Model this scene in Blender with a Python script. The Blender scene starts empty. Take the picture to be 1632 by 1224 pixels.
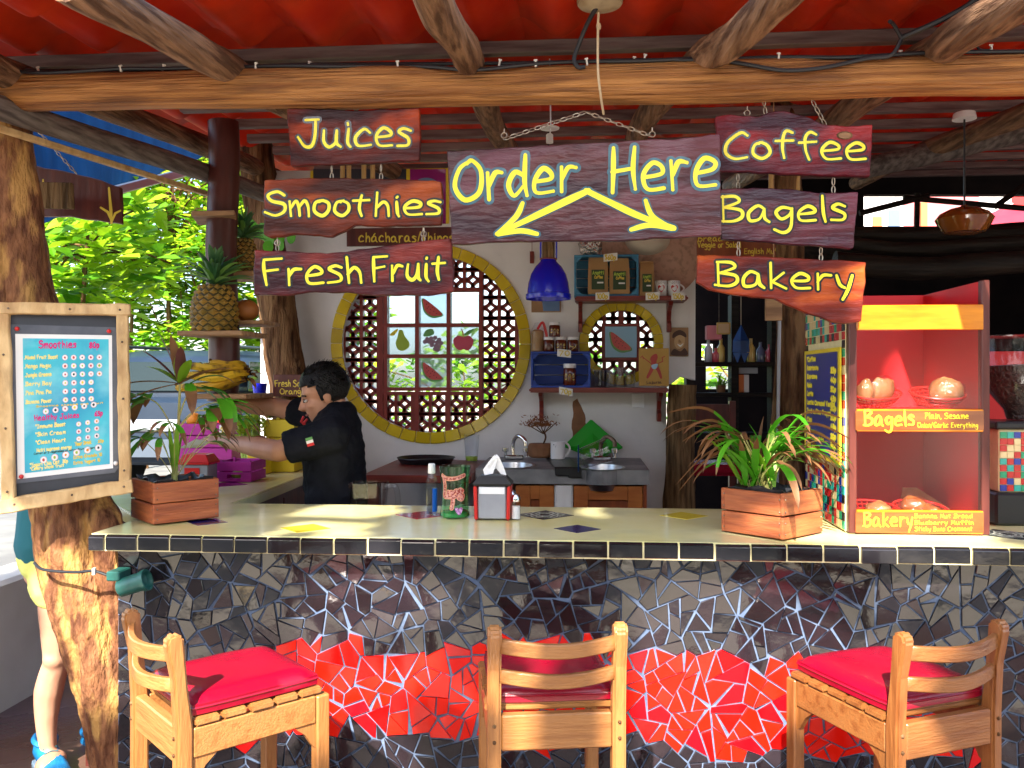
import bpy, bmesh, math, random
from mathutils import Vector, Matrix, noise
random.seed(7)
sc = bpy.context.scene
col = sc.collection
R = math.radians
# ---------------------------------------------------------------- camera
F_PX, HZ, TH = 1380.0, 606.0, R(4.6)          # focal length in photo pixels, horizon row, yaw to the left
CAMP = Vector((0.0, -2.75, 1.58))
cam = bpy.data.cameras.new('camera')
cam.sensor_width = 36; cam.lens = 36*F_PX/1632; cam.shift_y = -6/1632
cam.clip_start = .05; cam.clip_end = 400
camo = bpy.data.objects.new('camera', cam); col.objects.link(camo)
camo.location = CAMP; camo.rotation_euler = (R(90), 0, TH)
sc.camera = camo
# ---------------------------------------------------------------- light
SUN_EL, SUN_AZ = R(41), R(10)                 # sun behind the camera and a little to its left
SUND = Vector((-math.sin(SUN_AZ)*math.cos(SUN_EL), -math.cos(SUN_AZ)*math.cos(SUN_EL), math.sin(SUN_EL)))
w = bpy.data.worlds.new('World'); sc.world = w; w.use_nodes = True
nt = w.node_tree
sky = nt.nodes.new('ShaderNodeTexSky'); sky.sky_type = 'NISHITA'; sky.sun_disc = False
sky.sun_elevation = SUN_EL
sky.sun_rotation = math.atan2(SUND.x, SUND.y)
sky.air_density = 1.0; sky.dust_density = 2.0
nt.links.new(sky.outputs[0], nt.nodes['Background'].inputs[0])
nt.nodes['Background'].inputs[1].default_value = .15
sl = bpy.data.lights.new('sun', 'SUN'); sl.energy = 5.0; sl.angle = R(.53); sl.color = (1, .93, .82)
so = bpy.data.objects.new('sun', sl); col.objects.link(so)
so.rotation_euler = SUND.to_track_quat('Z', 'Y').to_euler()
so.location = (0, -6, 12)
vs = sc.view_settings
vs.view_transform = 'Standard'; vs.look = 'None'; vs.gamma = 1; vs.use_curve_mapping = False
vs.exposure = 1.9
# ---------------------------------------------------------------- photo pixel -> place
_r = Vector((math.cos(TH), math.sin(TH), 0)); _f = Vector((-math.sin(TH), math.cos(TH), 0))
def ray(px, py):
    return _r*((px-816)/F_PX) + _f + Vector((0, 0, (HZ-py)/F_PX))
def onY(px, py, Y):
    d = ray(px, py); return CAMP + d*((Y-CAMP.y)/d.y)
def onZ(px, py, Z):
    d = ray(px, py); return CAMP + d*((Z-CAMP.z)/d.z)
def onX(px, py, X):
    d = ray(px, py); return CAMP + d*((X-CAMP.x)/d.x)
def atd(px, py, z):
    return CAMP + ray(px, py)*z
def depth(p): return (Vector(p)-CAMP).dot(_f)
def mpp(p): return depth(p)/F_PX               # metres per photo pixel at a point
# ---------------------------------------------------------------- mesh helpers
def V(*a): return Vector(a)
class MB:
    def __init__(s, M=None): s.v = []; s.f = []; s.m = []; s.M = M; s.cm = 0
    def add(s, vs_, fs):
        o = len(s.v)
        for p in vs_:
            p = Vector(p); s.v.append(s.M @ p if s.M else p)
        for f in fs: s.f.append([i+o for i in f]); s.m.append(s.cm)
        return s
    def box(s, c, d, rot=None):
        c = Vector(c); x, y, z = d[0]/2, d[1]/2, d[2]/2
        P = [Vector((a*x, b*y, e*z)) for e in (-1, 1) for b in (-1, 1) for a in (-1, 1)]
        if rot is not None: P = [rot @ p for p in P]
        return s.add([p+c for p in P], [(0, 2, 3, 1), (4, 5, 7, 6), (0, 1, 5, 4), (2, 6, 7, 3), (0, 4, 6, 2), (1, 3, 7, 5)])
    def bb(s, a, b):
        a = Vector(a); b = Vector(b); return s.box((a+b)/2, [abs(b[i]-a[i]) for i in range(3)])
    def beam(s, a, b, w_, h, up=(0, 0, 1)):
        a = Vector(a); b = Vector(b); d = (b-a); L = d.length; d.normalize()
        u = Vector(up); sd = d.cross(u).normalized(); u = sd.cross(d)
        rot = Matrix((sd, d, u)).transposed()
        return s.box((a+b)/2, (w_, L, h), rot)
    def prism(s, poly, vec):
        n = len(poly); vec = Vector(vec); P = [Vector(p) for p in poly]
        return s.add(P+[p+vec for p in P], [list(range(n)), list(range(2*n-1, n-1, -1))]+[(i, i+n, (i+1) % n+n, (i+1) % n) for i in range(n)])
    def tube(s, pts, rad, n=8, caps=True, closed=False, flat=1.0):
        P = [Vector(p) for p in pts]; k = len(P)
        if not hasattr(rad, '__len__'): rad = [rad]*k
        vs_ = []; fs = []; up = None
        for i, p in enumerate(P):
            if closed: d = P[(i+1) % k]-P[i-1]
            else: d = P[min(i+1, k-1)]-P[max(i-1, 0)]
            if d.length < 1e-9: d = Vector((0, 0, 1))
            d.normalize()
            if up is None:
                up = Vector((0, 0, 1)) if abs(d.z) < .9 else Vector((1, 0, 0))
            a = d.cross(up)
            if a.length < 1e-4: a = d.orthogonal()
            a.normalize(); up = a.cross(d).normalized()
            for j in range(n):
                t = 2*math.pi*j/n
                vs_.append(p+(a*math.cos(t)+up*math.sin(t)*flat)*rad[i])
        m = k if closed else k-1
        for i in range(m):
            q = (i+1) % k
            for j in range(n):
                fs.append((i*n+j, i*n+(j+1) % n, q*n+(j+1) % n, q*n+j))
        if caps and not closed:
            fs.append(list(range(n-1, -1, -1))); fs.append([(k-1)*n+j for j in range(n)])
        return s.add(vs_, fs)
    def lathe(s, prof, c=(0, 0, 0), n=20, rot=None, cap=True, sx=1, sy=1):
        c = Vector(c); vs_ = []; fs = []; k = len(prof)
        for r, z in prof:
            for j in range(n):
                t = 2*math.pi*j/n; p = Vector((r*math.cos(t)*sx, r*math.sin(t)*sy, z))
                vs_.append((rot @ p if rot is not None else p)+c)
        for i in range(k-1):
            for j in range(n):
                fs.append((i*n+j, i*n+(j+1) % n, (i+1)*n+(j+1) % n, (i+1)*n+j))
        if cap:
            fs.append(list(range(n-1, -1, -1))); fs.append([(k-1)*n+j for j in range(n)])
        return s.add(vs_, fs)
    def ball(s, c, r, n=12, m=8, rot=None):
        if not hasattr(r, '__len__'): r = (r, r, r)
        c = Vector(c); vs_ = []; fs = []
        for i in range(1, m):
            a = math.pi*i/m
            for j in range(n):
                t = 2*math.pi*j/n
                p = Vector((r[0]*math.sin(a)*math.cos(t), r[1]*math.sin(a)*math.sin(t), r[2]*math.cos(a)))
                vs_.append((rot @ p if rot is not None else p)+c)
        top = len(vs_)
        for e in (1, -1):
            p = Vector((0, 0, r[2]*e)); vs_.append((rot @ p if rot is not None else p)+c)
        for i in range(m-2):
            for j in range(n):
                fs.append((i*n+j, (i+1)*n+j, (i+1)*n+(j+1) % n, i*n+(j+1) % n))
        for j in range(n):
            fs.append((top, j, (j+1) % n)); fs.append((top+1, (m-2)*n+(j+1) % n, (m-2)*n+j))
        return s.add(vs_, fs)
    def build(s, name, mat, parent=None, smooth=False, bevel=0, seg=1, angle=.7, local=False, origin=None):
        me = bpy.data.meshes.new(name)
        vv = s.v
        o = bpy.data.objects.new(name, me); col.objects.link(o)
        if parent is not None:
            o.parent = parent
            if not local:
                Mw = Matrix.Identity(4); q = parent
                while q is not None: Mw = q.matrix_basis @ Mw; q = q.parent
                Mi = Mw.inverted(); vv = [Mi @ p for p in vv]
        elif not local:
            if origin is None:
                xs = [p.x for p in vv]; ys = [p.y for p in vv]; zs = [p.z for p in vv]
                origin = Vector(((min(xs)+max(xs))/2, (min(ys)+max(ys))/2, min(zs)))
            o.location = origin; vv = [p-Vector(origin) for p in vv]
        me.from_pydata([tuple(p) for p in vv], [], s.f)
        for m_ in (mat if isinstance(mat, (list, tuple)) else [mat]): me.materials.append(m_)
        if any(s.m): me.polygons.foreach_set('material_index', s.m)
        if bevel:
            bm = bmesh.new(); bm.from_mesh(me)
            bmesh.ops.recalc_face_normals(bm, faces=bm.faces)
            bmesh.ops.bevel(bm, geom=[e for e in bm.edges if len(e.link_faces) == 2 and e.calc_face_angle(0) > .5], offset=bevel, segments=seg, affect='EDGES', clamp_overlap=True)
            bm.to_mesh(me); bm.free()
        else:
            bm = bmesh.new(); bm.from_mesh(me)
            bmesh.ops.recalc_face_normals(bm, faces=bm.faces); bm.to_mesh(me); bm.free()
        if smooth:
            me.polygons.foreach_set('use_smooth', [True]*len(me.polygons))
            me.set_sharp_from_angle(angle=angle)
        me.update()
        return o
def tag(o, label=None, cat=None, group=None, kind=None):
    if label: o['label'] = label
    if cat: o['category'] = cat
    if group: o['group'] = group
    if kind: o['kind'] = kind
    return o
def thing(name, loc, label, cat, group=None, rz=0, M=None):
    o = bpy.data.objects.new(name, None); col.objects.link(o); o.empty_display_size = .05
    if M is not None: o.matrix_basis = M
    else: o.location = loc; o.rotation_euler = (0, 0, rz)
    return tag(o, label, cat, group)
def copy_tree(o, parent=None):
    c = o.copy(); col.objects.link(c); c.parent = parent
    for ch in [x for x in bpy.data.objects if x.parent == o]: copy_tree(ch, c)
    return c
def curve_pts(P, n=6, closed=False):
    P = [Vector(p) for p in P]; out = []; k = len(P)
    if k < 3: return P
    rng = range(k) if closed else range(k-1)
    for i in rng:
        if closed: a, b, c, d = P[i-1], P[i], P[(i+1) % k], P[(i+2) % k]
        else: a, b, c, d = P[max(i-1, 0)], P[i], P[i+1], P[min(i+2, k-1)]
        for j in range(n):
            t = j/n
            out.append(.5*((2*b)+(c-a)*t+(2*a-5*b+4*c-d)*t*t+(3*b-a-3*c+d)*t**3))
    if not closed: out.append(P[-1])
    return out
def lerp_list(L, n):
    out = []
    for i in range(n):
        t = i/(n-1)*(len(L)-1); k = min(int(t), len(L)-2); out.append(L[k]+(L[k+1]-L[k])*(t-k))
    return out
def jitpoly(pts, step, amp, seed=0):
    """closed polygon in 2D resampled with a rough, hand-sawn edge"""
    out = []; n = len(pts)
    for i in range(n):
        a = Vector(pts[i]); b = Vector(pts[(i+1) % n]); L = (b-a).length; k = max(1, int(L/step))
        nr = Vector((-(b-a).y, (b-a).x)).normalized()
        for j in range(k):
            p = a+(b-a)*(j/k)
            if j: p += nr*amp*noise.noise(Vector((p.x/step*.45, p.y/step*.45, seed)))
            out.append(p)
    return out
def filled(name, outer, holes, thick, mat, to3d, parent=None):
    """2D outline with holes -> slab mesh; to3d maps (u, v, w) to place"""
    cu = bpy.data.curves.new(name, 'CURVE'); cu.dimensions = '2D'; cu.fill_mode = 'BOTH'; cu.extrude = thick/2
    for loop in [outer]+holes:
        sp = cu.splines.new('POLY'); sp.points.add(len(loop)-1); sp.use_cyclic_u = True
        for q, p in zip(sp.points, loop): q.co = (p[0], p[1], 0, 1)
    o = bpy.data.objects.new('tmp', cu); col.objects.link(o)
    dg = bpy.context.evaluated_depsgraph_get(); me = bpy.data.meshes.new_from_object(o.evaluated_get(dg))
    m = MB(); m.add([to3d(v.co.x, v.co.y, v.co.z) for v in me.vertices], [list(p.vertices) for p in me.polygons])
    bpy.data.objects.remove(o); bpy.data.meshes.remove(me); bpy.data.curves.remove(cu)
    return m.build(name, mat, parent)
# ---------------------------------------------------------------- materials
MATS = {}
def node(nt, t, **k):
    n = nt.nodes.new(t)
    for a, b in k.items(): setattr(n, a, b)
    return n
def mat(name, c, c2=None, rough=.5, scale=6, stretch=(1, 1, 1), detail=4, lo=.35, hi=.65, bump=0, bscale=None, bdist=.01,
        metal=0, coat=0, crough=.1, spec=.5, rand=0, hrand=0, c3=None, s3=30, a3=.5, w3=.18, st3=None, d3=6, rvar=0, coord='Object', trans=0, alpha=1, ior=1.5, sheen=0, emit=0):
    m = bpy.data.materials.new(name); m.use_nodes = True; nt = m.node_tree
    bs = nt.nodes['Principled BSDF']; L = nt.links.new
    tc = node(nt, 'ShaderNodeTexCoord'); mp = node(nt, 'ShaderNodeMapping')
    L(tc.outputs[coord], mp.inputs['Vector'])
    mp.inputs['Scale'].default_value = stretch
    oi = node(nt, 'ShaderNodeObjectInfo')
    if rand or hrand:
        vm = node(nt, 'ShaderNodeVectorMath', operation='SCALE'); L(oi.outputs['Random'], vm.inputs['Scale']); vm.inputs[0].default_value = (13, 17, 19)
        L(vm.outputs[0], mp.inputs['Location'])
    nz = node(nt, 'ShaderNodeTexNoise'); L(mp.outputs[0], nz.inputs['Vector'])
    nz.inputs['Scale'].default_value = scale; nz.inputs['Detail'].default_value = detail
    src = None
    if c2 is not None:
        cr = node(nt, 'ShaderNodeValToRGB'); L(nz.outputs['Fac'], cr.inputs[0])
        cr.color_ramp.elements[0].position = lo; cr.color_ramp.elements[1].position = hi
        cr.color_ramp.elements[0].color = (*c, 1); cr.color_ramp.elements[1].color = (*c2, 1)
        src = cr.outputs[0]
    if c3 is not None:
        n3 = node(nt, 'ShaderNodeTexNoise'); n3.inputs['Scale'].default_value = s3; n3.inputs['Detail'].default_value = d3
        if st3 is None: L(mp.outputs[0], n3.inputs['Vector'])
        else:
            m3 = node(nt, 'ShaderNodeMapping'); L(tc.outputs[coord], m3.inputs['Vector']); m3.inputs['Scale'].default_value = st3; L(m3.outputs[0], n3.inputs['Vector'])
        mr = node(nt, 'ShaderNodeMapRange'); L(n3.outputs['Fac'], mr.inputs[0]); mr.inputs[1].default_value = .5; mr.inputs[2].default_value = .5+w3; mr.inputs[4].default_value = a3
        mx = node(nt, 'ShaderNodeMix', data_type='RGBA'); L(mr.outputs[0], mx.inputs[0])
        if src: L(src, mx.inputs[6])
        else: mx.inputs[6].default_value = (*c, 1)
        mx.inputs[7].default_value = (*c3, 1); src = mx.outputs[2]
    if rand or hrand:
        hs = node(nt, 'ShaderNodeHueSaturation')
        mr = node(nt, 'ShaderNodeMapRange'); L(oi.outputs['Random'], mr.inputs[0]); mr.inputs[3].default_value = 1-rand; mr.inputs[4].default_value = 1+rand
        L(mr.outputs[0], hs.inputs['Value'])
        if hrand:
            ml = node(nt, 'ShaderNodeMath', operation='MULTIPLY'); L(oi.outputs['Random'], ml.inputs[0]); ml.inputs[1].default_value = 7.31
            fr = node(nt, 'ShaderNodeMath', operation='FRACT'); L(ml.outputs[0], fr.inputs[0])
            mh = node(nt, 'ShaderNodeMapRange'); L(fr.outputs[0], mh.inputs[0]); mh.inputs[3].default_value = .5-hrand; mh.inputs[4].default_value = .5+hrand
            L(mh.outputs[0], hs.inputs['Hue'])
        if src: L(src, hs.inputs['Color'])
        else: hs.inputs['Color'].default_value = (*c, 1)
        src = hs.outputs[0]
    if src: L(src, bs.inputs['Base Color'])
    else: bs.inputs['Base Color'].default_value = (*c, 1)
    bs.inputs['Roughness'].default_value = rough
    if rvar:
        mr = node(nt, 'ShaderNodeMapRange'); L(nz.outputs['Fac'], mr.inputs[0]); mr.inputs[1].default_value = .3; mr.inputs[2].default_value = .7
        mr.inputs[3].default_value = max(0, rough-rvar); mr.inputs[4].default_value = min(1, rough+rvar); L(mr.outputs[0], bs.inputs['Roughness'])
    bs.inputs['Metallic'].default_value = metal
    bs.inputs['Coat Weight'].default_value = coat; bs.inputs['Coat Roughness'].default_value = crough
    bs.inputs['Specular IOR Level'].default_value = spec
    bs.inputs['Sheen Weight'].default_value = sheen
    if emit:
        bs.inputs['Emission Strength'].default_value = emit; bs.inputs['Emission Color'].default_value = (*c, 1)
    if bump:
        bz = node(nt, 'ShaderNodeTexNoise'); L(mp.outputs[0], bz.inputs['Vector']); bz.inputs['Scale'].default_value = bscale or scale*2; bz.inputs['Detail'].default_value = 6
        bp = node(nt, 'ShaderNodeBump'); bp.inputs['Strength'].default_value = bump; bp.inputs['Distance'].default_value = bdist
        L(bz.outputs['Fac'], bp.inputs['Height']); L(bp.outputs[0], bs.inputs['Normal'])
        if coat: L(bp.outputs[0], bs.inputs['Coat Normal'])
    if trans:                                     # light shining through a thin leaf, sheet or cloth
        tr = node(nt, 'ShaderNodeBsdfTranslucent'); ms = node(nt, 'ShaderNodeMixShader'); ms.inputs[0].default_value = trans
        if src: L(src, tr.inputs[0])
        else: tr.inputs[0].default_value = (*c, 1)
        L(bs.outputs[0], ms.inputs[1]); L(tr.outputs[0], ms.inputs[2])
        L(ms.outputs[0], nt.nodes['Material Output'].inputs[0])
    MATS[name] = m
    return m
def glass(name, tint=(1, 1, 1), clear=.85, rough=.03, bump=0, bscale=20, fres=1.45):
    """thin clear pane: fresnel-weighted reflection over a tinted see-through"""
    m = bpy.data.materials.new(name); m.use_nodes = True; nt = m.node_tree; nt.nodes.remove(nt.nodes['Principled BSDF']); L = nt.links.new
    g = node(nt, 'ShaderNodeBsdfGlossy'); g.inputs['Roughness'].default_value = rough
    t = node(nt, 'ShaderNodeBsdfTransparent'); t.inputs[0].default_value = (*[x*clear for x in tint], 1)
    lw = node(nt, 'ShaderNodeLayerWeight'); lw.inputs[0].default_value = .5
    pw = node(nt, 'ShaderNodeMath', operation='POWER'); L(lw.outputs['Facing'], pw.inputs[0]); pw.inputs[1].default_value = 3.0
    fr = node(nt, 'ShaderNodeMath', operation='MULTIPLY_ADD'); L(pw.outputs[0], fr.inputs[0]); fr.inputs[1].default_value = .55; fr.inputs[2].default_value = ((fres-1)/(fres+1))**2
    ms = node(nt, 'ShaderNodeMixShader'); L(fr.outputs[0], ms.inputs[0]); L(t.outputs[0], ms.inputs[1]); L(g.outputs[0], ms.inputs[2])
    if bump:
        tc = node(nt, 'ShaderNodeTexCoord'); bz = node(nt, 'ShaderNodeTexNoise'); L(tc.outputs['Object'], bz.inputs['Vector']); bz.inputs['Scale'].default_value = bscale
        bp = node(nt, 'ShaderNodeBump'); bp.inputs['Strength'].default_value = bump; bp.inputs['Distance'].default_value = .01
        L(bz.outputs['Fac'], bp.inputs['Height']); L(bp.outputs[0], g.inputs['Normal']); L(bp.outputs[0], lw.inputs['Normal'])
    L(ms.outputs[0], nt.nodes['Material Output'].inputs[0])
    MATS[name] = m; return m
# wood
mat('log', (.24, .085, .02), (.52, .23, .065), rough=.5, scale=6, detail=10, stretch=(.3, 9, 9), bump=.9, bscale=14, bdist=.02, c3=(.1, .035, .012), s3=7, a3=.6, w3=.14, st3=(.5, 7, 7), d3=10, coat=.12, crough=.35, spec=.3)
mat('rafter', (.13, .065, .035), (.32, .18, .1), rough=.65, scale=7, detail=10, stretch=(7, .5, 7), bump=.9, bscale=14, bdist=.02, rand=.15, c3=(.06, .028, .016), s3=7, a3=.8, w3=.12, st3=(6, .6, 6), d3=10, spec=.2)
mat('purlin', (.1, .06, .06), (.2, .15, .14), rough=.65, scale=8, stretch=(.6, 6, 6), bump=.3, rand=.2)
mat('bark', (.1, .034, .015), (.28, .12, .05), rough=.75, scale=16, stretch=(2, 2, .7), detail=12, bump=1, bscale=24, bdist=.03, c3=(.5, .27, .08), s3=9, a3=.85, w3=.1, st3=(1.5, 1.5, .5), d3=10, spec=.25)
mat('bark_dark', (.04, .018, .009), (.17, .085, .038), rough=.85, scale=9, detail=10, stretch=(4, 4, .5), bump=1, bscale=16, bdist=.03, c3=(.26, .15, .07), s3=5, a3=.7, w3=.08, st3=(3.5, 3.5, .6), d3=10, spec=.15)
mat('bark_tan', (.07, .04, .018), (.26, .16, .075), rough=.85, scale=10, detail=10, stretch=(4, 4, .45), bump=1, bscale=16, bdist=.03, spec=.15)
mat('oldlog', (.06, .045, .04), (.2, .165, .145), rough=.7, scale=8, stretch=(6, .5, 6), bump=.7, bscale=14)
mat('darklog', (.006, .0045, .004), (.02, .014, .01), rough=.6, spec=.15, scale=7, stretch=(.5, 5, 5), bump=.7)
mat('stool', (.3, .115, .03), (.47, .21, .062), rough=.38, scale=7, stretch=(6, 6, .7), detail=9, w3=.1, bump=.25, bscale=30, c3=(.22, .08, .025), s3=7, a3=.4, coat=.25, crough=.25)
mat('stool_h', (.3, .115, .03), (.47, .21, .062), rough=.38, scale=7, stretch=(.7, 6, 6), detail=9, w3=.1, bump=.25, bscale=30, c3=(.22, .08, .025), s3=7, a3=.4, coat=.25, crough=.25, rand=.12)
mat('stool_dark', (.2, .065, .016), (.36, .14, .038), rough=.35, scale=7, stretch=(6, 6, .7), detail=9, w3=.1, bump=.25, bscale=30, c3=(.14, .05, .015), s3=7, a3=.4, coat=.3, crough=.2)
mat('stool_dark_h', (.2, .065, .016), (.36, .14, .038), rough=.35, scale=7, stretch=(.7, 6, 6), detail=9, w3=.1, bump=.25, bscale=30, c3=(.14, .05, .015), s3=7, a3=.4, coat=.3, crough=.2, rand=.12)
mat('frame_wood', (.5, .3, .12), (.72, .5, .24), rough=.6, scale=6, stretch=(3, 3, 1.2), bump=.5, bscale=16, c3=(.28, .15, .06), s3=8, a3=.5, rand=.08)
mat('crate_wood', (.28, .06, .018), (.48, .135, .042), rough=.55, scale=7, stretch=(.8, .8, 7), bump=.3, bscale=22, c3=(.16, .045, .02), s3=9, a3=.4, rand=.12)
mat('shelf_wood', (.2, .1, .045), (.42, .24, .11), rough=.65, scale=6, stretch=(.8, 5, 5), bump=.4)
mat('redbrown_paint', (.05, .012, .01), (.1, .025, .018), rough=.4, scale=5, stretch=(3, 3, .7), bump=.25)
mat('maroon', (.07, .015, .013), (.12, .028, .02), rough=.35, scale=7, stretch=(4, 4, .6), bump=.15)
mat('orange_wood', (.5, .14, .008), (.68, .24, .014), rough=.25, scale=7, stretch=(.7, 5, 5), coat=.5, crough=.08, c3=(.4, .12, .02), s3=5, a3=.35)
mat('label_wood', (.17, .045, .012), (.28, .085, .022), rough=.25, scale=7, stretch=(.7, 5, 5), coat=.5, crough=.06)
mat('shelf_red', (.14, .016, .012), (.22, .03, .018), rough=.4, scale=7, stretch=(.6, 5, 5), bump=.1)
mat('cab_orange', (.3, .08, .015), (.46, .15, .03), rough=.35, scale=6, stretch=(.8, 4, 4), coat=.2)
mat('cab_panel', (.17, .035, .01), (.26, .06, .015), rough=.35, scale=6, stretch=(4, 4, .8), coat=.2)
mat('bamboo', (.42, .26, .09), (.6, .4, .17), rough=.45, scale=4, stretch=(1, 1, .5))
# lacquered boards
for i, (a, b, c3, ct) in enumerate([((.025, .004, .006), (.16, .016, .008), (.46, .06, .012), .15), ((.04, .008, .006), (.22, .035, .012), (.42, .09, .02), .12), ((.028, .006, .012), (.13, .016, .018), (.24, .035, .025), .2),
                               ((.035, .011, .02), (.11, .026, .028), (.14, .05, .07), .6), ((.04, .005, .014), (.2, .012, .018), (.4, .03, .03), .25), ((.035, .008, .02), (.14, .022, .03), (.15, .04, .07), .55), ((.06, .008, .01), (.3, .035, .01), (.52, .11, .018), .15)]):
    mat('board%d' % i, a, b, rough=.4, spec=.15, scale=2.6, stretch=(1, 1, 3.2), c3=c3, s3=2.4, a3=.95, w3=.12, bump=.5, bscale=14, bdist=.012, coat=ct, crough=.08, lo=.38, hi=.6)
mat('yellow_paint', (.98, .78, .02), (1, .86, .04), rough=.35, scale=12, coat=.1)
mat('yellow_dim', (.7, .52, .05), rough=.5)
mat('black_paint', (.018, .02, .024), rough=.25, coat=.4)
mat('blue_paint', (.03, .085, .13), (.05, .15, .2), rough=.25, coat=.4, scale=20)
# metals, plastics
mat('iron', (.12, .09, .07), (.3, .22, .16), rough=.5, metal=.8, scale=40)
mat('chain', (.28, .22, .17), (.45, .38, .3), rough=.4, metal=.8, scale=60)
mat('steel', (.5, .5, .5), rough=.28, metal=1, bump=.05)
mat('chrome', (.75, .75, .75), rough=.08, metal=1)
mat('cable', (.012, .013, .016), rough=.45)
mat('clip', (.8, .76, .66), rough=.4)
mat('cord', (.55, .42, .26), rough=.6)
mat('fixture', (.32, .24, .13), (.55, .46, .3), rough=.55, scale=14, c3=(.15, .1, .05), s3=14, a3=.6)
mat('green_metal', (.012, .09, .075), (.018, .12, .1), rough=.4, scale=30, spec=.6)
mat('black_plastic', (.012, .013, .016), rough=.35)
mat('grey_plastic', (.25, .26, .3), (.33, .34, .38), rough=.35, scale=6)
mat('white_plastic', (.8, .8, .8), rough=.35)
mat('red_plastic', (.6, .012, .012), rough=.3, spec=.6)
mat('red_basket', (.6, .02, .012), rough=.3)
mat('blue_lamp', (.006, .012, .5), rough=.25, coat=.3)
mat('white_cloth', (.8, .8, .82), rough=.8)
mat('paper', (.8, .8, .78), (.74, .74, .72), rough=.7, scale=3)
mat('dark_bag', (.015, .016, .018), (.03, .03, .034), rough=.3, scale=9, bump=.6, bscale=18, bdist=.02)
mat('soil', (.03, .02, .012), (.09, .06, .035), rough=.95, scale=60, bump=.8)
# masonry, ground
mat('plaster', (.66, .64, .62), (.76, .75, .73), rough=.85, scale=2.2, bump=.3, bscale=24, bdist=.008, c3=(.48, .47, .47), s3=3.1, a3=.35)
mat('plaster_out', (.58, .55, .5), (.72, .7, .66), rough=.9, scale=2, bump=.4, bscale=12)
mat('countertop', (.74, .66, .26), (.84, .78, .44), rough=.2, scale=2.6, detail=6, c3=(.56, .54, .3), s3=5, a3=.45, bump=.04, bscale=9, coat=.1, crough=.05)
mat('concrete', (.13, .13, .14), (.26, .26, .26), rough=.5, scale=7, detail=7, bump=.3, bscale=30)
mat('grout', (.08, .12, .21), (.13, .175, .27), rough=.85, scale=30, bump=.5, bscale=60)
mat('cream_grout', (.8, .72, .42), (.72, .64, .36), rough=.7, scale=30)
mat('tile_black', (.008, .008, .01), (.016, .015, .018), rough=.08, scale=4, bump=.12, bscale=9, bdist=.01, rand=.3, spec=.6)
mat('shard_dark', (.01, .008, .01), (.022, .015, .018), rough=.07, scale=3, bump=.16, bscale=11, bdist=.01, rand=.35, hrand=.05, spec=.95)
mat('shard_red', (.58, .004, .003), (.68, .006, .003), rough=.12, scale=3, bump=.1, bscale=11, bdist=.01, rand=.15, hrand=.002, spec=.35)
mat('tile_yellow', (.52, .36, .012), (.64, .47, .025), rough=.14, scale=5, bump=.2, bscale=14, rand=.12, c3=(.4, .26, .02), s3=8, a3=.4)
mat('inlay_yellow', (.75, .6, .06), (.66, .52, .04), rough=.12, scale=5)
mat('inlay_blue', (.008, .008, .1), rough=.1)
mat('inlay_red', (.5, .03, .04), (.34, .02, .03), rough=.12, scale=9)
mat('inlay_magenta', (.26, .02, .16), rough=.15)
mat('inlay_white', (.6, .62, .52), rough=.15)
mat('floor', (.1, .045, .032), (.15, .08, .06), rough=.28, scale=1.6, detail=6, c3=(.1, .07, .1), s3=1.2, a3=.8, bump=.1, bscale=30, rvar=.12)
mat('sand', (.4, .35, .27), (.52, .46, .37), rough=.95, scale=1.2, detail=8, bump=.5, bscale=30, bdist=.02)
mat('road', (.13, .13, .13), (.2, .2, .19), rough=.9, scale=3, detail=8, bump=.3, bscale=60)
mat('roof_tile', (.46, .02, .004), (.62, .05, .008), rough=.5, scale=3, bump=.1, bscale=20, trans=.2, rand=.08, c3=(.2, .01, .006), s3=3, a3=.7, spec=.2)
mat('lattice', (.17, .012, .008), (.23, .02, .012), rough=.45, scale=8)
# textiles
mat('cushion', (.24, .001, .014), (.3, .002, .02), rough=.26, scale=4, bump=.1, bscale=30, spec=.6)
mat('shirt', (.006, .007, .011), (.011, .012, .018), rough=.85, scale=9, bump=.6, bscale=11, bdist=.03, spec=.12)
mat('trousers', (.008, .008, .01), rough=.9, spec=.1)
mat('red_trim', (.45, .01, .012), rough=.55)
mat('skin', (.44, .2, .11), (.5, .245, .145), rough=.5, scale=14, bump=.08, bscale=60)
mat('skin_fair', (.5, .25, .155), (.56, .29, .185), rough=.5, scale=14, bump=.06, bscale=60)
mat('hair', (.003, .003, .004), (.008, .007, .008), rough=.4, spec=.25, scale=30, stretch=(1, 6, 2), bump=.8, bscale=70, bdist=.01)
mat('eye_white', (.7, .68, .64), rough=.3)
mat('lip', (.3, .085, .065), rough=.45)
mat('shorts', (.72, .75, .2), rough=.85, bump=.3, bscale=12)
mat('teal_cloth', (.01, .12, .15), rough=.85, bump=.3, bscale=12)
mat('shoe', (.003, .13, .34), (.005, .18, .42), rough=.6, scale=30, bump=.3, bscale=80)
mat('shoe_sole', (.35, .5, .62), rough=.7)
mat('tarp', (.002, .028, .1), (.004, .045, .15), rough=.7, spec=.1, scale=2, stretch=(1, 4, 1), bump=.3, bscale=4, bdist=.03, trans=.25)
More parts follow.
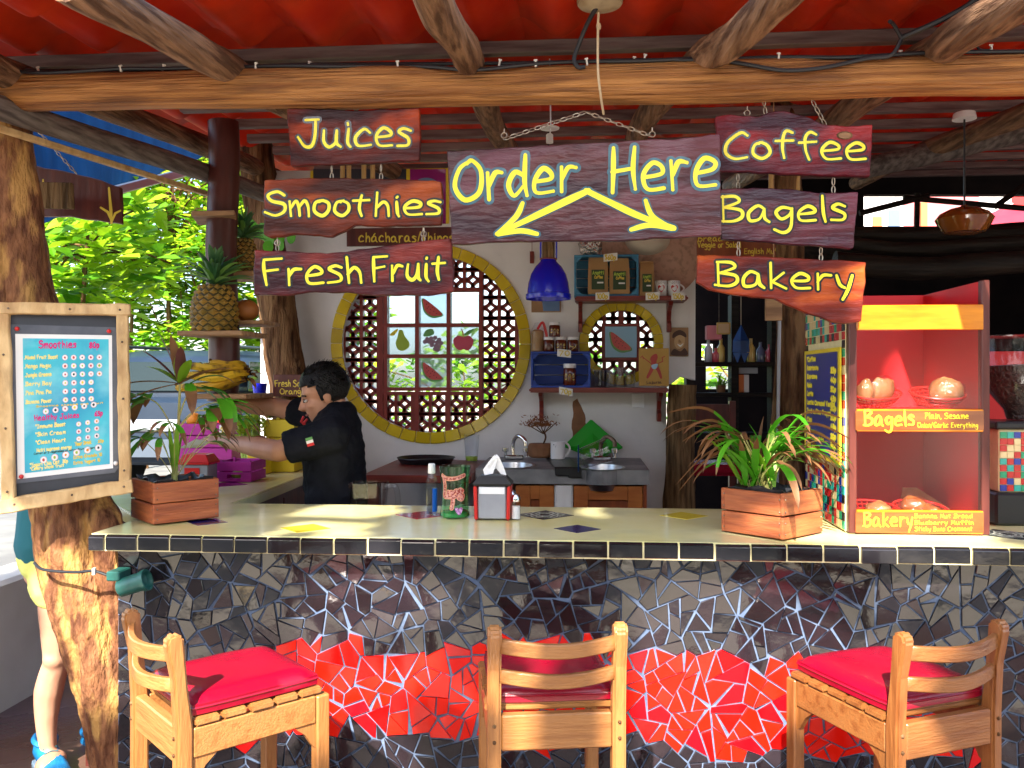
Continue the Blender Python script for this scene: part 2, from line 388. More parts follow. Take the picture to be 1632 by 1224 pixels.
# plants, food
mat('leaf', (.05, .26, .01), (.11, .42, .018), rough=.4, scale=5, trans=.35, rand=.1)
mat('leaf_light', (.16, .4, .012), (.28, .52, .03), rough=.4, scale=5, trans=.4)
mat('leaf_brown', (.14, .055, .02), (.25, .12, .045), rough=.55, scale=9, trans=.2)
mat('leaf_purple', (.1, .03, .035), (.2, .07, .06), rough=.5, scale=9, trans=.25)
mat('tree_leaf', (.07, .24, .008), (.16, .38, .016), rough=.4, scale=.8, detail=2, trans=.4, spec=.4)
mat('tree_leaf2', (.26, .48, .012), (.46, .64, .03), rough=.4, scale=.8, detail=2, trans=.45, spec=.4)
mat('tree_leaf3', (.015, .075, .006), (.04, .15, .012), rough=.45, scale=.8, detail=2, trans=.3, spec=.4)
mat('stem', (.32, .36, .08), (.42, .34, .14), rough=.5, scale=9)
mat('pineapple', (.36, .2, .03), (.2, .13, .02), rough=.5, scale=20, bump=.4)
mat('pineapple_gap', (.06, .045, .012), rough=.7)
mat('pine_leaf', (.03, .12, .04), (.12, .24, .09), rough=.45, scale=5, trans=.15)
mat('pine_leaf_lt', (.1, .26, .04), (.22, .36, .1), rough=.45, scale=5, trans=.15)
mat('banana', (.5, .27, .012), (.66, .42, .02), rough=.45, scale=6, c3=(.06, .03, .01), s3=22, a3=1, rand=.2)
mat('orange', (.7, .24, .01), rough=.5, bump=.3, bscale=90)
mat('papaya', (.32, .1, .02), (.45, .16, .03), rough=.5, scale=6)
mat('celery', (.3, .48, .07), (.5, .65, .2), rough=.4, scale=8, stretch=(9, 9, .6), trans=.25)
mat('celery_leaf', (.3, .46, .03), (.5, .55, .06), rough=.5, scale=14, trans=.35)
mat('pomegranate', (.18, .008, .02), rough=.35)
mat('avocado', (.015, .04, .02), rough=.45, bump=.5, bscale=60)
mat('lime', (.35, .5, .05), rough=.4)
mat('magenta_crate', (.34, .006, .22), (.42, .01, .28), rough=.55, scale=9, stretch=(.7, 4, 4), rand=.1)
mat('yellow_crate', (.68, .5, .012), (.76, .58, .02), rough=.55, scale=9, rand=.08)
mat('crate_blue', (.015, .05, .3), (.025, .08, .4), rough=.6, scale=9, stretch=(.7, 4, 4), rand=.12)
mat('crate_teal', (.03, .16, .3), (.06, .24, .38), rough=.6, scale=9, stretch=(.7, 4, 4), rand=.12)
mat('bread', (.36, .13, .03), (.52, .26, .09), rough=.55, scale=10, bump=.3)
mat('kraft', (.36, .2, .075), (.44, .26, .1), rough=.7, scale=5, bump=.3, bscale=9)
mat('label_green', (.02, .05, .012), rough=.5)
mat('honey', (.1, .018, .006), rough=.12, coat=.5)
mat('terracotta', (.2, .085, .035), (.27, .12, .05), rough=.75, scale=12)
mat('cutting_green', (.006, .32, .012), (.01, .38, .02), rough=.4, scale=5)
mat('sombrero', (.46, .28, .2), (.54, .35, .27), rough=.9, scale=4, c3=(.06, .03, .02), s3=34, a3=.35, bump=.2, spec=.1)
mat('straw', (.56, .5, .4), rough=.85)
mat('foil', (.6, .55, .5), rough=.2, metal=1, bump=1, bscale=40, bdist=.03)
# car, far places
mat('car_paint', (.012, .022, .04), (.018, .03, .052), rough=.35, coat=.1, crough=.05, scale=3, spec=.2)
mat('car_silver', (.07, .09, .12), rough=.4, spec=.3)
mat('car_glass', (.01, .02, .022), rough=.05, spec=.3)
mat('tyre', (.014, .014, .015), rough=.85)
mat('tail_red', (.4, .01, .015), rough=.15, coat=1)
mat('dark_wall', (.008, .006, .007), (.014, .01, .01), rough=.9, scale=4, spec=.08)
mat('slate_film', (.09, .1, .125), (.14, .15, .18), rough=.15, scale=9)
mat('dark_slate', (.02, .024, .034), (.03, .035, .05), rough=.5, scale=4)
mat('far_pink', (.62, .2, .2), (.55, .16, .17), rough=.9, scale=3)
mat('far_white', (.78, .76, .74), rough=.9)
mat('far_red', (.5, .02, .02), rough=.8)
mat('umbrella_red', (.5, .03, .06), (.6, .05, .08), rough=.8, scale=2, trans=.3)
mat('far_blue', (.12, .2, .35), rough=.9)
mat('far_orange', (.7, .2, .06), rough=.8)
mat('lantern_blue', (.006, .05, .2), (.01, .08, .3), rough=.5, scale=9, trans=.35)
mat('amber', (.3, .1, .012), (.16, .05, .01), rough=.06, scale=4, coat=1, crough=.03)
mat('beans', (.05, .02, .012), (.02, .009, .006), rough=.4, scale=60, bump=1, bscale=90, bdist=.02)
mat('interior_red', (.62, .008, .014), (.68, .012, .02), rough=.5, scale=3)
mat('menu_blue', (.008, .01, .2), rough=.3)
mat('menu_slate', (.02, .024, .034), (.04, .045, .06), rough=.5, scale=5)
mat('magenta_ink', (.6, .01, .17), rough=.5)
mat('cream_ink', (.85, .72, .22), rough=.5)
mat('pink_ink', (.7, .3, .36), rough=.5)
mat('teal_print', (.02, .3, .5), (.06, .55, .62), rough=.4, scale=4.5, detail=3, c3=(.35, .75, .78), s3=5.5, a3=.7, coat=.3)
glass('clear_glass'); glass('cab_glass', (1, .96, .97), .93, .16, bump=.1, bscale=5, fres=1.52)
glass('plastic_clear', (.97, .98, 1), .97, .08, bump=.2)
glass('green_glass', (.72, 1, .82), .92, .03)
glass('cling_film', (.98, .98, 1), .97, .14, bump=1, bscale=60, fres=1.75)
glass('block_glass', (.93, .98, 1), .85, .08, bump=1.0, bscale=28, fres=1.7)
glass('laminate', (.93, .95, 1), .94, .08, bump=.1, bscale=7)
mat('gloss_frost', (.5, .52, .55), rough=.3, trans=.6)
# ---------------------------------------------------------------- brush lettering (strokes, smoothed; a doubled point is a corner)
GL = {
'A': '0,0 26,100 26,100 52,0|10,36 44,38', 'B': '4,98 6,0 6,0|0,96 36,96 44,76 8,54 8,54 48,44 50,16 30,0 -4,2', 'C': '58,90 40,99 8,62 8,22 28,0 60,4',
'D': '8,98 8,0 8,0|2,98 44,86 52,40 30,6 2,0', 'E': '50,96 10,95 10,95 8,2 8,2 54,3|9,52 42,54', 'F': '54,96 8,94 8,94 6,60 12,0|7,52 46,55',
'G': '60,84 44,98 10,66 8,24 30,2 58,10 60,42 60,42 40,42', 'H': '8,100 10,50 12,0|8,48 52,52|56,98 54,50 58,8', 'I': '8,98 48,99|28,98 26,1|6,1 50,2',
'J': '22,96 60,98|48,97 46,40 38,4 18,0 0,32', 'K': '8,98 8,0|50,92 10,46 10,46 56,0', 'L': '8,98 8,3 8,3 52,2', 'M': '4,0 12,96 12,96 32,30 32,30 54,96 54,96 60,0',
'N': '6,0 8,96 8,96 50,4 50,4 52,98', 'O': '40,94 14,80 6,36 30,2 64,20 66,70 42,95 30,90', 'P': '6,98 8,0|2,96 42,94 48,66 8,46', 'R': '6,98 8,0|2,96 42,94 46,68 8,52 8,52 52,0',
'S': '52,84 34,99 8,84 16,60 50,44 54,16 26,-1 0,10', 'T': '0,95 62,98|32,97 28,0', 'V': '0,98 26,0 26,0 54,98', 'Y': '2,98 28,54 28,54|56,98 22,0', 'U': '6,98 8,24 28,0 50,20 52,98',
'a': '46,42 26,52 6,30 12,4 36,10 46,42 46,42 46,12 58,0', 'b': '8,100 8,4|8,34 30,52 48,30 34,2 8,8', 'c': '44,42 28,52 6,30 14,4 48,6', 'd': '44,38 22,50 6,24 20,0 44,20|46,100 46,30 50,0',
'e': '10,26 44,32 46,44 26,53 6,30 14,4 52,5', 'f': '46,90 30,98 20,70 22,30 28,0|2,50 46,53', 'g': '44,44 22,52 6,32 20,10 42,24 46,46 46,46 46,-20 28,-40 4,-28',
'h': '10,100 10,0|10,28 28,50 42,36 44,0', 'i': '12,52 12,14 18,0|11,74 13,80', 'j': '18,52 18,-20 2,-36|17,74 19,80', 'k': '8,98 8,0|40,52 10,22 10,22 46,0', 'l': '10,100 10,30 14,0',
'm': '6,52 8,0|8,30 24,52 32,36 32,2|32,30 48,52 58,34 60,0', 'n': '8,52 8,0|8,30 28,52 42,34 44,0', 'o': '30,50 10,42 6,14 26,0 46,16 44,40 28,51 20,46', 'p': '8,52 8,-38|8,34 30,52 46,28 30,2 8,10',
'q': '44,44 22,52 6,28 20,4 42,20|46,50 46,-38', 'r': '8,52 10,0|10,26 24,48 42,48', 's': '40,46 22,54 8,42 36,24 36,6 4,3', 't': '22,84 20,30 28,0|2,54 44,56', 'u': '8,50 8,16 22,0 40,14 44,50 44,50 44,12 54,0',
'v': '4,50 22,0 22,0 44,50', 'w': '2,50 14,0 14,0 28,40 28,40 42,0 42,0 56,50', 'x': '4,50 44,0|44,50 4,0', 'y': '6,50 12,20 26,8 26,8|48,52 34,4 18,-38', 'z': '4,50 44,50 44,50 6,0 6,0 48,2',
'0': '30,98 8,70 10,20 30,0 50,24 48,74 30,98', '1': '12,76 28,98 28,98 28,0', '2': '6,78 28,98 44,74 6,2 6,2 52,2', '3': '8,92 36,94 40,66 18,54 18,54 46,36 36,4 4,8', '4': '34,98 4,36 4,36 56,36|40,60 38,0',
'5': '48,96 12,96 12,96 10,58 10,58 40,56 46,20 26,0 4,8', '6': '42,96 12,50 10,16 30,0 46,20 34,46 10,30', '7': '4,96 50,96 50,96 20,0', '8': '28,52 8,74 28,98 46,76 28,52 6,22 28,0 50,22 28,52', '9': '44,72 26,54 8,74 26,98 44,76 40,0',
'/': '0,-8 34,104', ',': '10,6 4,-14', '.': '6,2 8,4', '*': '4,70 24,90|24,70 4,90|14,66 14,94', '-': '4,40 30,41', '$': '44,84 24,92 8,74 40,40 36,12 4,12|24,104 24,-6', "'": '6,96 4,80', '(': '20,102 6,50 20,-4',
'\u00e1': '46,42 26,52 6,30 12,4 36,10 46,42 46,42 46,12 58,0|24,66 36,84', 'W': '0,98 16,0 16,0 34,70 34,70 52,0 52,0 68,98',
}
def text_strokes(txt, track=14, space=44, slant=0):
    x = 0; out = []; rj = random.Random(txt)
    for ch in txt:
        if ch == ' ': x += space; continue
        g = GL.get(ch) or GL.get(ch.lower()); mx = 0; gy = rj.uniform(-3, 3); gs = rj.uniform(.94, 1.06); gl = rj.uniform(-.05, .05); jt = {}
        for st in g.split('|'):
            pts = []
            for q in st.split():
                a, b = map(float, q.split(','))
                if ch.islower() or ch == '\u00e1': b = b*1.22 if 0 < b <= 50 else (61+(b-50)*.78 if b > 0 else b)
                ja, jb = jt.setdefault((a, b), (rj.uniform(-2, 2), rj.uniform(-2, 2)))
                a, b = a+ja+b*gl, b*gs+gy+jb
                pts.append(Vector((a, b))); mx = max(mx, a)
            runs = [[pts[0]]]
            for p in pts[1:]:
                if (p-runs[-1][-1]).length < 1e-6:
                    runs.append([p])
                else: runs[-1].append(p)
            for r in runs:
                if len(r) > 1: out.append([Vector((p.x+x+p.y*slant, p.y)) for p in curve_pts([Vector((p.x, p.y, 0)) for p in r], 6)])
        x += mx+track
    return out, x-track
def brush(m, strokes, wid, to3d, lift=0., taper=True, thick=0):
    """flat painted strokes with round ends laid on a board; to3d maps (u, v, w)"""
    for si, st in enumerate(strokes):
        lf = lift+(si % 12)*4e-5; n = len(st); L = [Vector(p) for p in st]
        vs_ = []; fs = []
        if n < 2: continue
        for i, p in enumerate(L):
            d = (L[min(i+1, n-1)]-L[max(i-1, 0)]); d = d.normalized() if d.length > 1e-9 else Vector((1, 0))
            nr = Vector((-d.y, d.x)); t = i/(n-1)
            k = wid*((.78+.32*math.sin(math.pi*min(1, t*1.15))+.22*noise.noise(Vector((p.x/wid*.09, p.y/wid*.09, si)))) if taper else 1)
            vs_ += [to3d(*(p+nr*k), lf+i*1.5e-5), to3d(*(p-nr*k), lf+i*1.5e-5)]
        for i in range(n-1): fs.append((2*i, 2*i+1, 2*i+3, 2*i+2))
        m.add(vs_, fs)
        for p, d, sg in ((L[0], L[0]-L[1], 0), (L[-1], L[-1]-L[-2], 1)):
            d = d.normalized() if d.length > 1e-9 else Vector((1, 0)); nr = Vector((-d.y, d.x)); k = wid*(.82 if taper else 1)
            cap = [p+nr*k*math.cos(a)+d*k*math.sin(a) for a in [math.pi*j/6 for j in range(7)]]
            m.add([to3d(*q, lf+(n+2)*1.5e-5 if sg else lf-2e-5) for q in cap], [list(range(7))])
def write(name, txt, x0, x1, base, cap, wid, to3d, mat_, parent, lift=.001, track=14, rise=0, slant=0, space=44, spline=None):
    """fit txt between u=x0..x1 with baseline v=base and capital height cap"""
    st, W_ = text_strokes(txt, track, space, slant); k = (x1-x0)/W_; kv = cap/100
    st = [[Vector((x0+p.x*k, base+p.y*kv+rise*(p.x/W_))) for p in s] for s in st]
    m = MB(); brush(m, st, wid, to3d, lift)
    if name is None: return st
    return m.build(name, mat_, parent)
# ---------------------------------------------------------------- ground, floor, street
m = MB(); m.add([(-150, -150, -.012), (150, -150, -.012), (150, 150, -.012), (-150, 150, -.012)], [(0, 1, 2, 3)])
tag(m.build('ground', MATS['sand'], local=True), kind='structure')
m = MB(); m.add([(-3.4, -2.2, 0), (7, -2.2, 0), (7, 9.5, 0), (-3.4, 9.5, 0)], [(0, 1, 2, 3)])
tag(m.build('floor', MATS['floor'], local=True), kind='structure')
STREET = .4
m = MB(); m.bb((-14, 4.6, -.3), (-1.9, 16, STREET)); m.bb((-14, -3, -.3), (-3.02, 4.6, STREET-.001))
tag(m.build('street', MATS['road'], origin=(-8, 8, 0)), kind='structure')
# low white retaining wall beside the street, with a dark log against it
m = MB(); m.bb((-3.0, -1.2, -.1), (-2.75, 4.6, .62))
tag(m.build('low_wall', MATS['plaster_out'], bevel=.02), 'low white plaster wall beside the street, behind the leaning trunk post', 'wall')
m = MB(); YG = onZ(25, 1048, 0).y; P = [onY(x_, y_, YG) for x_, y_ in ((20, 1050), (42, 970), (58, 915), (72, 820), (85, 640), (70, 480), (30, 260))]
m.tube(curve_pts(P, 5), lerp_list([.085, .065, .065, .06, .06], 31), 9)
tag(m.build('log_post', MATS['bark_dark'], smooth=True), 'slim dark crooked log post at the left, behind the walking leg', 'post')
# ---------------------------------------------------------------- roof
BEAM_Y = .05
roof = thing('tiled_roof', (0, 0, 2.6), 'red corrugated tile roof on round log rafters above the bar', 'roof')
def roofz(Y): return 2.752+.1*(Y-.13)          # underside of the tile waves
PITCH, AMP, CL = .264, .036, .38
wave = {}
for k in range(-1, 10):
    y1 = .13+CL*k; y0 = y1-CL-.05
    for j in range(-13, 17):
        x0 = j*PITCH+.06
        if k < 0 and x0 > -1.4: continue
        if x0 < -2.1 and 1 < k < 4: continue
        if k > 3 and x0 < -2.45: continue
        key = 0
        if key not in wave:
            m = MB(); n = 14; vs_ = []; fs = []
            for iy, yy in enumerate((0, .1, .2, .3, CL+.05)):
                for i in range(n+1):
                    t = i/n; vs_.append((t*PITCH*1.02-.005, yy, AMP*math.cos(2*math.pi*t)+yy*.035))
            N = len(vs_)
            for p in list(vs_): vs_.append((p[0], p[1], p[2]+.008))
            for iy in range(4):
                for i in range(n):
                    a = iy*(n+1)+i; fs.append((a, a+1, a+n+2, a+n+1)); fs.append((N+a, N+a+n+1, N+a+n+2, N+a+1))
            for i in range(n):
                fs.append((i, N+i, N+i+1, i+1)); a = 4*(n+1)+i; fs.append((a, a+1, N+a+1, N+a))
            m.add(vs_, fs); o = m.build('roof_tile', MATS['roof_tile'], roof, smooth=True, local=True, angle=1)
            wave[key] = o.data
        else:
            o = bpy.data.objects.new('roof_tile', wave[key]); col.objects.link(o); o.parent = roof
        o.location = (x0, y0, roofz(y0)-2.6+.03+random.uniform(-.003, .003)); o.rotation_euler = (0, random.uniform(-.008, .008), random.uniform(-.006, .006))
for k in range(0, 10):
    y = .16+CL*k
    m = MB(); m.bb((-1.75 if k > 1 else -2.5, y-.02, roofz(y)-.078), (4.3, y+.02, roofz(y)-.036))
    m.build('purlin', MATS['purlin'], roof, bevel=.003)
def rafter(px, py, wob, r=.048, seed=0, y1=3.4, sag=0, dx=0):
    p = onY(px, py, BEAM_Y); rnd = random.Random(seed); P = []
    for i, Y in enumerate((-.8, -.45, -.15, .02, .25, .7, 1.2, 1.9, 2.6, y1)):
        P.append(V(p.x+dx*Y+wob*math.sin(Y*2.2+seed)+rnd.uniform(-.012, .012), Y, roofz(Y)-.078-r-.004+rnd.uniform(-.006, 0)))
    P = curve_pts(P, 5)
    m = MB(); m.tube(P, [r*(1+.1*noise.noise(Vector((i*.3, seed, 0)))) for i in range(len(P))], 12)
    m.build('rafter', MATS['rafter'], roof, smooth=True)
rafter(362, 92, .02, .052, 1, dx=.02); rafter(742, 95, .012, .05, 2); rafter(1130, 85, .05, .052, 3, dx=-.1); rafter(1500, 72, .03, .055, 4, dx=-.02); rafter(40, 100, .02, .05, 5)
rafter(1900, 60, .03, .05, 6)
# the log beam that carries the signs
P = [onY(x, y, BEAM_Y) for x, y in ((-160, 150), (0, 147), (200, 145), (420, 141), (640, 139), (816, 137), (1000, 134), (1200, 129), (1400, 123), (1632, 119), (1850, 112))]
PB = curve_pts(P, 6); m = MB()
m.tube(PB, [.064+.004*noise.noise(Vector((i*.21, 3, 0)))+.003*math.sin(i*.35) for i in range(len(PB))], 20)
beam = m.build('log_beam', MATS['log'], smooth=True, angle=1.2)
tag(beam, 'thick varnished log beam across the front with black cables on top', 'beam')
# side log beam running back on the left, old and grey
m = MB(); P = [onY(30, 172, .1), V(-1.62, .9, 2.52), V(-1.58, 1.7, 2.55), V(-1.5, 2.4, 2.62), V(-1.45, 3.2, 2.66)]
P = [V(-1.95, -.1, 2.485), V(-1.88, .4, 2.51), V(-1.8, .8, 2.53), V(-1.72, 1.3, 2.55), V(-1.62, 2.2, 2.58)]
m.tube(curve_pts(P, 6), .043, 12)
tag(m.build('side_log', MATS['oldlog'], smooth=True), 'grey weathered log running back under the left roof edge', 'beam')
m = MB(); m.beam((-1.965, .0, 2.43), (-1.77, 1.5, 2.485), .025, .022)
tag(m.build('batten', MATS['frame_wood'], bevel=.003), 'thin pale batten under the grey side log', 'batten')
# ---------------------------------------------------------------- leaning trunk post on the left (several stems grown together)
m = MB()
def stem(P, r, n=12, seed=0, k=8):
    n = n*2; k = k*3
    Q = curve_pts(P, k); rr = lerp_list(r, len(Q)); base = len(m.v)
    m.tube(Q, rr, n)
    for i in range(base, len(m.v)):
        p = m.v[i]; d = noise.noise(Vector((p.x*9, p.y*9, p.z*2.2+seed)))*.016+noise.noise(Vector((p.x*30, p.y*30, p.z*6+seed)))*.008+abs(noise.noise(Vector((p.x*60, p.y*60, p.z*9+seed))))*.009
        c = Q[min(len(Q)-1, (i-base)//n)]; q = p-c
        if q.length > 1e-5: m.v[i] = p+q.normalized()*d
T = .22
stem([onY(12, 150, T), onY(22, 300, T), onY(46, 480, T), onY(80, 640, T), onY(115, 820, T), onY(145, 960, T), onY(185, 1120, T), onY(208, 1240, T), onY(235, 1430, T)], [.07, .078, .088, .095, .1, .105, .1, .1, .12], 16, 1)
stem([onY(-35, 165, T-.02), onY(-22, 300, T-.03), onY(2, 480, T-.04), onY(50, 660, T-.04), onY(84, 820, T-.03), onY(96, 900, T-.02), onY(142, 1060, T-.03), onY(186, 1240, T), onY(200, 1430, T)], [.06, .065, .07, .075, .075, .07, .07, .075, .1], 14, 5)
stem([onY(60, 620, T+.06), onY(110, 740, T+.02), onY(158, 830, T-.01), onY(180, 900, T-.02), onY(198, 1000, T), onY(212, 1100, T), onY(224, 1240, T), onY(245, 1430, T)], [.05, .06, .065, .066, .065, .062, .062, .08], 14, 9)
trunk = m.build('trunk_post', MATS['bark'], smooth=True, angle=1.5)
tag(trunk, 'leaning reddish tree trunk post with peeling bark at the left of the bar', 'post')
# ---------------------------------------------------------------- front bar counter
CT, CD, THK = 1.07, .74, .05
bar = thing('bar_counter', (0.2, .3, 0), 'bar counter with pale yellow top, black edge tiles and red and black mosaic front', 'bar counter')
XL = onY(140, 849, 0).x; XR = 2.15
XI = onZ(362, 805, CT).x                        # inner edge of the side wing
SX0, SY1 = XL+.02, 2.55                         # wing runs back on the left
top = [(XL, .006), (XR, .006), (XR, CD), (XI, CD), (XI-.06, SY1), (XI-.62, SY1), (XI-.62, CD+.1), (XL, .33)]
m = MB(); m.prism([V(x, y, CT) for x, y in top], (0, 0, -THK))
m.build('counter_top', MATS['countertop'], bar, bevel=.006, seg=2)
m = MB(); m.bb((XL+.01, .004, CT-THK-.006), (XR, .03, CT-.012)); m.build('edge_grout', MATS['cream_grout'], bar)
# row of black edge tiles
TP = .1105; x = onY(167, 860, 0).x; x -= TP
tl = None
while x < XR-.05:
    a = max(x+.003, XL+.004); b = x+TP-.003
    if b-a > .02:
        m = MB(); pr = [(0.012, -.002), (.004, -.0035), (-.003, -.01), (-.003, -.052), (.012, -.052)]
        m.prism([V(a, y, CT+z) for y, z in pr], (b-a, 0, 0))
        o = m.build('edge_tile', MATS['tile_black'], bar, bevel=.0015)
        o.rotation_euler = (random.uniform(-.006, .006), 0, 0)
    x += TP
# mosaic front
MY = .1
X0 = XL+.05
m = MB(); m.bb((X0, MY, -.05), (XR, CD-.1, CT-THK-.001)); m.build('base_wall', MATS['grout'], bar)
# left wing base
m = MB(); m.bb((XI-.58, CD-.1+.002, -.05), (XI-.05, SY1-.04, CT-THK-.001)); m.build('wing_base', MATS['maroon'], bar)
for yy in (1.02, 1.5, 2.0):
    m = MB(); m.bb((XI-.052, yy-.006, .1), (XI-.046, yy+.006, CT-THK-.03)); m.build('door_gap', MATS['redbrown_paint'], bar)
# shards: Voronoi pieces
rm = random.Random(11)
pts = []; tries = 0
zt, zb = CT-THK-.012, -.02
def inband(px, py):
    up = [(380, 1100), (440, 1032), (500, 1028), (560, 1018), (600, 1045), (640, 1030), (700, 1042), (760, 1026), (880, 1022), (1000, 1030), (1045, 1040), (1100, 1048), (1160, 1040), (1210, 1062), (1270, 1052), (1350, 1075), (1450, 1120), (1530, 1150), (1570, 1190)]
    dn = [(380, 1190), (440, 1172), (500, 1166), (570, 1160), (620, 1172), (700, 1180), (760, 1178), (850, 1200), (900, 1180), (1000, 1166), (1080, 1190), (1170, 1205), (1240, 1196), (1330, 1206), (1400, 1190), (1480, 1196), (1570, 1196)]
    def f(T, x):
        if x < T[0][0] or x > T[-1][0]: return None
        for (a, b), (c, d) in zip(T, T[1:]):
            if a <= x <= c: return b+(d-b)*(x-a)/(c-a)
    u = f(up, px); d = f(dn, px)
    return u is not None and u < py < d
def proj(p):
    q = Vector(p)-CAMP; z = q.dot(_f); return 816+F_PX*q.dot(_r)/z, HZ-F_PX*q.z/z
while tries < 5000:
    tries += 1
    p = Vector((rm.uniform(X0, XR), rm.uniform(zb, zt)))
    if all((p-q).length > .115 for q in pts): pts.append(p)
def clip(poly, mid, nr):
    out = []
    for a, b in zip(poly, poly[1:]+poly[:1]):
        da, db = (a-mid).dot(nr), (b-mid).dot(nr)
        if da <= 0: out.append(a)
        if da*db < 0: out.append(a+(b-a)*(da/(da-db)))
    return out
def area(q): return sum(q[k].x*q[(k+1) % len(q)].y-q[(k+1) % len(q)].x*q[k].y for k in range(len(q)))/2
def longdir(q):
    best = None
    for i in range(len(q)):
        for j in range(i):
            d = q[i]-q[j]
            if best is None or d.length > best.length: best = d
    return best.normalized()
def shatter(q, amax):
    """break a piece with straight cuts, as a dropped tile breaks"""
    A = abs(area(q))
    if A < amax*rm.uniform(.7, 1.5): return [q]
    c = sum(q, Vector((0, 0)))/len(q); d = longdir(q); an = math.atan2(d.y, d.x)+rm.gauss(0, .4)
    nr = Vector((math.cos(an), math.sin(an))); c = c+d*rm.uniform(-.012, .012)
    out = []
    for h in (clip(q, c, nr), clip(q, c, -nr)):
        if len(h) >= 3: out += shatter(h, amax)
    return out
cells = []
for i, p in enumerate(pts):
    poly = [Vector((X0, zb)), Vector((XR, zb)), Vector((XR, zt)), Vector((X0, zt))]
    for j, q in enumerate(pts):
        if i != j and (p-q).length < .6: poly = clip(poly, (p+q)/2, (q-p).normalized())
        if len(poly) < 3: break
    if len(poly) < 3: continue
    for pc in shatter(poly, .0039):
        q2 = []
        for a in pc:
            if not q2 or (a-q2[-1]).length > .013: q2.append(a)
        while len(q2) > 3 and (q2[0]-q2[-1]).length < .013: q2.pop()
        if len(q2) < 3: continue
        ar = area(q2); n = len(q2)
        if abs(ar) < 2e-4: continue
        g = rm.uniform(.0016, .0034); sh = []; cen = sum(q2, Vector((0, 0)))/n
        for k in range(n):
            a, b, c = q2[k-1], q2[k], q2[(k+1) % n]
            e1 = (b-a).normalized(); e2 = (c-b).normalized(); sg = 1 if ar > 0 else -1
            n1 = Vector((-e1.y, e1.x))*sg; n2 = Vector((-e2.y, e2.x))*sg
            off = (n1+n2)/max(1+n1.dot(n2), .4); sh.append(b+off*g+Vector((rm.uniform(-.0015, .0015), rm.uniform(-.0015, .0015))))
        cells.append((abs(ar), cen, sh))
def vis(c):
    px, py = proj((c[1].x, MY, c[1].y)); return -20 < px < 1660 and py < 1240
cells.sort(key=lambda c: (not vis(c), -c[0]))
st_d, st_r = MB(), MB()
front = bpy.data.objects.new('mosaic_panel', None); col.objects.link(front); front.parent = bar
front.location = (0, 0, 0)
for k, (ar, cen, sh) in enumerate(cells):
    px, py = proj((cen.x, MY, cen.y)); red = inband(px, py)
    ty, tx = rm.gauss(0, .05), rm.gauss(0, .045)
    def pos(p, w_): return V(p.x, MY-w_-.006+ty*(p.x-cen.x)+tx*(p.y-cen.y), p.y)
    tgt = MB() if k < 296 else (st_r if red else st_d)
    n = len(sh); vs_ = [V(p.x, MY+.002, p.y) for p in sh]+[pos(p, -.001) for p in sh]+[pos(cen+(p-cen)*(1-.0022/max(.004, (p-cen).length)), .0008) for p in sh]
    fs = [[2*n+i for i in range(n)]]
    for i in range(n):
        j = (i+1) % n; fs.append((i, j, n+j, n+i)); fs.append((n+i, n+j, 2*n+j, 2*n+i))
    tgt.add(vs_, fs)
    if k < 296: tgt.build('mosaic_tile', MATS['shard_red' if red else 'shard_dark'], front)
tag(st_d.build('mosaic_tile', MATS['shard_dark'], front), kind='stuff')
if st_r.v: tag(st_r.build('mosaic_tile', MATS['shard_red'], front), kind='stuff')
# inlaid diamonds in the top
def inlay(px, py, wpx, hpx, mt, name='inlay_tile'):
    c = onZ(px, py, CT); l = onZ(px-wpx, py, CT); f_ = onZ(px, py+hpx, CT); b = onZ(px, py-hpx, CT)
    s = (abs(l.x-c.x)+(f_-b).length/2)/2
    m = MB(); m.prism([V(c.x-s, c.y, CT+.0012), V(c.x, c.y-s, CT+.0012), V(c.x+s, c.y, CT+.0012), V(c.x, c.y+s, CT+.0012)], (0, 0, -.004))
    return m.build(name, MATS[mt], bar), c, s
inlay(487, 842, 34, 8, 'inlay_yellow'); inlay(920, 843, 34, 7, 'inlay_blue'); inlay(1090, 822, 31, 7, 'inlay_yellow'); inlay(672, 821, 33, 8, 'inlay_red')
inlay(330, 832, 30, 6, 'inlay_blue'); inlay(362, 772, 24, 5, 'inlay_magenta')
for (px, py, w_) in ((868, 821, 36), (1606, 852, 40)):
    o, c, s = inlay(px, py, w_, 9, 'black_paint')
    m = MB()
    for rr in (.2, .38, .56):
        m.add(*(lambda A: (A, [(i, (i+1) % 24, 24+(i+1) % 24, 24+i) for i in range(24)]))([V(c.x+s*q*math.cos(t*math.pi/12)*(1+.12*math.cos(t*math.pi*3/2)), c.y+s*q*math.sin(t*math.pi/12)*(1+.12*math.cos(t*math.pi*3/2)), CT+.002) for q in (rr, rr+.07) for t in range(24)]))
    for t in range(8):
        a = t*math.pi/4+.3
        m.tube([V(c.x+s*.2*math.cos(a), c.y+s*.2*math.sin(a), CT+.0015), V(c.x+s*.42*math.cos(a+.4), c.y+s*.42*math.sin(a+.4), CT+.0015), V(c.x+s*.6*math.cos(a), c.y+s*.6*math.sin(a), CT+.0015)], s*.03, 4, flat=.1)
    m.build('scroll_pattern', MATS['inlay_white'], o)
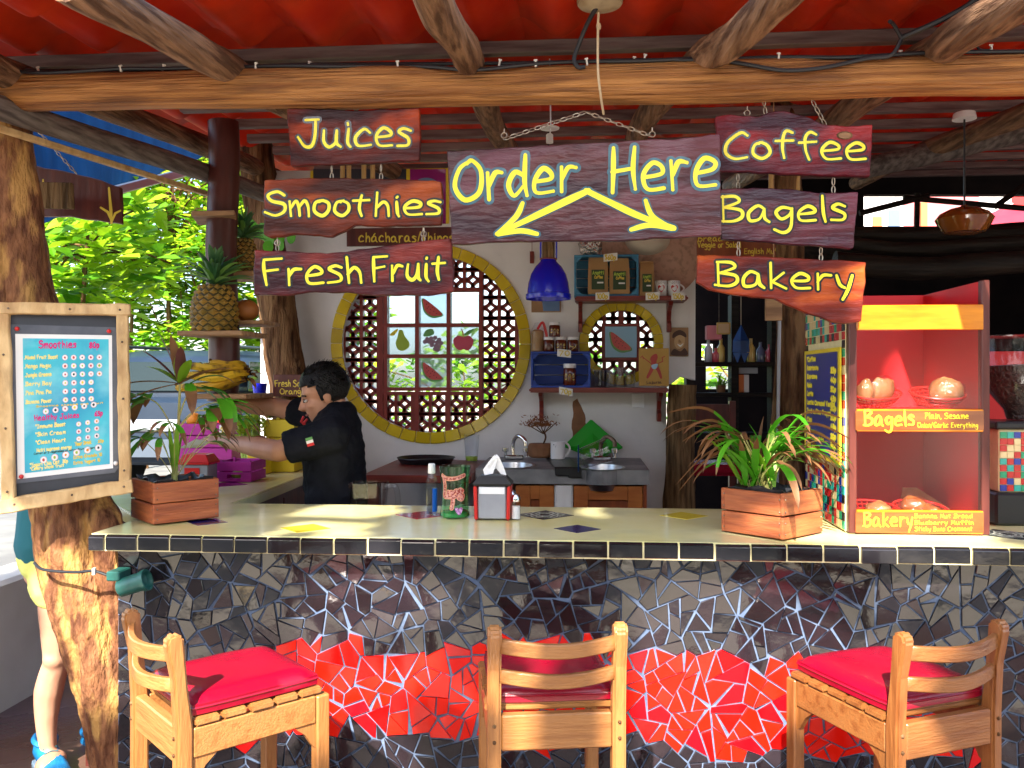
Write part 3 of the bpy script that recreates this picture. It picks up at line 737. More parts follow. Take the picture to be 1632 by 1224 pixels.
# ---------------------------------------------------------------- white back wall with round windows
YW = 2.42; WT = .16
wl = thing('back_wall', onY(780, 800, YW), 'white plaster back wall with a large and a small round lattice window', 'wall')
def p3(u, v, w_): return onY(u, -v, YW)+V(0, w_+WT/2, 0)
def circ(cx, cy, r, n=64): return [(cx+r*math.cos(2*math.pi*i/n), -cy+r*math.sin(2*math.pi*i/n)) for i in range(n)]
RW = (687, 548, 142); SW = (990, 547, 54)
def p3w(u, v, w_): return V(onY(u, -v, YW).x, YW+WT/2+w_, onY(u, -v, YW).z)
zfl = -proj((0, YW, 0))[1]
filled('plaster', [(415, zfl), (1062, zfl), (1062, -618), (1085, -600), (1108, -606), (1109, -272), (700, -272), (415, -272)], [circ(*RW), circ(*SW)], WT, MATS['plaster'], p3w, wl)
def ring(cx, cy, r0, r1, n, a0=0):
    for i in range(n):
        t0 = 2*math.pi*i/n+a0; t1 = t0+2*math.pi/n*.95; m = MB()
        A = []
        for r, dy in ((r0, -.012), (r1, -.012)):
            for k in range(4):
                t = t0+(t1-t0)*k/3; A.append((cx+r*math.cos(t), cy-r*math.sin(t)))
        P = [onY(*A[k], YW)+V(0, -.014, 0) for k in range(4)]+[onY(*A[k], YW)+V(0, -.014, 0) for k in (7, 6, 5, 4)]
        m.prism(P, (0, .0135, 0)); m.build('ring_tile', MATS['tile_yellow'], wl, bevel=.003)
ring(RW[0], RW[1], 141, 159, 40); ring(SW[0], SW[1], 52, 67, 26)
# bed of grout under the ring tiles
for (cx, cy, r0, r1) in ((RW[0], RW[1], 142.5, 158), (SW[0], SW[1], 54.5, 66)):
    m = MB(); n = 64; P = [onY(cx+r*math.cos(2*math.pi*i/n), cy-r*math.sin(2*math.pi*i/n), YW)+V(0, -.004, 0) for r in (r0, r1) for i in range(n)]
    m.add(P, [(i, (i+1) % n, n+(i+1) % n, n+i) for i in range(n)]); m.build('ring_grout', MATS['cream_grout'], wl)
# lattice blocks
YL = YW+.07
PX = mpp(onY(687, 548, YL))
def lattice_mesh(nx, nz, cw, ch, dep=.05, bar=.021, arc=.0105):
    m = MB(); W_, H_ = nx*cw, nz*ch
    for i in range(nx+1): m.bb((i*cw-bar/2, -dep/2, 0), (i*cw+bar/2, dep/2, H_))
    for i in range(nz+1): m.bb((-bar/2+.0005, -dep/2+.001, i*ch-bar/2), (W_+bar/2-.0005, dep/2-.001, i*ch+bar/2))
    for i in range(nx):
        for j in range(nz):
            for cx, cz, a0 in ((0, 0, 0), (1, 0, 90), (1, 1, 180), (0, 1, 270)):
                c = V((i+cx)*cw, 0, (j+cz)*ch); r = min(cw, ch)*.56
                P = [c+V(r*math.cos(R(a0+6+78*k/6)), 0, r*math.sin(R(a0+6+78*k/6))) for k in range(7)]
                vs_ = []; fs = []
                for k, p in enumerate(P):
                    d = (p-c).normalized()
                    vs_ += [p+d*arc+V(0, -dep*.4, 0), p-d*arc+V(0, -dep*.4, 0), p-d*arc+V(0, dep*.4, 0), p+d*arc+V(0, dep*.4, 0)]
                for k in range(6):
                    for e in range(4): fs.append((4*k+e, 4*k+(e+1) % 4, 4*k+4+(e+1) % 4, 4*k+4+e))
                m.add(vs_, fs)
    return m
lat = thing('round_window_lattice', onY(687, 690, YL), 'dark red round window lattice set with nine glass blocks and painted fruit', 'window')
lm = None
for cx in (578, 796, 520, 854):
    for k in range(9):
        cy = 425+33*k
        if math.hypot(cx-RW[0], cy-RW[1]) > RW[2]+24: continue
        p = onY(cx-27.5, cy+16, YL)
        if lm is None:
            lm = lattice_mesh(2, 1, 27.5*PX, 32*PX).build('lattice_block', MATS['lattice'], lat, local=True)
            o = lm
        else: o = bpy.data.objects.new('lattice_block', lm.data); col.objects.link(o); o.parent = lat
        o.location = p-lat.location
for cx in (633, 687, 741):
    for cy in (414, 447, 643, 676, 708):
        p = onY(cx-26.5, cy+16, YL); o = bpy.data.objects.new('lattice_block', lm.data); col.objects.link(o); o.parent = lat; o.location = p-lat.location; o.scale = (.96, 1, 1)
# mullions of the glass block grid
m = MB()
for u in (609, 616, 666, 716, 767, 824, 550):
    a, b = onY(u, 400, YL), onY(u, 700, YL); m.bb((a.x-.012, YL-.032, b.z), (a.x+.012, YL+.032, a.z))
for v in (463, 519, 568, 620, 627):
    a, b = onY(607, v, YL), onY(768, v, YL); m.bb((a.x, YL-.031, a.z-.011), (b.x, YL+.031, a.z+.011))
m.build('mullion', MATS['lattice'], lat)
def disk(m, c, r, to3d, n=20, lift=0, sx=1, sy=1): m.add([to3d(c[0]+r*sx*math.cos(2*math.pi*i/n), c[1]+r*sy*math.sin(2*math.pi*i/n), lift) for i in range(n)], [list(range(n))])
def shape(name, pts, mt, to3d, parent, lift, sm=5):
    P = curve_pts([V(x, y, 0) for x, y in pts], sm, True) if sm else [V(x, y, 0) for x, y in pts]
    m = MB(); m.add([to3d(p.x, p.y, lift) for p in P], [list(range(len(P)))]); return m.build(name, MATS[mt] if isinstance(mt, str) else mt, parent)
mat('melon', (.5, .06, .06), rough=.4); mat('rind', (.1, .3, .08), rough=.4); mat('pear', (.3, .42, .03), rough=.4); mat('apple', (.5, .05, .1), rough=.4); mat('grape', (.22, .12, .18), rough=.4); mat('stained_blue', (.4, .66, .86), rough=.2, trans=.3)
def milky(name, c_, f_):
    m_ = glass(name, c_, .9, .1, bump=.6, bscale=20); nt_ = m_.node_tree; out = nt_.nodes['Material Output']; d_ = node(nt_, 'ShaderNodeBsdfDiffuse'); d_.inputs[0].default_value = (*c_, 1); mx_ = node(nt_, 'ShaderNodeMixShader'); mx_.inputs[0].default_value = f_
    src_ = out.inputs[0].links[0].from_socket; nt_.links.new(src_, mx_.inputs[1]); nt_.links.new(d_.outputs[0], mx_.inputs[2]); nt_.links.new(mx_.outputs[0], out.inputs[0])
milky('stained', (.78, .87, .96), .28)
def fruit(kind, cx, cy, s, to3d, par, lift):
    """small painted fruit, s = half size in pixels"""
    def q(pts): return [(cx+x*s, -cy+y*s) for x, y in pts]
    if kind == 'melon':
        arc = [(-.75+0, .78)]; th = [R(128+k*20) for k in range(10)]
        rind = [(.1+.95*math.cos(t)*.95-.0, .1+.95*math.sin(t)) for t in th]
        shape('painted_rind', q([(-.7, .75), (-.78, .2), (-.6, -.35), (-.15, -.7), (.35, -.72), (.78, -.42)]), 'rind', to3d, par, lift, 4)
        shape('painted_melon', q([(-.62, .72), (-.68, .2), (-.5, -.25), (-.1, -.55), (.3, -.58), (.7, -.4)]), 'melon', to3d, par, lift+.001, 4)
        m = MB()
        for x, y in ((-.45, .3), (-.3, .1), (-.15, -.1), (.1, -.25), (-.4, 0), (-.2, -.35), (.3, -.4), (-.3, .4), (.0, .05), (.15, -.05)): disk(m, (cx+x*s, -cy+y*s), s*.04, to3d, 6, lift+.0016)
        m.build('seeds', MATS['black_paint'], par)
    if kind == 'pear':
        shape('painted_pear', q([(-.15, .75), (-.25, .3), (-.4, -.2), (-.25, -.65), (.15, -.78), (.6, -.5), (.6, -.1), (.3, .3), (.12, .75)]), 'pear', to3d, par, lift); shape('painted_leaf', q([(-.2, .85), (-.5, .75), (-.85, .4), (-.5, .4)]), 'inlay_yellow', to3d, par, lift+.001)
    if kind == 'apple':
        shape('painted_apple', q([(0, .28), (-.45, .35), (-.78, 0), (-.6, -.55), (-.25, -.75), (0, -.66), (.3, -.75), (.62, -.5), (.74, 0), (.45, .35)]), 'apple', to3d, par, lift)
        m = MB(); brush(m, [[Vector((cx, -cy+.25*s)), Vector((cx-.05*s, -cy+.6*s)), Vector((cx-.15*s, -cy+.85*s))]], s*.05, to3d, lift+.001); m.build('painted_stalk', MATS['kraft'], par)
        shape('painted_leaf', q([(.05, .4), (.3, .7), (.75, .85), (.5, .5)]), 'rind', to3d, par, lift+.001)
    if kind == 'grape':
        m = MB()
        for k, (x, y) in enumerate([(-.4, .1), (-.1, .15), (.2, .2), (.5, .05), (-.25, -.1), (.05, -.1), (.35, -.15), (.65, -.2), (-.05, -.35), (.25, -.4), (.5, -.45), (.2, -.65), (.42, -.7), (-.55, -.1)]): disk(m, (cx+x*s, -cy+y*s), s*.17, to3d, 10, lift+.0004*k)
        m.build('painted_grapes', MATS['grape'], par); shape('painted_leaf', q([(-.7, .35), (-.45, .8), (0, .85), (.1, .5), (-.3, .3)]), 'rind', to3d, par, lift)
for j, cy in enumerate((492, 543, 593)):
    for i, cx in enumerate((641, 691, 740)):
        a = onY(cx-23.5, cy+23.5, YL); b = onY(cx+23.5, cy-23.5, YL)
        par = {(1, 0): 'melon', (0, 1): 'pear', (1, 1): 'grape', (2, 1): 'apple', (1, 2): 'melon'}.get((i, j))
        m = MB(); m.bb((a.x, YL-.034, a.z), (b.x, YL+.034, b.z))
        g = m.build('glass_block', MATS['stained' if par else 'block_glass'], lat, bevel=.008, seg=2, smooth=True)
        if par: fruit(par, cx, cy, 21, lambda u, v, w_: onY(u, -v, YL)+V(0, -.0365-w_, 0), g, .0002)
# small window
la2 = thing('small_round_window', onY(990, 590, YL), 'small round red lattice window with a painted watermelon tile', 'window')
for cx in (948, 1001):
    for k in range(5):
        p = onY(cx-13, 508+33*k, YL); o = bpy.data.objects.new('lattice_block', lm.data); col.objects.link(o); o.parent = la2; o.location = p-la2.location
a, b = onY(964, 570, YL), onY(1014, 521, YL); m = MB(); m.bb((a.x-.02, YL-.04, a.z-.02), (b.x+.02, YL-.02, b.z+.02)); m.build('tile_frame', MATS['lattice'], la2, bevel=.003)
m = MB(); m.bb((a.x, YL-.05, a.z), (b.x, YL-.041, b.z)); g = m.build('painted_tile', MATS['stained_blue'], la2, bevel=.002)
fruit('melon', 989, 546, 22, lambda u, v, w_: onY(u, -v, YL)+V(0, -.052-w_, 0), g, .0002)
# ---------------------------------------------------------------- sinks
ZS = 1.12; YF = 1.72
sk = thing('sink_counter', (onY(890, 760, YF).x, YW-.3, 0), 'grey concrete sink counter with two basins and orange wood doors', 'sink counter')
xa = onZ(752, 752, ZS).x; xb = onY(1035, 755, YF).x
def bowl(cx, cy, rx, ry, d=.1):
    n = 28; return [(rx, 0), (rx*.96, -.01), (rx*.85, -d*.7), (rx*.6, -d), (.01, -d)]
sinks = [onZ(815, 742, ZS), onZ(958, 745, ZS)]
holes = [[(c.x+.12*math.cos(2*math.pi*i/28), c.y+.16*math.sin(2*math.pi*i/28)) for i in range(28)] for c in sinks]
filled('slab', [(xa, YF), (xb, YF), (xb, YW-.002), (xa, YW-.002)], holes, .075, MATS['concrete'], lambda u, v, w_: V(u, v, ZS-.0375+w_), sk)
for c in sinks:
    m = MB(); m.lathe([(.128, .003), (.116, .004), (.11, -.03), (.09, -.11), (.01, -.125)], (c.x, c.y, ZS), 28, sy=1.33, cap=False); m.build('basin', MATS['steel'], sk, smooth=True)
def faucet(px, py, s=1):
    p = onZ(px, py, ZS); m = MB()
    m.bb((p.x-.05*s, p.y-.02, ZS+.003), (p.x+.06*s, p.y+.03, ZS+.03))
    f_ = m.build('faucet_base', MATS['chrome'], sk, bevel=.006)
    m = MB(); m.tube(curve_pts([p+V(0, 0, .02), p+V(0, 0, .1), p+V(.03, -.03, .14), p+V(.07, -.06, .12), p+V(.075, -.065, .085)], 6), .012, 10); m.build('spout', MATS['iron' if px > 900 else 'chrome'], sk, smooth=True)
    for dx in (-.045, .075):
        m = MB(); m.lathe([(.01, .02), (.01, .045), (.02, .05), (.02, .07), (.008, .075)], p+V(dx, 0, 0), 10); m.build('tap', MATS['chrome'], sk, smooth=True)
faucet(818, 733); faucet(958, 735)
xp0, xp1 = onY(884, 780, YF+.03).x, onY(913, 780, YF+.03).x
m = MB(); m.bb((xp0, YF+.012, 0), (xp1, YW-.01, ZS-.077)); m.build('pillar', MATS['plaster'], sk, bevel=.01)
def door(px0, px1, name='door'):
    x0, x1 = onY(px0, 780, YF+.04).x, onY(px1, 780, YF+.04).x; z1 = ZS-.085; z0 = .15
    m = MB(); m.bb((x0, YF+.05, z0), (x1, YF+.062, z1)); d = m.build(name, MATS['cab_panel'], sk)
    s_ = .075
    for a, b in (((x0, z0), (x0+s_, z1)), ((x1-s_, z0), (x1, z1)), ((x0+s_+.0005, z1-s_), (x1-s_-.0005, z1)), ((x0+s_+.0005, z0), (x1-s_-.0005, z0+s_))):
        m = MB(); m.bb((a[0], YF+.03, a[1]), (b[0], YF+.05, b[1])); m.build('door_rail', MATS['cab_orange'], d, bevel=.002)
door(822, 883); door(914, 1024)
m = MB(); m.bb((onY(1025, 780, YF+.03).x, YF+.02, 0), (xb-.012, YW-.01, ZS-.078)); m.build('end_panel', MATS['cab_panel'], sk)
m = MB(); m.bb((xa+.02, YF+.2, 0), (xb-.1, YF+.22, ZS-.2)); m.build('carcass', MATS['dark_wall'], sk)
# black rubber mat lying over the gap between the sinks
for k in range(2):
    m = MB(); a = onZ(868+k*20, 735, ZS); b = onZ(889+k*21, 752, ZS)
    m.prism([V(a.x, YW-.12, ZS+.004), V(a.x+.075, YW-.12, ZS+.004), V(b.x+.05, YF-.012, ZS+.006), V(b.x-.02, YF-.012, ZS+.006)], (0, 0, .008)); m.prism([V(b.x-.02, YF-.02, ZS+.01), V(b.x+.05, YF-.02, ZS+.01), V(b.x+.055, YF-.02, ZS-.03-.01*k), V(b.x-.015, YF-.02, ZS-.03-.01*k)], (0, .008, 0))
    tag(m.build('rubber_mat', MATS['black_plastic'], bevel=.003), ['black rubber mat beside the left sink, under the dried bonsai pot', 'black rubber mat under the white mug, beside the right sink'][k], 'mat', 'rubber mats between the sinks')
# dark wooden side table with a round tray, behind the man
zt2 = 1.1; p0 = onZ(575, 757, zt2); p1 = onZ(752, 757, zt2)
ct = thing('back_counter', ((p0.x+p1.x)/2, YW-.3, 0), 'dark wooden counter under the large round window', 'counter')
m = MB(); m.bb((p0.x, p0.y, zt2-.04), (xa-.004, YW-.004, zt2)); m.build('top', MATS['shelf_red'], ct, bevel=.006)
for dx in (p0.x+.05, p1.x-.08):
    m = MB(); m.bb((dx-.03, p0.y+.05, 0), (dx+.03, p0.y+.11, zt2-.04)); m.build('leg', MATS['shelf_red'], ct, bevel=.004)
m = MB(); c = onZ(679, 738, zt2); m.lathe([(.13, 0), (.15, .004), (.165, .028), (.17, .03), (.168, .034), (.145, .012), (.01, .01)], (c.x, c.y, zt2+.001), 36)
tag(m.build('serving_tray', MATS['black_plastic'], smooth=True), 'round black serving tray on the dark counter under the window', 'tray')
m = MB(); c = onZ(749, 736, zt2); m.lathe([(.034, 0), (.036, .004), (.046, .16), (.0445, .16), (.034, .006), (.0, .006)], (c.x+.01, c.y, zt2+.001), 20, cap=False)
o = thing('plastic_cup', (c.x+.01, c.y, zt2+.001), 'tall clear plastic cup with a little juice, left of the sinks', 'cup'); m.build('cup_body', MATS['plastic_clear'], o, smooth=True)
m = MB(); m.lathe([(.033, .007), (.037, .03), (.036, .032)], (c.x+.01, c.y, zt2), 18); m.build('juice', MATS['lime'], o, smooth=True)
# things standing on the sink counter
c = onZ(867, 733, ZS); o = thing('dried_bonsai', (c.x, c.y, ZS+.013), 'dried brown bonsai in a small clay pot beside the mug', 'plant')
m = MB(); m.lathe([(.04, 0), (.055, .01), (.06, .06), (.05, .085), (.045, .08)], (c.x-.02, c.y, ZS+.013), 14, sx=1.3); m.build('pot', MATS['terracotta'], o, bevel=.003)
m = MB(); m.tube(curve_pts([c+V(-.01, 0, .08), c+V(.01, 0, .13), c+V(-.005, 0, .17)], 5), .006, 6)
for k in range(6): m.tube([c+V(-.003, 0, .15), c+V(-.09+.033*k, .01*(k % 2), .2+.01*(k % 3))], .003, 5)
m.build('trunk', MATS['bark_dark'], o)
m = MB(); rr = random.Random(5)
for k in range(260):
    q = c+V(rr.gauss(-.025, .045), rr.gauss(0, .03), .195+abs(rr.gauss(0, .025))); d = V(rr.uniform(-1, 1), rr.uniform(-1, 1), rr.uniform(-1, 1)).normalized()*.012; e = d.orthogonal()*.6
    m.add([q-d, q+e*.4, q+d, q-e*.4], [(0, 1, 2, 3)])
m.build('foliage', mat('dry_leaf', (.2, .06, .02), (.3, .11, .03), scale=30, rough=.7), o)
c = onZ(889, 735, ZS); o = thing('mug', (c.x, c.y, ZS+.013), 'white china mug with black writing on the black mat', 'mug')
m = MB(); m.lathe([(.036, 0), (.041, .004), (.041, .1), (.0375, .1), (.0375, .01), (.001, .008)], (c.x, c.y, ZS+.013), 24, cap=False); m.build('mug_body', MATS['white_plastic'], o, smooth=True)
m = MB(); m.tube([c+V(.038+.03*math.sin(math.pi*k/8), 0, .03+.055*k/8+.013-.012*math.cos(math.pi*k/8)) for k in range(9)], .006, 8); m.build('handle', MATS['white_plastic'], o, smooth=True)
mug3 = lambda u, v, w_: V(c.x+.0418*math.sin(u), c.y-.0418*math.cos(u), ZS+.02+v)
m = MB(); st, W_ = text_strokes('my'); brush(m, [[Vector((-.7+p.x/W_*.5, .065+p.y*.0002)) for p in s_] for s_ in st], .0016, lambda u, v, w_: mug3(u, v, 0)); m.build('writing', MATS['black_paint'], o)
# green cutting board leaning on the wall
Yb = YW-.17
m = MB(); P = [onY(942, 668, YW-.02), onY(993, 713, YW-.06), onY(963, 743, YW-.12), onY(905, 712, YW-.06)]
zlow = ZS+.002
P = [V(onY(942, 668, YW-.03).x, YW-.02, onY(942, 668, YW-.03).z), V(onY(994, 714, YW-.08).x, YW-.075, onY(994, 714, YW-.08).z), V(onY(948, 752, YW-.13).x, YW-.14, ZS+.002), V(onY(897, 712, YW-.08).x, YW-.075, onY(897, 712, YW-.08).z)]
m.prism(P, (0, -.012, .002))
tag(m.build('cutting_board', MATS['cutting_green'], bevel=.006, seg=2), 'bright green plastic cutting board propped on its corner behind the right sink', 'cutting board')
# bare brick patch where the plaster has broken off
m = MB(); pl = jitpoly([(912, -706), (913, -640), (920, -635), (932, -660), (936, -680), (918, -704)], 6, 3, 2)
m.add([onY(p.x, -p.y, YW)+V(0, -.002, 0) for p in pl], [list(range(len(pl)))]); m.build('bare_brick', MATS['terracotta'], wl)
c = onZ(925, 752, ZS); o = thing('strainer_jug', (c.x, c.y, ZS), 'clear plastic jug lying upside down in the right sink', 'jug')
m = MB(); rot = Matrix.Rotation(R(70), 3, 'Y'); m.lathe([(.05, 0), (.052, .004), (.062, .15), (.06, .15), (.05, .008), (.0, .006)], c+V(.0, -.02, .065), 20, rot=rot, cap=False); m.build('jug_body', MATS['plastic_clear'], o, smooth=True)
m = MB(); m.tube([c+V(-.01, -.04, .07)+V(0, .065*math.cos(2*math.pi*k/20), .065*math.sin(2*math.pi*k/20)) for k in range(20)], .004, 6, closed=True); m.build('rim', MATS['lantern_blue'], o, smooth=True)
# ---------------------------------------------------------------- wall shelves with brackets
def shelf(px0, px1, py, label, brx, d=.2):
    a, b = onY(px0, py, YW-d), onY(px1, py, YW-d)
    o = thing('wall_shelf', ((a.x+b.x)/2, YW, a.z-.03), label, 'shelf')
    m = MB(); m.bb((a.x, YW-d, a.z-.028), (b.x, YW-.002, a.z)); m.build('board', MATS['shelf_red'], o, bevel=.008, seg=2)
    for bx in brx:
        x = onY(bx, py, YW-.1).x; zt_ = a.z-.029
        m = MB(); P = [V(x-.012, YW-d+.03, zt_), V(x-.012, YW-.002, zt_), V(x-.012, YW-.002, zt_-.17), V(x-.012, YW-.05, zt_-.17), V(x-.012, YW-.06, zt_-.12), V(x-.012, YW-.03, zt_-.1), V(x-.012, YW-.06, zt_-.05), V(x-.012, YW-d+.05, zt_-.02)]
        m.prism(P, (.024, 0, 0)); m.build('bracket', MATS['shelf_red'], o, bevel=.003)
    return a.z
ZU = shelf(916, 1097, 472, 'dark red wall shelf holding coffee bags above the small round window', (925, 1068))
ZD = shelf(843, 1067, 618, 'dark red wall shelf with glasses and honey jars, below the small round window', (862, 1052))
YSH = YW-.1
def pricetag(px, py, Y, txt, lab):
    o = thing('price_tag', onY(px, py+7, Y), lab, 'price tag', 'price tags on the shelves')
    tx = lambda u, v, w_: onY(u, -v, Y)+V(0, -w_, 0)
    m = MB(); r_ = random.Random(px); t = r_.uniform(-2, 2); m.prism([tx(px-11, -py-6+t, 0), tx(px+11, -py-6-t, 0), tx(px+11, -py+6-t, 0), tx(px-11, -py+6+t, 0)], (0, -.001, 0)); m.build('card', MATS['paper'], o)
    write('price', txt, px-9, px+8, -py-4, 8, .9, tx, MATS['yellow_dim'], o, .0022)
pricetag(973, 410, YW-.235, '$60p', 'white price card clipped over the two coffee bags'); pricetag(960, 472, YW-.203, '100p', 'white price card at the left end of the upper shelf edge'); pricetag(1040, 472, YW-.203, '150p', 'white price card under the green coffee packet'); pricetag(1081, 472, YW-.203, '150p', 'white price card under the two heart mugs')
pricetag(899, 563, YW-.205, '70', 'crumpled white price tag on the front of the dark blue crate'); pricetag(902, 624, YW-.205, '70p', 'white price card hanging under the lower shelf')
def open_crate(px0, px1, py0, py1, z, d, mt, label, slats=3, name='crate'):
    a, b = onY(px0, py1, YW-d), onY(px1, py0, YW-d); x0, x1, z0, z1 = a.x, b.x, z+.001, b.z
    o = thing(name, ((x0+x1)/2, YW-d/2, z0), label, 'crate')
    t = .012
    for q0, q1 in (((x0, z0), (x1, z0+t)), ((x0, z1-t), (x1, z1)), ((x0, z0+t+.0005), (x0+t, z1-t-.0005)), ((x1-t, z0+t+.0005), (x1, z1-t-.0005))):
        m = MB(); m.bb((q0[0], YW-d, q0[1]), (q1[0], YW-.02, q1[1])); m.build('side_board', MATS[mt], o, bevel=.002)
    h = (z1-z0-2*t)/slats
    for k in range(slats):
        m = MB(); m.bb((x0+t+.001, YW-.032, z0+t+h*k+.003), (x1-t-.001, YW-.02, z0+t+h*(k+1)-.003)); m.build('back_slat', MATS[mt], o, bevel=.002)
    for sx, sz in ((0, 0), (1, 0), (0, 1), (1, 1)):
        cx = x0+t if sx == 0 else x1-t; cz = z0+t if sz == 0 else z1-t; e = .035
        m = MB(); m.prism([V(cx, YW-d+.004, cz), V(cx+(e if sx == 0 else -e), YW-d+.004, cz), V(cx, YW-d+.004, cz+(e if sz == 0 else -e))], (0, .02, 0)); m.build('corner_block', MATS[mt], o)
open_crate(915, 1018, 405, 465, ZU, .17, 'crate_teal', 'light blue wooden crate on the upper shelf with two coffee bags inside', 4)
open_crate(846, 941, 560, 612, ZD, .19, 'crate_blue', 'dark blue slatted crate on the lower shelf under the honey jars', 3)
def bag(px0, px1, py0, Y, lab, mt='kraft'):
    a, b = onY(px0, py0, Y), onY(px1, py0, Y); w_ = b.x-a.x; z0 = ZU+.014 if Y < YW-.13+.0001 and px0 < 1010 else ZU+.001; h = a.z-z0; cx = (a.x+b.x)/2
    o = thing('coffee_bag', (cx, Y, z0), lab, 'coffee bag', 'paper coffee bags on the upper shelf')
    m = MB(); rows = []
    for k, (s, dd, zz) in enumerate(((.46, .028, 0), (.5, .03, .02), (.5, .03, .5), (.48, .026, .72), (.47, .014, .88), (.46, .006, .97), (.46, .006, 1))):
        rows.append([(cx-w_*s, -dd), (cx, -dd*1.12), (cx+w_*s, -dd), (cx+w_*s, dd), (cx, dd), (cx-w_*s, dd)])
        rows[-1] = [V(x, Y+y+.01*noise.noise(Vector((x*40, k, y*9))), z0+h*zz) for x, y in rows[-1]]
    vs_ = [p for r_ in rows for p in r_]; fs = [[0, 1, 2, 3, 4, 5], [36+i for i in range(6)]]
    for k in range(6):
        for i in range(6): fs.append((6*k+i, 6*k+(i+1) % 6, 6*k+6+(i+1) % 6, 6*k+6+i))
    m.add(vs_, fs); m.build('bag', MATS[mt], o, smooth=True, angle=.9)
    tx = lambda u, v, w2: V(cx+u*w_, Y-.043-w2, z0+h*v)
    m = MB(); m.prism([tx(-.32, .12, 0), tx(.32, .12, 0), tx(.32, .62, 0), tx(-.32, .62, 0)], (0, .008, 0)); lb = m.build('label', MATS['label_green'], o)
    write('logo', 'Anotti', -.27, .27, .5, .09, .016, tx, MATS['lime'], lb, .001); write('logo', 'Coffee', -.18, .22, .4, .07, .012, tx, MATS['yellow_dim'], lb, .001)
    m = MB(); m.prism([tx(-.05, .27, .001), tx(.26, .27, .001), tx(.26, .31, .001), tx(-.05, .31, .001)], (0, .0005, 0)); m.build('white_line', MATS['paper'], lb)
bag(937, 969, 408, YW-.13, 'brown paper coffee bag on the left inside the light blue crate'); bag(971, 1003, 412, YW-.13, 'brown paper coffee bag on the right inside the light blue crate'); bag(1019, 1042, 417, YW-.129, 'coffee packet with a green label standing outside the light blue crate')
m = MB(); p = onY(947, 404, YW-.1); m.ball(p+V(-.02, 0, .045), (.075, .05, .06), 14, 9)
for i, q in enumerate(m.v): m.v[i] = q+V(0, 0, .03*noise.noise(q*26))+V(.02*noise.noise(q*30+V(5, 0, 0)), 0, 0)
tag(m.build('foil_bag', MATS['foil']), 'crumpled shiny foil bag lying on top of the light blue crate', 'bag')
def heartmug(px, py, lab):
    p = onY(px, py, YSH); z0 = ZU+.001; o = thing('heart_mug', (p.x, YSH, z0), lab, 'mug', 'white mugs with a red heart')
    m = MB(); m.lathe([(.034, 0), (.036, .004), (.036, .092), (.033, .092), (.032, .01), (.001, .01)], (p.x, YSH, z0), 20, cap=False); m.build('mug_body', MATS['white_plastic'], o, smooth=True)
    P = curve_pts([V(0, -.02, 0), V(-.02, .006, 0), V(-.012, .02, 0), V(0, .012, 0), V(.012, .02, 0), V(.02, .006, 0)], 4, True)
    m = MB(); m.add([V(p.x+.0365*math.sin(q.x/.036), YSH-.0368*math.cos(q.x/.036), z0+.045+q.y) for q in P], [list(range(len(P)))]); m.build('heart', MATS['red_plastic'], o)
    m = MB(); st, W_ = text_strokes('Mocha'); brush(m, [[Vector((-.9+q.x/W_*1.7, .074+q.y*.00016)) for q in s_] for s_ in st], .0009, lambda u, v, w_: V(p.x+.0369*math.sin(u), YSH-.0369*math.cos(u), z0+v)); m.build('writing', MATS['black_paint'], o)
    m = MB(); m.tube([V(p.x+.034+.026*math.sin(math.pi*k/8), YSH+.015, z0+.025+.05*k/8) for k in range(9)], .005, 6); m.build('handle', MATS['white_plastic'], o, smooth=True)
heartmug(1053, 462, 'white mug with a red heart, next to the green coffee packet'); heartmug(1074, 462, 'white mug with a red heart at the right end of the upper shelf')
def jar(px, z0, Y, lab, txt='one', h=.085, r=.033):
    p = onY(px, 500, Y); o = thing('honey_jar', (p.x, Y, z0), lab, 'jar', 'dark honey jars')
    m = MB(); m.lathe([(r*.9, 0), (r, .006), (r, h*.72), (r*.86, h*.8)], (p.x, Y, z0), 18); m.build('jar_body', MATS['honey'], o, smooth=True)
    m = MB(); m.lathe([(r*.94, h*.8), (r*.96, h*.81), (r*.96, h*.98), (r*.9, h)], (p.x, Y, z0), 18); m.build('lid', MATS['white_plastic'], o, smooth=True)
    m = MB(); st, W_ = text_strokes(txt); brush(m, [[Vector((-.85+q.x/W_*1.7, h*.25+q.y*h*.0042)) for q in s_] for s_ in st], h*.022, lambda u, v, w_: V(p.x+(r+.0006)*math.sin(u), Y-(r+.0006)*math.cos(u), z0+v)); m.build('writing', MATS['yellow_dim'], o)
zc = onY(900, 560, YW-.19).z
jar(869+6, zc+.001, YW-.12, 'honey jar at the left of the row on the dark blue crate', 'H'); jar(894, zc+.001, YW-.12, 'honey jar in the middle of the row on the dark blue crate', 'one'); jar(913, zc+.001, YW-.12, 'honey jar at the right of the row on the dark blue crate', 'y')
jar(884, zc+.087, YW-.12, 'honey jar stacked on top of the jar row', 'one'); jar(908, ZD+.014, YW-.15, 'largest honey jar, standing inside the dark blue crate', 'one', .125, .038)
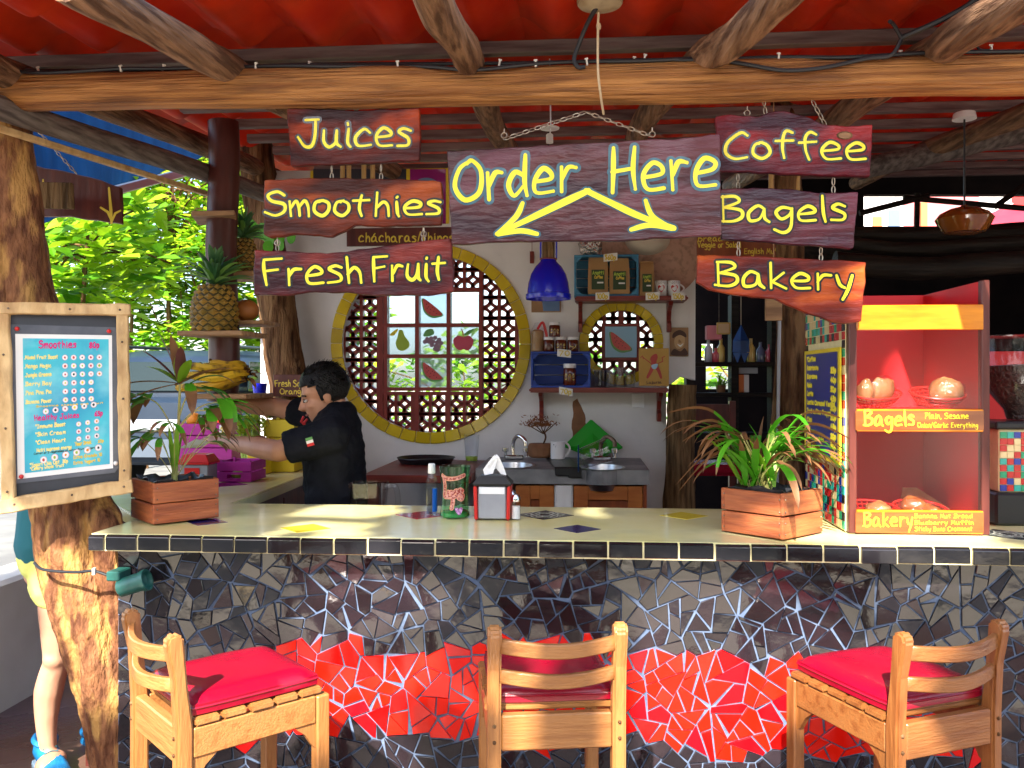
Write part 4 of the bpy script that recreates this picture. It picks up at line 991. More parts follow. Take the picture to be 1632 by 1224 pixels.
# spice jar with wire catch beside the big window
p = onY(857, 558, YW-.1); o = thing('spice_jar', (p.x, YW-.1, zc), 'clear storage jar of spices at the left end of the dark blue crate', 'jar')
m = MB(); m.lathe([(.036, 0), (.038, .01), (.038, .05), (.035, .055), (.038, .06), (.038, .13), (.02, .16), (.018, .17)], (p.x, YW-.1, zc+.001), 18); m.build('jar_body', MATS['plastic_clear'], o, smooth=True)
m = MB(); m.lathe([(.035, .003), (.0355, .12), (.02, .13)], (p.x, YW-.1, zc+.001), 16); m.build('spices', MATS['kraft'], o, smooth=True)
m = MB(); m.tube(curve_pts([p+V(.0, -.03, .12), p+V(.03, -.03, .16), p+V(.05, -.02, .1), p+V(.055, -.02, .06)], 5), .008, 6); m.build('red_ribbon', MATS['red_plastic'], o)
# glasses
for k, (px, hh, dy) in enumerate(((950, .105, 0), (963, .1, .03), (972, .1, -.02), (988, .115, 0), (1003, .1, .02), (957, .1, -.03))):
    p = onY(px, 600, YSH+dy); m = MB(); m.lathe([(.028, 0), (.03, .004), (.036, hh), (.034, hh), (.028, .008), (0, .007)], (p.x, YSH+dy, ZD+.001), 16, cap=False)
    labs = ['drinking glass next to the dark blue crate, front of its row', 'drinking glass third from the dark blue crate', 'drinking glass fourth from the dark blue crate, before the juice glass', 'tallest drinking glass, below the watermelon tile', 'drinking glass next to the devil picture', 'drinking glass second from the dark blue crate, set forward']
    tag(m.build('drinking_glass', MATS['plastic_clear'], smooth=True), labs[k], 'glass', 'glasses on the lower shelf')
# pictures
def picture(px0, px1, py0, py1, Y, mt, lab, name='picture', tilt=0):
    a, b = onY(px0, py1, Y), onY(px1, py0, Y); o = thing(name, ((a.x+b.x)/2, Y, a.z), lab, 'picture')
    m = MB(); m.bb((a.x, Y-.008, a.z), (b.x, Y, b.z)); c_ = m.build('panel', mt, o, bevel=.002); return o, c_, (lambda u, v, w_: onY(u, -v, Y)+V(0, -.0095-w_, 0))
mat('ochre', (.4, .22, .04), (.5, .3, .06), rough=.6, scale=5); mat('sepia', (.26, .14, .06), (.36, .21, .1), rough=.6, scale=12); mat('sepia_dark', (.07, .03, .02), rough=.6); mat('sepia_light', (.5, .32, .16), rough=.6); mat('devil_red', (.4, .04, .03), rough=.5)
Yp = YW-.16
o, c_, tx = picture(1018, 1066, 555, 615, Yp, MATS['ochre'], 'yellow card with a red devil and trident leaning on the lower shelf'); o.location.z = o.location.z
shape('devil_body', [(1040, -566), (1036, -572), (1038, -580), (1034, -592), (1030, -601), (1033, -603), (1040, -592), (1043, -586), (1048, -594), (1052, -603), (1055, -602), (1052, -590), (1046, -578), (1048, -570), (1046, -564)], 'devil_red', tx, c_, .0005, 3)
m = MB(); brush(m, [[Vector((1024, -569)), Vector((1038, -580))], [Vector((1021, -570)), Vector((1024, -567)), Vector((1025, -572))], [Vector((1047, -580)), Vector((1056, -576)), Vector((1055, -570)), Vector((1059, -568))]], .8, tx, .001); m.build('trident_and_tail', MATS['devil_red'], c_)
shape('blue_cloth', [(1038, -582), (1048, -580), (1046, -587), (1040, -588)], 'stained_blue', tx, c_, .0012, 3)
write('caption', 'Lujuria', 1030, 1054, -611, 4, .5, tx, MATS['sepia_dark'], c_, .0006)
o, c_, tx = picture(1067, 1097, 522, 568, YW-.0025, MATS['sepia'], 'small brown vintage portrait hanging beside the small round window')
shape('portrait_face', [(1075, -540), (1082, -532), (1090, -535), (1091, -545), (1088, -553), (1080, -556), (1075, -550)], 'sepia_light', tx, c_, .0004)
shape('portrait_hat', [(1072, -539), (1073, -531), (1083, -526), (1092, -531), (1093, -538), (1083, -534)], 'sepia_dark', tx, c_, .0008); shape('portrait_coat', [(1070, -566), (1074, -556), (1084, -560), (1091, -555), (1095, -566)], 'sepia_dark', tx, c_, .0009)
shape('portrait_smile', [(1079, -548), (1084, -550), (1089, -547), (1084, -553)], 'paper', tx, c_, .001); shape('portrait_nose', [(1082, -541), (1081, -546), (1086, -546)], 'sepia', tx, c_, .0011)
o, c_, tx = picture(847, 894, 476, 498, YW-.0025, MATS['sepia'], 'small brown postcard on the wall below the blue lamp'); shape('postcard_patch', [(864, -478), (892, -478), (892, -496), (866, -496)], 'far_blue', tx, c_, .0006, 0)
# light switch, wall menu boards
a, b = onY(1007, 650, YW), onY(1027, 627, YW); m = MB(); m.bb((a.x, YW-.01, a.z), (b.x, YW-.001, b.z)); sw = m.build('switch_plate', MATS['white_plastic'], bevel=.003); tag(sw, 'white wall switch plate under the right end of the lower shelf', 'switch')
m = MB(); [m.bb((a.x+.015, YW-.013, b.z-.02-.018*k), (b.x-.015, YW-.0105, b.z-.008-.018*k)) for k in range(3)]; m.build('rocker', MATS['paper'], sw)
o, c_, tx = picture(553, 722, 362, 393, YW-.0025, MATS['maroon'], 'dark brown board reading chacharas on the wall above the big window', 'wall_board'); write('lettering', 'ch\u00e1charas/things', 572, 722, -386, 15, 1.1, tx, MATS['yellow_dim'], c_, .0006)
o, c_, tx = picture(495, 716, 268, 360, YW-.0025, MATS['yellow_crate'], 'yellow framed dark notice board high on the wall behind the signs', 'notice_board')
for q in ((500, 270, 648, 357), (654, 270, 711, 357)): shape('panel_face', [(q[0], -q[1]), (q[2], -q[1]), (q[2], -q[3]), (q[0], -q[3])], 'dark_slate' if q[0] < 600 else 'inlay_magenta', tx, c_, .0006, 0)
shape('round_logo', [(680+22*math.cos(t), -300+16*math.sin(t)) for t in [2*math.pi*k/16 for k in range(16)]], 'far_blue', tx, c_, .0012)
o, c_, tx = picture(1110, 1258, 372, 412, YW-.35, MATS['cab_panel'], 'brown menu board with bread and bagel names behind the right signs', 'wall_board')
write('lettering', 'Bread', 1112, 1150, -385, 9, .8, tx, MATS['yellow_dim'], c_, .0006); write('lettering', 'Veggie or Salad', 1112, 1180, -395, 9, .8, tx, MATS['yellow_dim'], c_, .0006); write('lettering', 'English Muffin', 1185, 1252, -405, 9, .8, tx, MATS['yellow_dim'], c_, .0006)
# sombrero
p = onY(1040, 415, YW-.02); o = thing('sombrero', onY(1040, 460, YW), 'large round woven sombrero hanging flat on the wall above the shelf', 'hat')
rot = Matrix.Rotation(R(90), 3, 'X'); m = MB(); m.lathe([(.02, .02), (.14, .02), (.24, .012), (.29, .035), (.3, .045), (.295, .03), (.2, 0), (.02, 0)], V(p.x, YW-.004, p.z+.06), 40, rot=rot); m.build('brim', MATS['sombrero'], o, smooth=True, angle=1)
m = MB(); m.lathe([(.12, .02), (.11, .05), (.09, .09), (.05, .1), (.01, .1)], V(p.x-.03, YW-.004, p.z+.12), 28, rot=rot, sx=1.1, sy=.75); m.build('crown', MATS['straw'], o, smooth=True, angle=1)
# blue pendant lamp
p = onY(874, 477, 1.5); s = mpp(p); o = thing('pendant_lamp', (p.x, p.y, p.z), 'bright blue bell shaped pendant lamp hanging before the white wall', 'lamp')
m = MB(); prof = [(36, 0), (36.5, 2), (36, 8), (34, 9), (33.5, 14), (32, 26), (28, 40), (21, 52), (14, 59), (11, 64), (10.5, 64), (13, 58), (20, 51), (27, 39), (31, 26), (32.5, 14), (35, 1)]
m.lathe([(r_*s, z*s) for r_, z in prof], p, 36, cap=False); m.build('shade', MATS['blue_lamp'], o, smooth=True)
m = MB(); m.lathe([(14*s, 63*s), (14*s, 65*s)], p, 20); m.build('holder_plate', MATS['shelf_red'], o)
m = MB(); m.lathe([(10*s, 65.5*s), (10*s, 100*s), (3*s, 104*s)], p, 16); m.build('wood_holder', MATS['bark_tan'], o, smooth=True)
m = MB(); [m.tube([p+V(dx*s, 0, 65*s), p+V(dx*s, 0, 102*s)], .0025, 6) for dx in (-13, -11.5, 12, 13.5, 4)]; m.build('wire', MATS['blue_lamp'], o)
m = MB(); m.tube([p+V(0, 0, 103*s), V(p.x, p.y, roofz(p.y)-.05)], .004, 6); m.build('flex', MATS['cable'], o)
m = MB(); q = onY(848, 420, YW); m.bb((q.x-.012, YW-.02, q.z), (q.x+.012, YW-.001, q.z+.07)); m.tube([q+V(0, -.01, .06), q+V(0, -.01, .3)], .002, 5)
tag(m.build('bottle_opener', MATS['shelf_red'], bevel=.003), 'small red pull hanging on the wall left of the blue lamp', 'pull')
# trunks built into the wall
def trunk_col(name, pts, rad, Ys, mt, lab, seed):
    global m
    m = MB(); stem([onY(x, y, Ys) for x, y in pts], rad, 16, seed, 8); return tag(m.build(name, MATS[mt], smooth=True, angle=1.4), lab, 'post')
trunk_col('trunk_column', [(405, 150), (412, 280), (430, 420), (452, 560), (468, 680), (475, 800), (480, 1010)], [.1, .1, .105, .11, .12, .13, .14], 2.25, 'bark_dark', 'rough brown trunk column at the left end of the white wall', 21)
trunk_col('trunk_column', [(1088, 613), (1086, 660), (1084, 720), (1082, 780), (1080, 900), (1080, 1010)], [.07, .075, .08, .085, .09, .1], YW-.06, 'bark_tan', 'fissured trunk column set into the right edge of the white wall', 31)
trunk_col('trunk_column', [(1250, 150), (1252, 300), (1262, 480), (1258, 640), (1252, 800), (1248, 1150)], [.062, .064, .066, .07, .075, .08], 1.35, 'bark_dark', 'dark trunk column behind the tiled side of the food cabinet', 41)
m = MB(); m.tube([onY(1243, 470, 1.28), onY(1238, 800, 1.28), onY(1236, 1120, 1.28)], .008, 8); tag(m.build('conduit', MATS['grey_plastic']), 'thin grey conduit running down the dark trunk column', 'conduit')
# bamboo chimes
for (pxs, y0, y1, Y, lab) in (((546, 556, 580, 594), 250, 300, 1.5, 'bamboo wind chime showing between the Juices and Smoothies boards'), ((1229, 1249, 1271), 250, 310, 1.3, 'bamboo wind chime showing between the Coffee and Bagels boards')):
    o = thing('wind_chime', onY(pxs[0], y1, Y), lab, 'wind chime')
    for x in pxs:
        m = MB(); m.tube([onY(x, y0, Y), onY(x, y1, Y)], .012, 10); m.build('bamboo_tube', MATS['bamboo'], o, smooth=True, angle=.9)
    a, b = onY(pxs[0]-6, y0, Y), onY(pxs[-1]+6, y0, Y); m = MB(); m.bb((a.x, Y-.03, a.z), (b.x, Y+.03, a.z+.015)); m.build('top_disc', MATS['bamboo'], o)
    m = MB(); c_ = (a+b)/2; m.tube([c_+V(0, 0, .015), V(c_.x, Y, roofz(Y)-.04)], .002, 5); m.build('string', MATS['cord'], o)
a, b = onY(1220, 511, .9), onY(1246, 470, .9); m = MB(); m.bb((a.x, .89, a.z), (b.x, .915, b.z)); m.tube([V((a.x+b.x)/2, .9, b.z), V((a.x+b.x)/2, .9, roofz(.9)-.04)], .003, 5)
tag(m.build('hanging_block', MATS['shelf_wood'], bevel=.006), 'pale wooden block hanging under the Bakery board', 'wood block')
# ---------------------------------------------------------------- hanging signs
def link_path(c, d, side, L=.012, r=.0052):
    P = []
    for k in range(12):
        t = 2*math.pi*k/12; P.append(c+d*(math.cos(t)*L)+side*(math.sin(t)*r))
    return P
def chain(m, a, b, sag=0, L=.0125, wire=.0018):
    a = Vector(a); b = Vector(b); n = max(1, int((b-a).length/(L*1.55)))
    pts = [a+(b-a)*(k/n)-V(0, 0, sag*math.sin(math.pi*k/n)) for k in range(n+1)]
    for k in range(n):
        c = (pts[k]+pts[k+1])/2; d = (pts[k+1]-pts[k]).normalized()
        s1 = d.cross(V(0, 1, 0)); s1 = s1.normalized() if s1.length > .1 else V(1, 0, 0); s2 = d.cross(s1)
        m.tube(link_path(c, d, s1 if k % 2 else (s2*.8+s1*.6).normalized(), L), wire, 5, closed=True)
def eye(m, p, r=.009, wire=.0022):
    m.tube([p+V(r*math.sin(2*math.pi*k/12), 0, r*math.cos(2*math.pi*k/12)) for k in range(12)], wire, 5, closed=True); m.tube([p+V(0, 0, r), p+V(0, 0, r+.012)], wire, 5)
def sign(poly, txts, Y, mt, label, seed, hooks=(), chains=(), outl='black_paint', hw=2.45, extra=None, step=9, amp=2.2, ow=3.0):
    pl = jitpoly([(x, -y) for x, y in poly], step, amp, seed)
    cx = sum(p[0] for p in poly)/len(poly); by = max(p[1] for p in poly)
    o = thing('hanging_sign', onY(cx, by, Y), label, 'sign', 'painted wooden signs hung from the log beam')
    T_ = .024
    tx = lambda u, v, w_: V(onY(u, -v, Y).x, Y-w_, onY(u, -v, Y).z)
    m = MB(); m.prism([tx(p.x, p.y, 0) for p in pl], (0, T_, 0)); m.build('board', MATS[mt], o, bevel=.003)
    L1, L2 = MB(), MB()
    for (t, x0, x1, b0, b1, cap) in txts:
        st = write(None, t, x0, x1, -b0, cap, hw, tx, None, None, rise=b0-b1, track=10, space=40)
        brush(L1, st, hw+ow, tx, .0008, False); L2 = MB(); brush(L2, st, hw, tx, .0022); L2.build('lettering', MATS['yellow_paint'], o)
    if extra:
        L3 = MB()
        for st, w1 in extra:
            st = [[Vector((x, -y)) for x, y in st]]; st = [[Vector((p.x, p.y)) for p in curve_pts([V(a.x, a.y, 0) for a in st[0]], 6)]]
            brush(L1, st, w1+2.2, tx, .0008, False); brush(L3, st, w1, tx, .0022)
    if extra: L3.build('arrows', MATS['yellow_paint'], o)
    L1.build('letter_outline', MATS[outl], o)
    if hooks:
        m = MB()
        for x, y in hooks: eye(m, onY(x, y, Y)+V(0, T_/2, 0))
        m.build('hook', MATS['chain'], o, smooth=True)
    for a, b in chains:
        m = MB(); chain(m, onY(*a, Y)+V(0, T_/2, 0), onY(*b, Y)+V(0, T_/2, 0)); m.build('chain', MATS['chain'], o, smooth=True)
    return o
S1, S2 = .05, -.005
sign([(457, 173), (470, 172), (560, 176), (668, 172), (670, 215), (668, 256), (560, 261), (463, 264), (460, 215)], [('Juices', 476, 655, 234, 234, 44)], S1, 'board0', 'dark red board painted Juices in yellow, top left of the hanging signs', 1, hooks=((566, 170),))
sign([(421, 287), (520, 283), (690, 287), (703, 290), (705, 325), (703, 358), (620, 361), (565, 359), (540, 372), (528, 378), (470, 373), (430, 379), (420, 374)], [('Smoothies', 424, 702, 344, 344, 37)], S1, 'board1', 'rough red-brown board painted Smoothies in yellow, between Juices and Fresh Fruit', 2, hooks=((440, 386), (674, 372)), chains=(((527, 262), (527, 286)), ((606, 260), (606, 287))), hw=2.5)
sign([(405, 398), (450, 400), (520, 404), (600, 394), (660, 386), (718, 379), (722, 420), (722, 465), (690, 470), (600, 472), (545, 466), (500, 465), (450, 471), (404, 469)], [('Fresh', 418, 576, 455, 451, 42), ('Fruit', 592, 709, 450, 446, 42)], S1, 'board2', 'dark board painted Fresh Fruit in yellow, lowest of the left hanging signs', 3, chains=(((440, 380), (440, 399)), ((674, 360), (674, 386))), hw=2.45)
arrows = [([(938, 304), (900, 322), (850, 346), (795, 372)], 5), ([(833, 324), (822, 346), (792, 373)], 4), ([(856, 373), (830, 368), (794, 374)], 4),
          ([(934, 304), (975, 324), (1020, 345), (1074, 364)], 5), ([(1029, 320), (1040, 345), (1072, 364)], 4), ([(1006, 366), (1035, 359), (1070, 365)], 4)]
sign([(712, 240), (780, 238), (860, 231), (960, 226), (1060, 222), (1147, 214), (1149, 290), (1150, 375), (1060, 379), (980, 384), (860, 384), (720, 389), (716, 310)], [('Order', 722, 918, 322, 306, 66), ('Here', 968, 1140, 308, 299, 72)], S2, 'board3', 'largest weathered purple board painted Order Here with two yellow arrows', 4, outl='blue_paint', hw=3.6, extra=arrows, step=14, amp=2.5, ow=4.6, hooks=((803, 214), (1040, 212)), chains=(((803, 220), (933, 177)), ((1040, 216), (935, 177))))
sign([(1140, 186), (1165, 182), (1208, 186), (1228, 178), (1250, 176), (1280, 184), (1312, 198), (1350, 201), (1391, 198), (1389, 240), (1387, 281), (1300, 279), (1146, 273), (1142, 230)], [('Coffee', 1152, 1379, 252, 255, 43)], S1, 'board4', 'wavy topped red-purple board painted Coffee in yellow, top right', 5, hooks=((1192, 178),), chains=(((1218, 154), (1222, 182)), ((1296, 158), (1318, 199))), hw=2.45)
sign([(1146, 302), (1200, 299), (1270, 302), (1300, 307), (1368, 306), (1364, 350), (1360, 396), (1280, 391), (1200, 384), (1150, 381), (1147, 340)], [('Bagels', 1150, 1346, 354, 353, 40)], S1, 'board5', 'wet looking purple board painted Bagels in yellow, between Coffee and Bakery', 6, chains=(((1177, 275), (1177, 302)), ((1330, 281), (1330, 308))), hw=2.45)
sign([(1112, 406), (1200, 408), (1300, 413), (1381, 418), (1378, 460), (1373, 512), (1350, 516), (1325, 513), (1270, 492), (1235, 476), (1200, 474), (1160, 468), (1130, 462), (1110, 450), (1111, 430)], [('Bakery', 1142, 1358, 456, 464, 39)], S1, 'board6', 'orange-red board painted Bakery in yellow, lowest of the right hanging signs', 7, chains=(((1178, 384), (1178, 408)), ((1310, 394), (1310, 415))), hw=2.45)
cs = [x for x in bpy.data.objects if x.get('label', '').startswith('wavy topped')][0]
m = MB(); disk(m, (1346, -216), 13, lambda u, v, w_: V(onY(u, -v, S1).x, S1-.0012-w_, onY(u, -v, S1).z), 18, 0, 1, .5); m.build('knot', MATS['bark_dark'], cs)
m = MB(); disk(m, (1346, -216), 10, lambda u, v, w_: V(onY(u, -v, S1).x, S1-.0018-w_, onY(u, -v, S1).z), 18, 0, 1, .5); m.build('knot_heart', MATS['shelf_wood'], cs)
# half-hidden brown sign at the far left with plant strokes
Yq = .62
o = thing('hanging_sign', onY(120, 356, Yq), 'dark brown sign with yellow plant strokes hanging behind the leaning trunk', 'sign')
tq = lambda u, v, w_: V(onY(u, -v, Yq).x, Yq-w_, onY(u, -v, Yq).z)
pl = jitpoly([(-40, -258), (50, -262), (100, -272), (150, -284), (191, -298), (193, -357), (160, -352), (100, -345), (-40, -342)], 9, 2, 9)
m = MB(); m.prism([tq(p.x, p.y, 0) for p in pl], (0, .024, 0)); m.build('board', MATS['maroon'], o, bevel=.003)
m = MB()
for st, w1 in (([(178, 356), (177, 335), (174, 300)], 2.2), ([(178, 352), (172, 338), (161, 331)], 2), ([(179, 352), (184, 340), (192, 336)], 2), ([(69, 303), (69, 287)], 2), ([(86, 304), (84, 292)], 2)):
    brush(m, [[Vector((x, -y)) for x, y in st]], w1, tq, .0015)
m.build('lettering', MATS['yellow_dim'], o)
m = MB(); chain(m, onY(44, 190, Yq), onY(122, 277, Yq)); m.build('chain', MATS['chain'], o, smooth=True)
m = MB(); m.prism([V(tq(x, -y, 0).x, Yq-.16, tq(x, -y, 0).z) for x, y in ((40, 303), (150, 305), (152, 345), (40, 343))], (0, .02, 0))
tag(m.build('plank', MATS['bark_tan'], bevel=.003), 'short grey-brown plank in front of the dark brown hanging sign', 'plank')
# ---------------------------------------------------------------- cables, clips, ceiling rose
def on_beam(px, py, out=.0):
    """point on the front of the log beam"""
    best = min(PB, key=lambda q: abs(proj(q)[0]-px)); c = onY(px, py, BEAM_Y); dz = max(-.064, min(.07, c.z-best.z))
    return V(c.x, BEAM_Y-math.sqrt(max(0, .0045-dz*dz))-out, c.z)
cb = thing('power_cable', on_beam(600, 115), 'black power cables clipped along the top of the log beam', 'cable')
runs = [[(-20, 140), (30, 118), (80, 114), (200, 113), (330, 110), (480, 104), (620, 103), (800, 106), (900, 100), (1000, 97), (1090, 103), (1160, 97), (1240, 95), (1330, 102), (1400, 98), (1480, 90), (1640, 90)],
        [(30, 120), (80, 126), (130, 124), (200, 115), (270, 112), (405, 110), (470, 112), (540, 115), (630, 106), (700, 118), (760, 124), (850, 112), (920, 103), (1020, 105), (1120, 100), (1180, 115), (1240, 126), (1300, 122), (1370, 106), (1420, 88), (1437, 60)]]
for k, r_ in enumerate(runs):
    P = [on_beam(x, y, .006+.004*k) if not (k == 1 and x > 1380) else onY(x, y, -.03) for x, y in r_]
    m = MB(); m.tube(curve_pts(P, 5), .0065, 8); m.build('cable_run', MATS['cable'], cb, smooth=True)
m = MB(); m.tube(curve_pts([onY(1437, 60, -.03), onY(1460, 50, -.06), onY(1500, 32, -.1), onY(1540, 10, -.15), onY(1580, -20, -.2)], 5), .009, 8); m.tube(curve_pts([onY(1437, 62, -.03), onY(1425, 40, -.06), onY(1418, 34, -.08)], 4), .006, 8); m.tube(curve_pts([onY(1553, 60, .05), onY(1560, 78, .04), onY(1578, 80, .03)], 4), .004, 6); m.build('cable_run', MATS['cable'], cb, smooth=True)
cm = None
for x, y in ((25, 116), (67, 115), (201, 115), (263, 110), (413, 110), (494, 105), (637, 108), (798, 107), (855, 110), (935, 106), (1010, 98), (1027, 94), (1176, 92), (1238, 95), (1433, 88), (1470, 90), (1577, 79)):
    p = on_beam(x, y, .012)
    if cm is None:
        m = MB(); m.bb((-.003, -.004, -.012), (.003, .004, .007)); m.bb((-.006, -.002, .0072), (.006, .004, .012)); c_ = m.build('cable_clip', MATS['clip'], cb, bevel=.001, local=True); cm = c_.data
    else: c_ = bpy.data.objects.new('cable_clip', cm); col.objects.link(c_); c_.parent = cb
    c_.location = p-cb.location; c_.rotation_euler = (0, random.uniform(-.3, .3), 0)
p = onY(956, 14, -.1); o = thing('ceiling_rose', p, 'round beige ceiling fixture with a pull cord hanging over the beam', 'ceiling fixture')
m = MB(); m.lathe([(.066, .012), (.07, .018), (.07, .07), (.06, .075)], p+V(0, 0, 0), 28); m.lathe([(.03, .0), (.062, .011)], p, 20); m.build('canopy', MATS['fixture'], o, smooth=True)
m = MB(); m.tube(curve_pts([p+V(-.01, 0, .005), onY(935, 40, -.06), onY(922, 72, -.03), onY(915, 95, -.02), onY(922, 107, -.02), onY(932, 106, -.015)], 5), .007, 8); m.build('flex', MATS['cable'], o, smooth=True)
m = MB(); m.tube(curve_pts([onY(954, 20, -.1), onY(953, 45, -.09), onY(953, 110, -.06), onY(957, 150, -.03), onY(962, 182, .03)], 6), .0038, 8); m.lathe([(.006, 0), (.008, .01), (.006, .018)], onY(954, 47, -.09), 10); m.build('pull_cord', MATS['cord'], o, smooth=True)
p = onY(876, 228, .4); o = thing('lamp_holder', p, 'small white lamp holder hanging behind the Order Here board', 'lamp')
m = MB(); m.lathe([(.035, .052), (.036, .055), (.01, .06)], p, 18); m.lathe([(.013, 0), (.013, .03), (.008, .034)], p, 12); m.build('holder', MATS['white_plastic'], o, smooth=True)
m = MB(); m.tube([p+V(0, 0, .03), p+V(.004, 0, .05), V(p.x, .4, roofz(.4)-.03)], .003, 6); m.build('flex', MATS['white_plastic'], o)
# ---------------------------------------------------------------- menu board on the trunk
zl, zr = 2.86, 2.98
C = {'tl': atd(-6, 482, zl), 'tr': atd(207, 486, zr), 'br': atd(209, 783, zr), 'bl': atd(0, 818, zl)}
def bi(u, v):
    return (C['tl']*(1-u)+C['tr']*u)*(1-v)+(C['bl']*(1-u)+C['br']*u)*v
NB = (C['tr']-C['tl']).cross(C['bl']-C['tl']).normalized()
if NB.y > 0: NB = -NB
mb = thing('menu_board', bi(.5, 1), 'framed menu board of smoothies and juices hung on the leaning trunk', 'menu board')
bq = lambda u, v, w_: bi(u, v)+NB*w_
m = MB(); m.prism([bq(.05, .04, 0), bq(.95, .04, 0), bq(.95, .96, 0), bq(.05, .96, 0)], -NB*.015); m.build('blackboard', MATS['menu_slate'], mb)
for px_, py_ in ((48, 560), (92, 740)):
    m = MB(); m.tube([atd(px_, py_, 2.935), atd(px_, py_, 3.1)], .02, 8); m.build('fixing_peg', MATS['bark_tan'], mb)
def batten(a, b, w_, name='frame_rail', seed=0):
    P = [a+(b-a)*(k/10) for k in range(11)]; d = (b-a).normalized(); sd = d.cross(NB).normalized(); vs_ = []; fs = []
    for k, p in enumerate(P):
        n1 = noise.noise(Vector((k*.6, seed, 0)))*.005; n2 = noise.noise(Vector((k*.7, seed+9, 0)))*.005
        for x, y in ((-w_+n1, 0), (-w_*.9+n1, .022), (w_*.9+n2, .024), (w_+n2, 0)): vs_.append(p+sd*x+NB*y)
    for k in range(10):
        for e in range(4): fs.append((4*k+e, 4*k+(e+1) % 4, 4*k+4+(e+1) % 4, 4*k+4+e))
    fs += [(0, 1, 2, 3), (43, 42, 41, 40)]
    m = MB(); m.add(vs_, fs); return m.build(name, MATS['frame_wood'], mb, bevel=.003, smooth=True)
r1 = batten(bq(.055, .05, .001), bq(.075, .95, .001), .021, seed=1); r2 = batten(bq(.945, .055, .001), bq(.955, .945, .001), .02, seed=2)
r3 = batten(bq(-.01, .028, .003), bq(1.01, .028, .003), .021, seed=3); r4 = batten(bq(0, .968, .003), bq(1.015, .968, .003), .025, seed=4)
for par, us in ((r1, ((.06, .25), (.065, .6), (.07, .9))), (r2, ((.945, .2), (.95, .5), (.953, .88))), (r3, ((.1, .03), (.55, .03), (.93, .03))), (r4, ((.12, .965), (.55, .965), (.95, .965)))):
    m = MB()
    for u, v in us: m.ball(bq(u, v, .026), .004, 8, 5)
    tag(m.build('nail', MATS['iron'], par), kind='stuff')
# laminated printed sheet
pu = lambda u, v, w_=0: bq(.135+.725*u, .15+.7*v+.012*u, .0022+w_)
m = MB(); m.prism([pu(-.05, -.065), pu(1.05, -.06), pu(1.06, 1.0), pu(1.02, 1.035), pu(-.05, 1.03)], NB*.0006); lam = m.build('laminate_sheet', MATS['slate_film'], mb)
m = MB(); m.add([pu(0, 0, .0012), pu(1, 0, .0012), pu(1, 1, .0012), pu(0, 1, .0012)], [(0, 1, 2, 3)]); sh_ = m.build('printed_sheet', MATS['paper'], mb)
m = MB(); m.add([pu(.075, .03, .0018), pu(.965, .03, .0018), pu(.965, .965, .0018), pu(.075, .965, .0018)], [(0, 1, 2, 3)]); m.build('teal_print', MATS['teal_print'], sh_)
tm = lambda u, v, w_: pu(u, -v, .0022+w_)
def mw(t, x0, x1, y, cap, wd, mt): write('print_line', t, x0, x1, -y, cap, wd, tm, MATS[mt], sh_, 0, rise=.004)
mw('Smoothies', .24, .62, .098, .05, .0062, 'magenta_ink'); mw('80p', .76, .86, .096, .04, .0062, 'magenta_ink'); mw('Healthy Juices', .18, .64, .605, .036, .0052, 'magenta_ink'); mw('65p', .81, .89, .6, .034, .006, 'magenta_ink')
for k, t in enumerate(('Mixed Fruit Boost', 'Mango Magic', 'Jungle Greens', 'Berry Bay', 'Pina Pina Pie', 'Banana Power')): mw('.'+t, .09, .43 if k < 1 else .36, .175+.062*k, .026, .0042, 'cream_ink')
mw('Smoothie choose one fruit', .2, .9, .513, .013, .0025, 'yellow_dim')
for k, t in enumerate(('*Immune Boost', '*Skin Cream', '*Clean Heart')): mw(t, .19, .5, .66+.056*k, .026, .0044, 'cream_ink')
mw('Nutri supreme energy', .2, .56, .825, .024, .0038, 'cream_ink'); mw('Your Drink', .6, .77, .805, .026, .0045, 'yellow_dim'); mw('35p', .84, .9, .8, .02, .004, 'yellow_dim'); mw('Carrot or 2 vegetables or extra fruit 1 vegetable', .17, .86, .842, .013, .0022, 'label_green')
mw('*Yogurt Chia Oat  30p', .13, .52, .925, .026, .004, 'cream_ink'); mw('*Celery whole fruit', .13, .48, .95, .022, .0036, 'cream_ink'); mw('Extra Granola 10', .58, .88, .9, .022, .004, 'yellow_dim'); mw('Extra Yogurt 10', .58, .86, .94, .022, .004, 'yellow_dim')
ico = ['pear', 'melon', 'orange', 'apple', 'inlay_yellow', 'dark_slate']
icm, icr = MB(), MB(); dots = {k: MB() for k in ico}; ri = random.Random(3)
def icon(u, v, r_=.026):
    A = .68
    icr.add([pu(u+r_*1.14*math.cos(t), v+r_*1.14*A*math.sin(t), .0024) for t in [2*math.pi*k/14 for k in range(14)]], [list(range(14))])
    icm.add([pu(u+r_*math.cos(t), v+r_*A*math.sin(t), .0028) for t in [2*math.pi*k/14 for k in range(14)]], [list(range(14))])
    d = dots[ri.choice(ico)]; e = ri.uniform(.35, .6); d.add([pu(u+r_*e*math.cos(t)*ri.uniform(.7, 1), v+r_*A*e*math.sin(t), .0032) for t in [2*math.pi*k/8 for k in range(8)]], [list(range(8))])
for k, n in enumerate((5, 5, 5, 4, 4, 4)):
    for j in range(n): icon(.505+.09*j, .165+.061*k)
for j in range(6): icon(.3+.1*j, .545-.006*j, .028)
for k in range(3):
    for j in range(3): icon(.64+.095*j, .65+.054*k-.006*j, .024)
for j in range(6): icon(.27+.115*j, .885-.01*j, .032)
tag(icr.build('icon_ring', MATS['pink_ink'], sh_), kind='stuff'); tag(icm.build('icon', MATS['paper'], sh_), kind='stuff')
for k, d in dots.items():
    if d.v: tag(d.build('icon_fruit', MATS[k], sh_), kind='stuff')
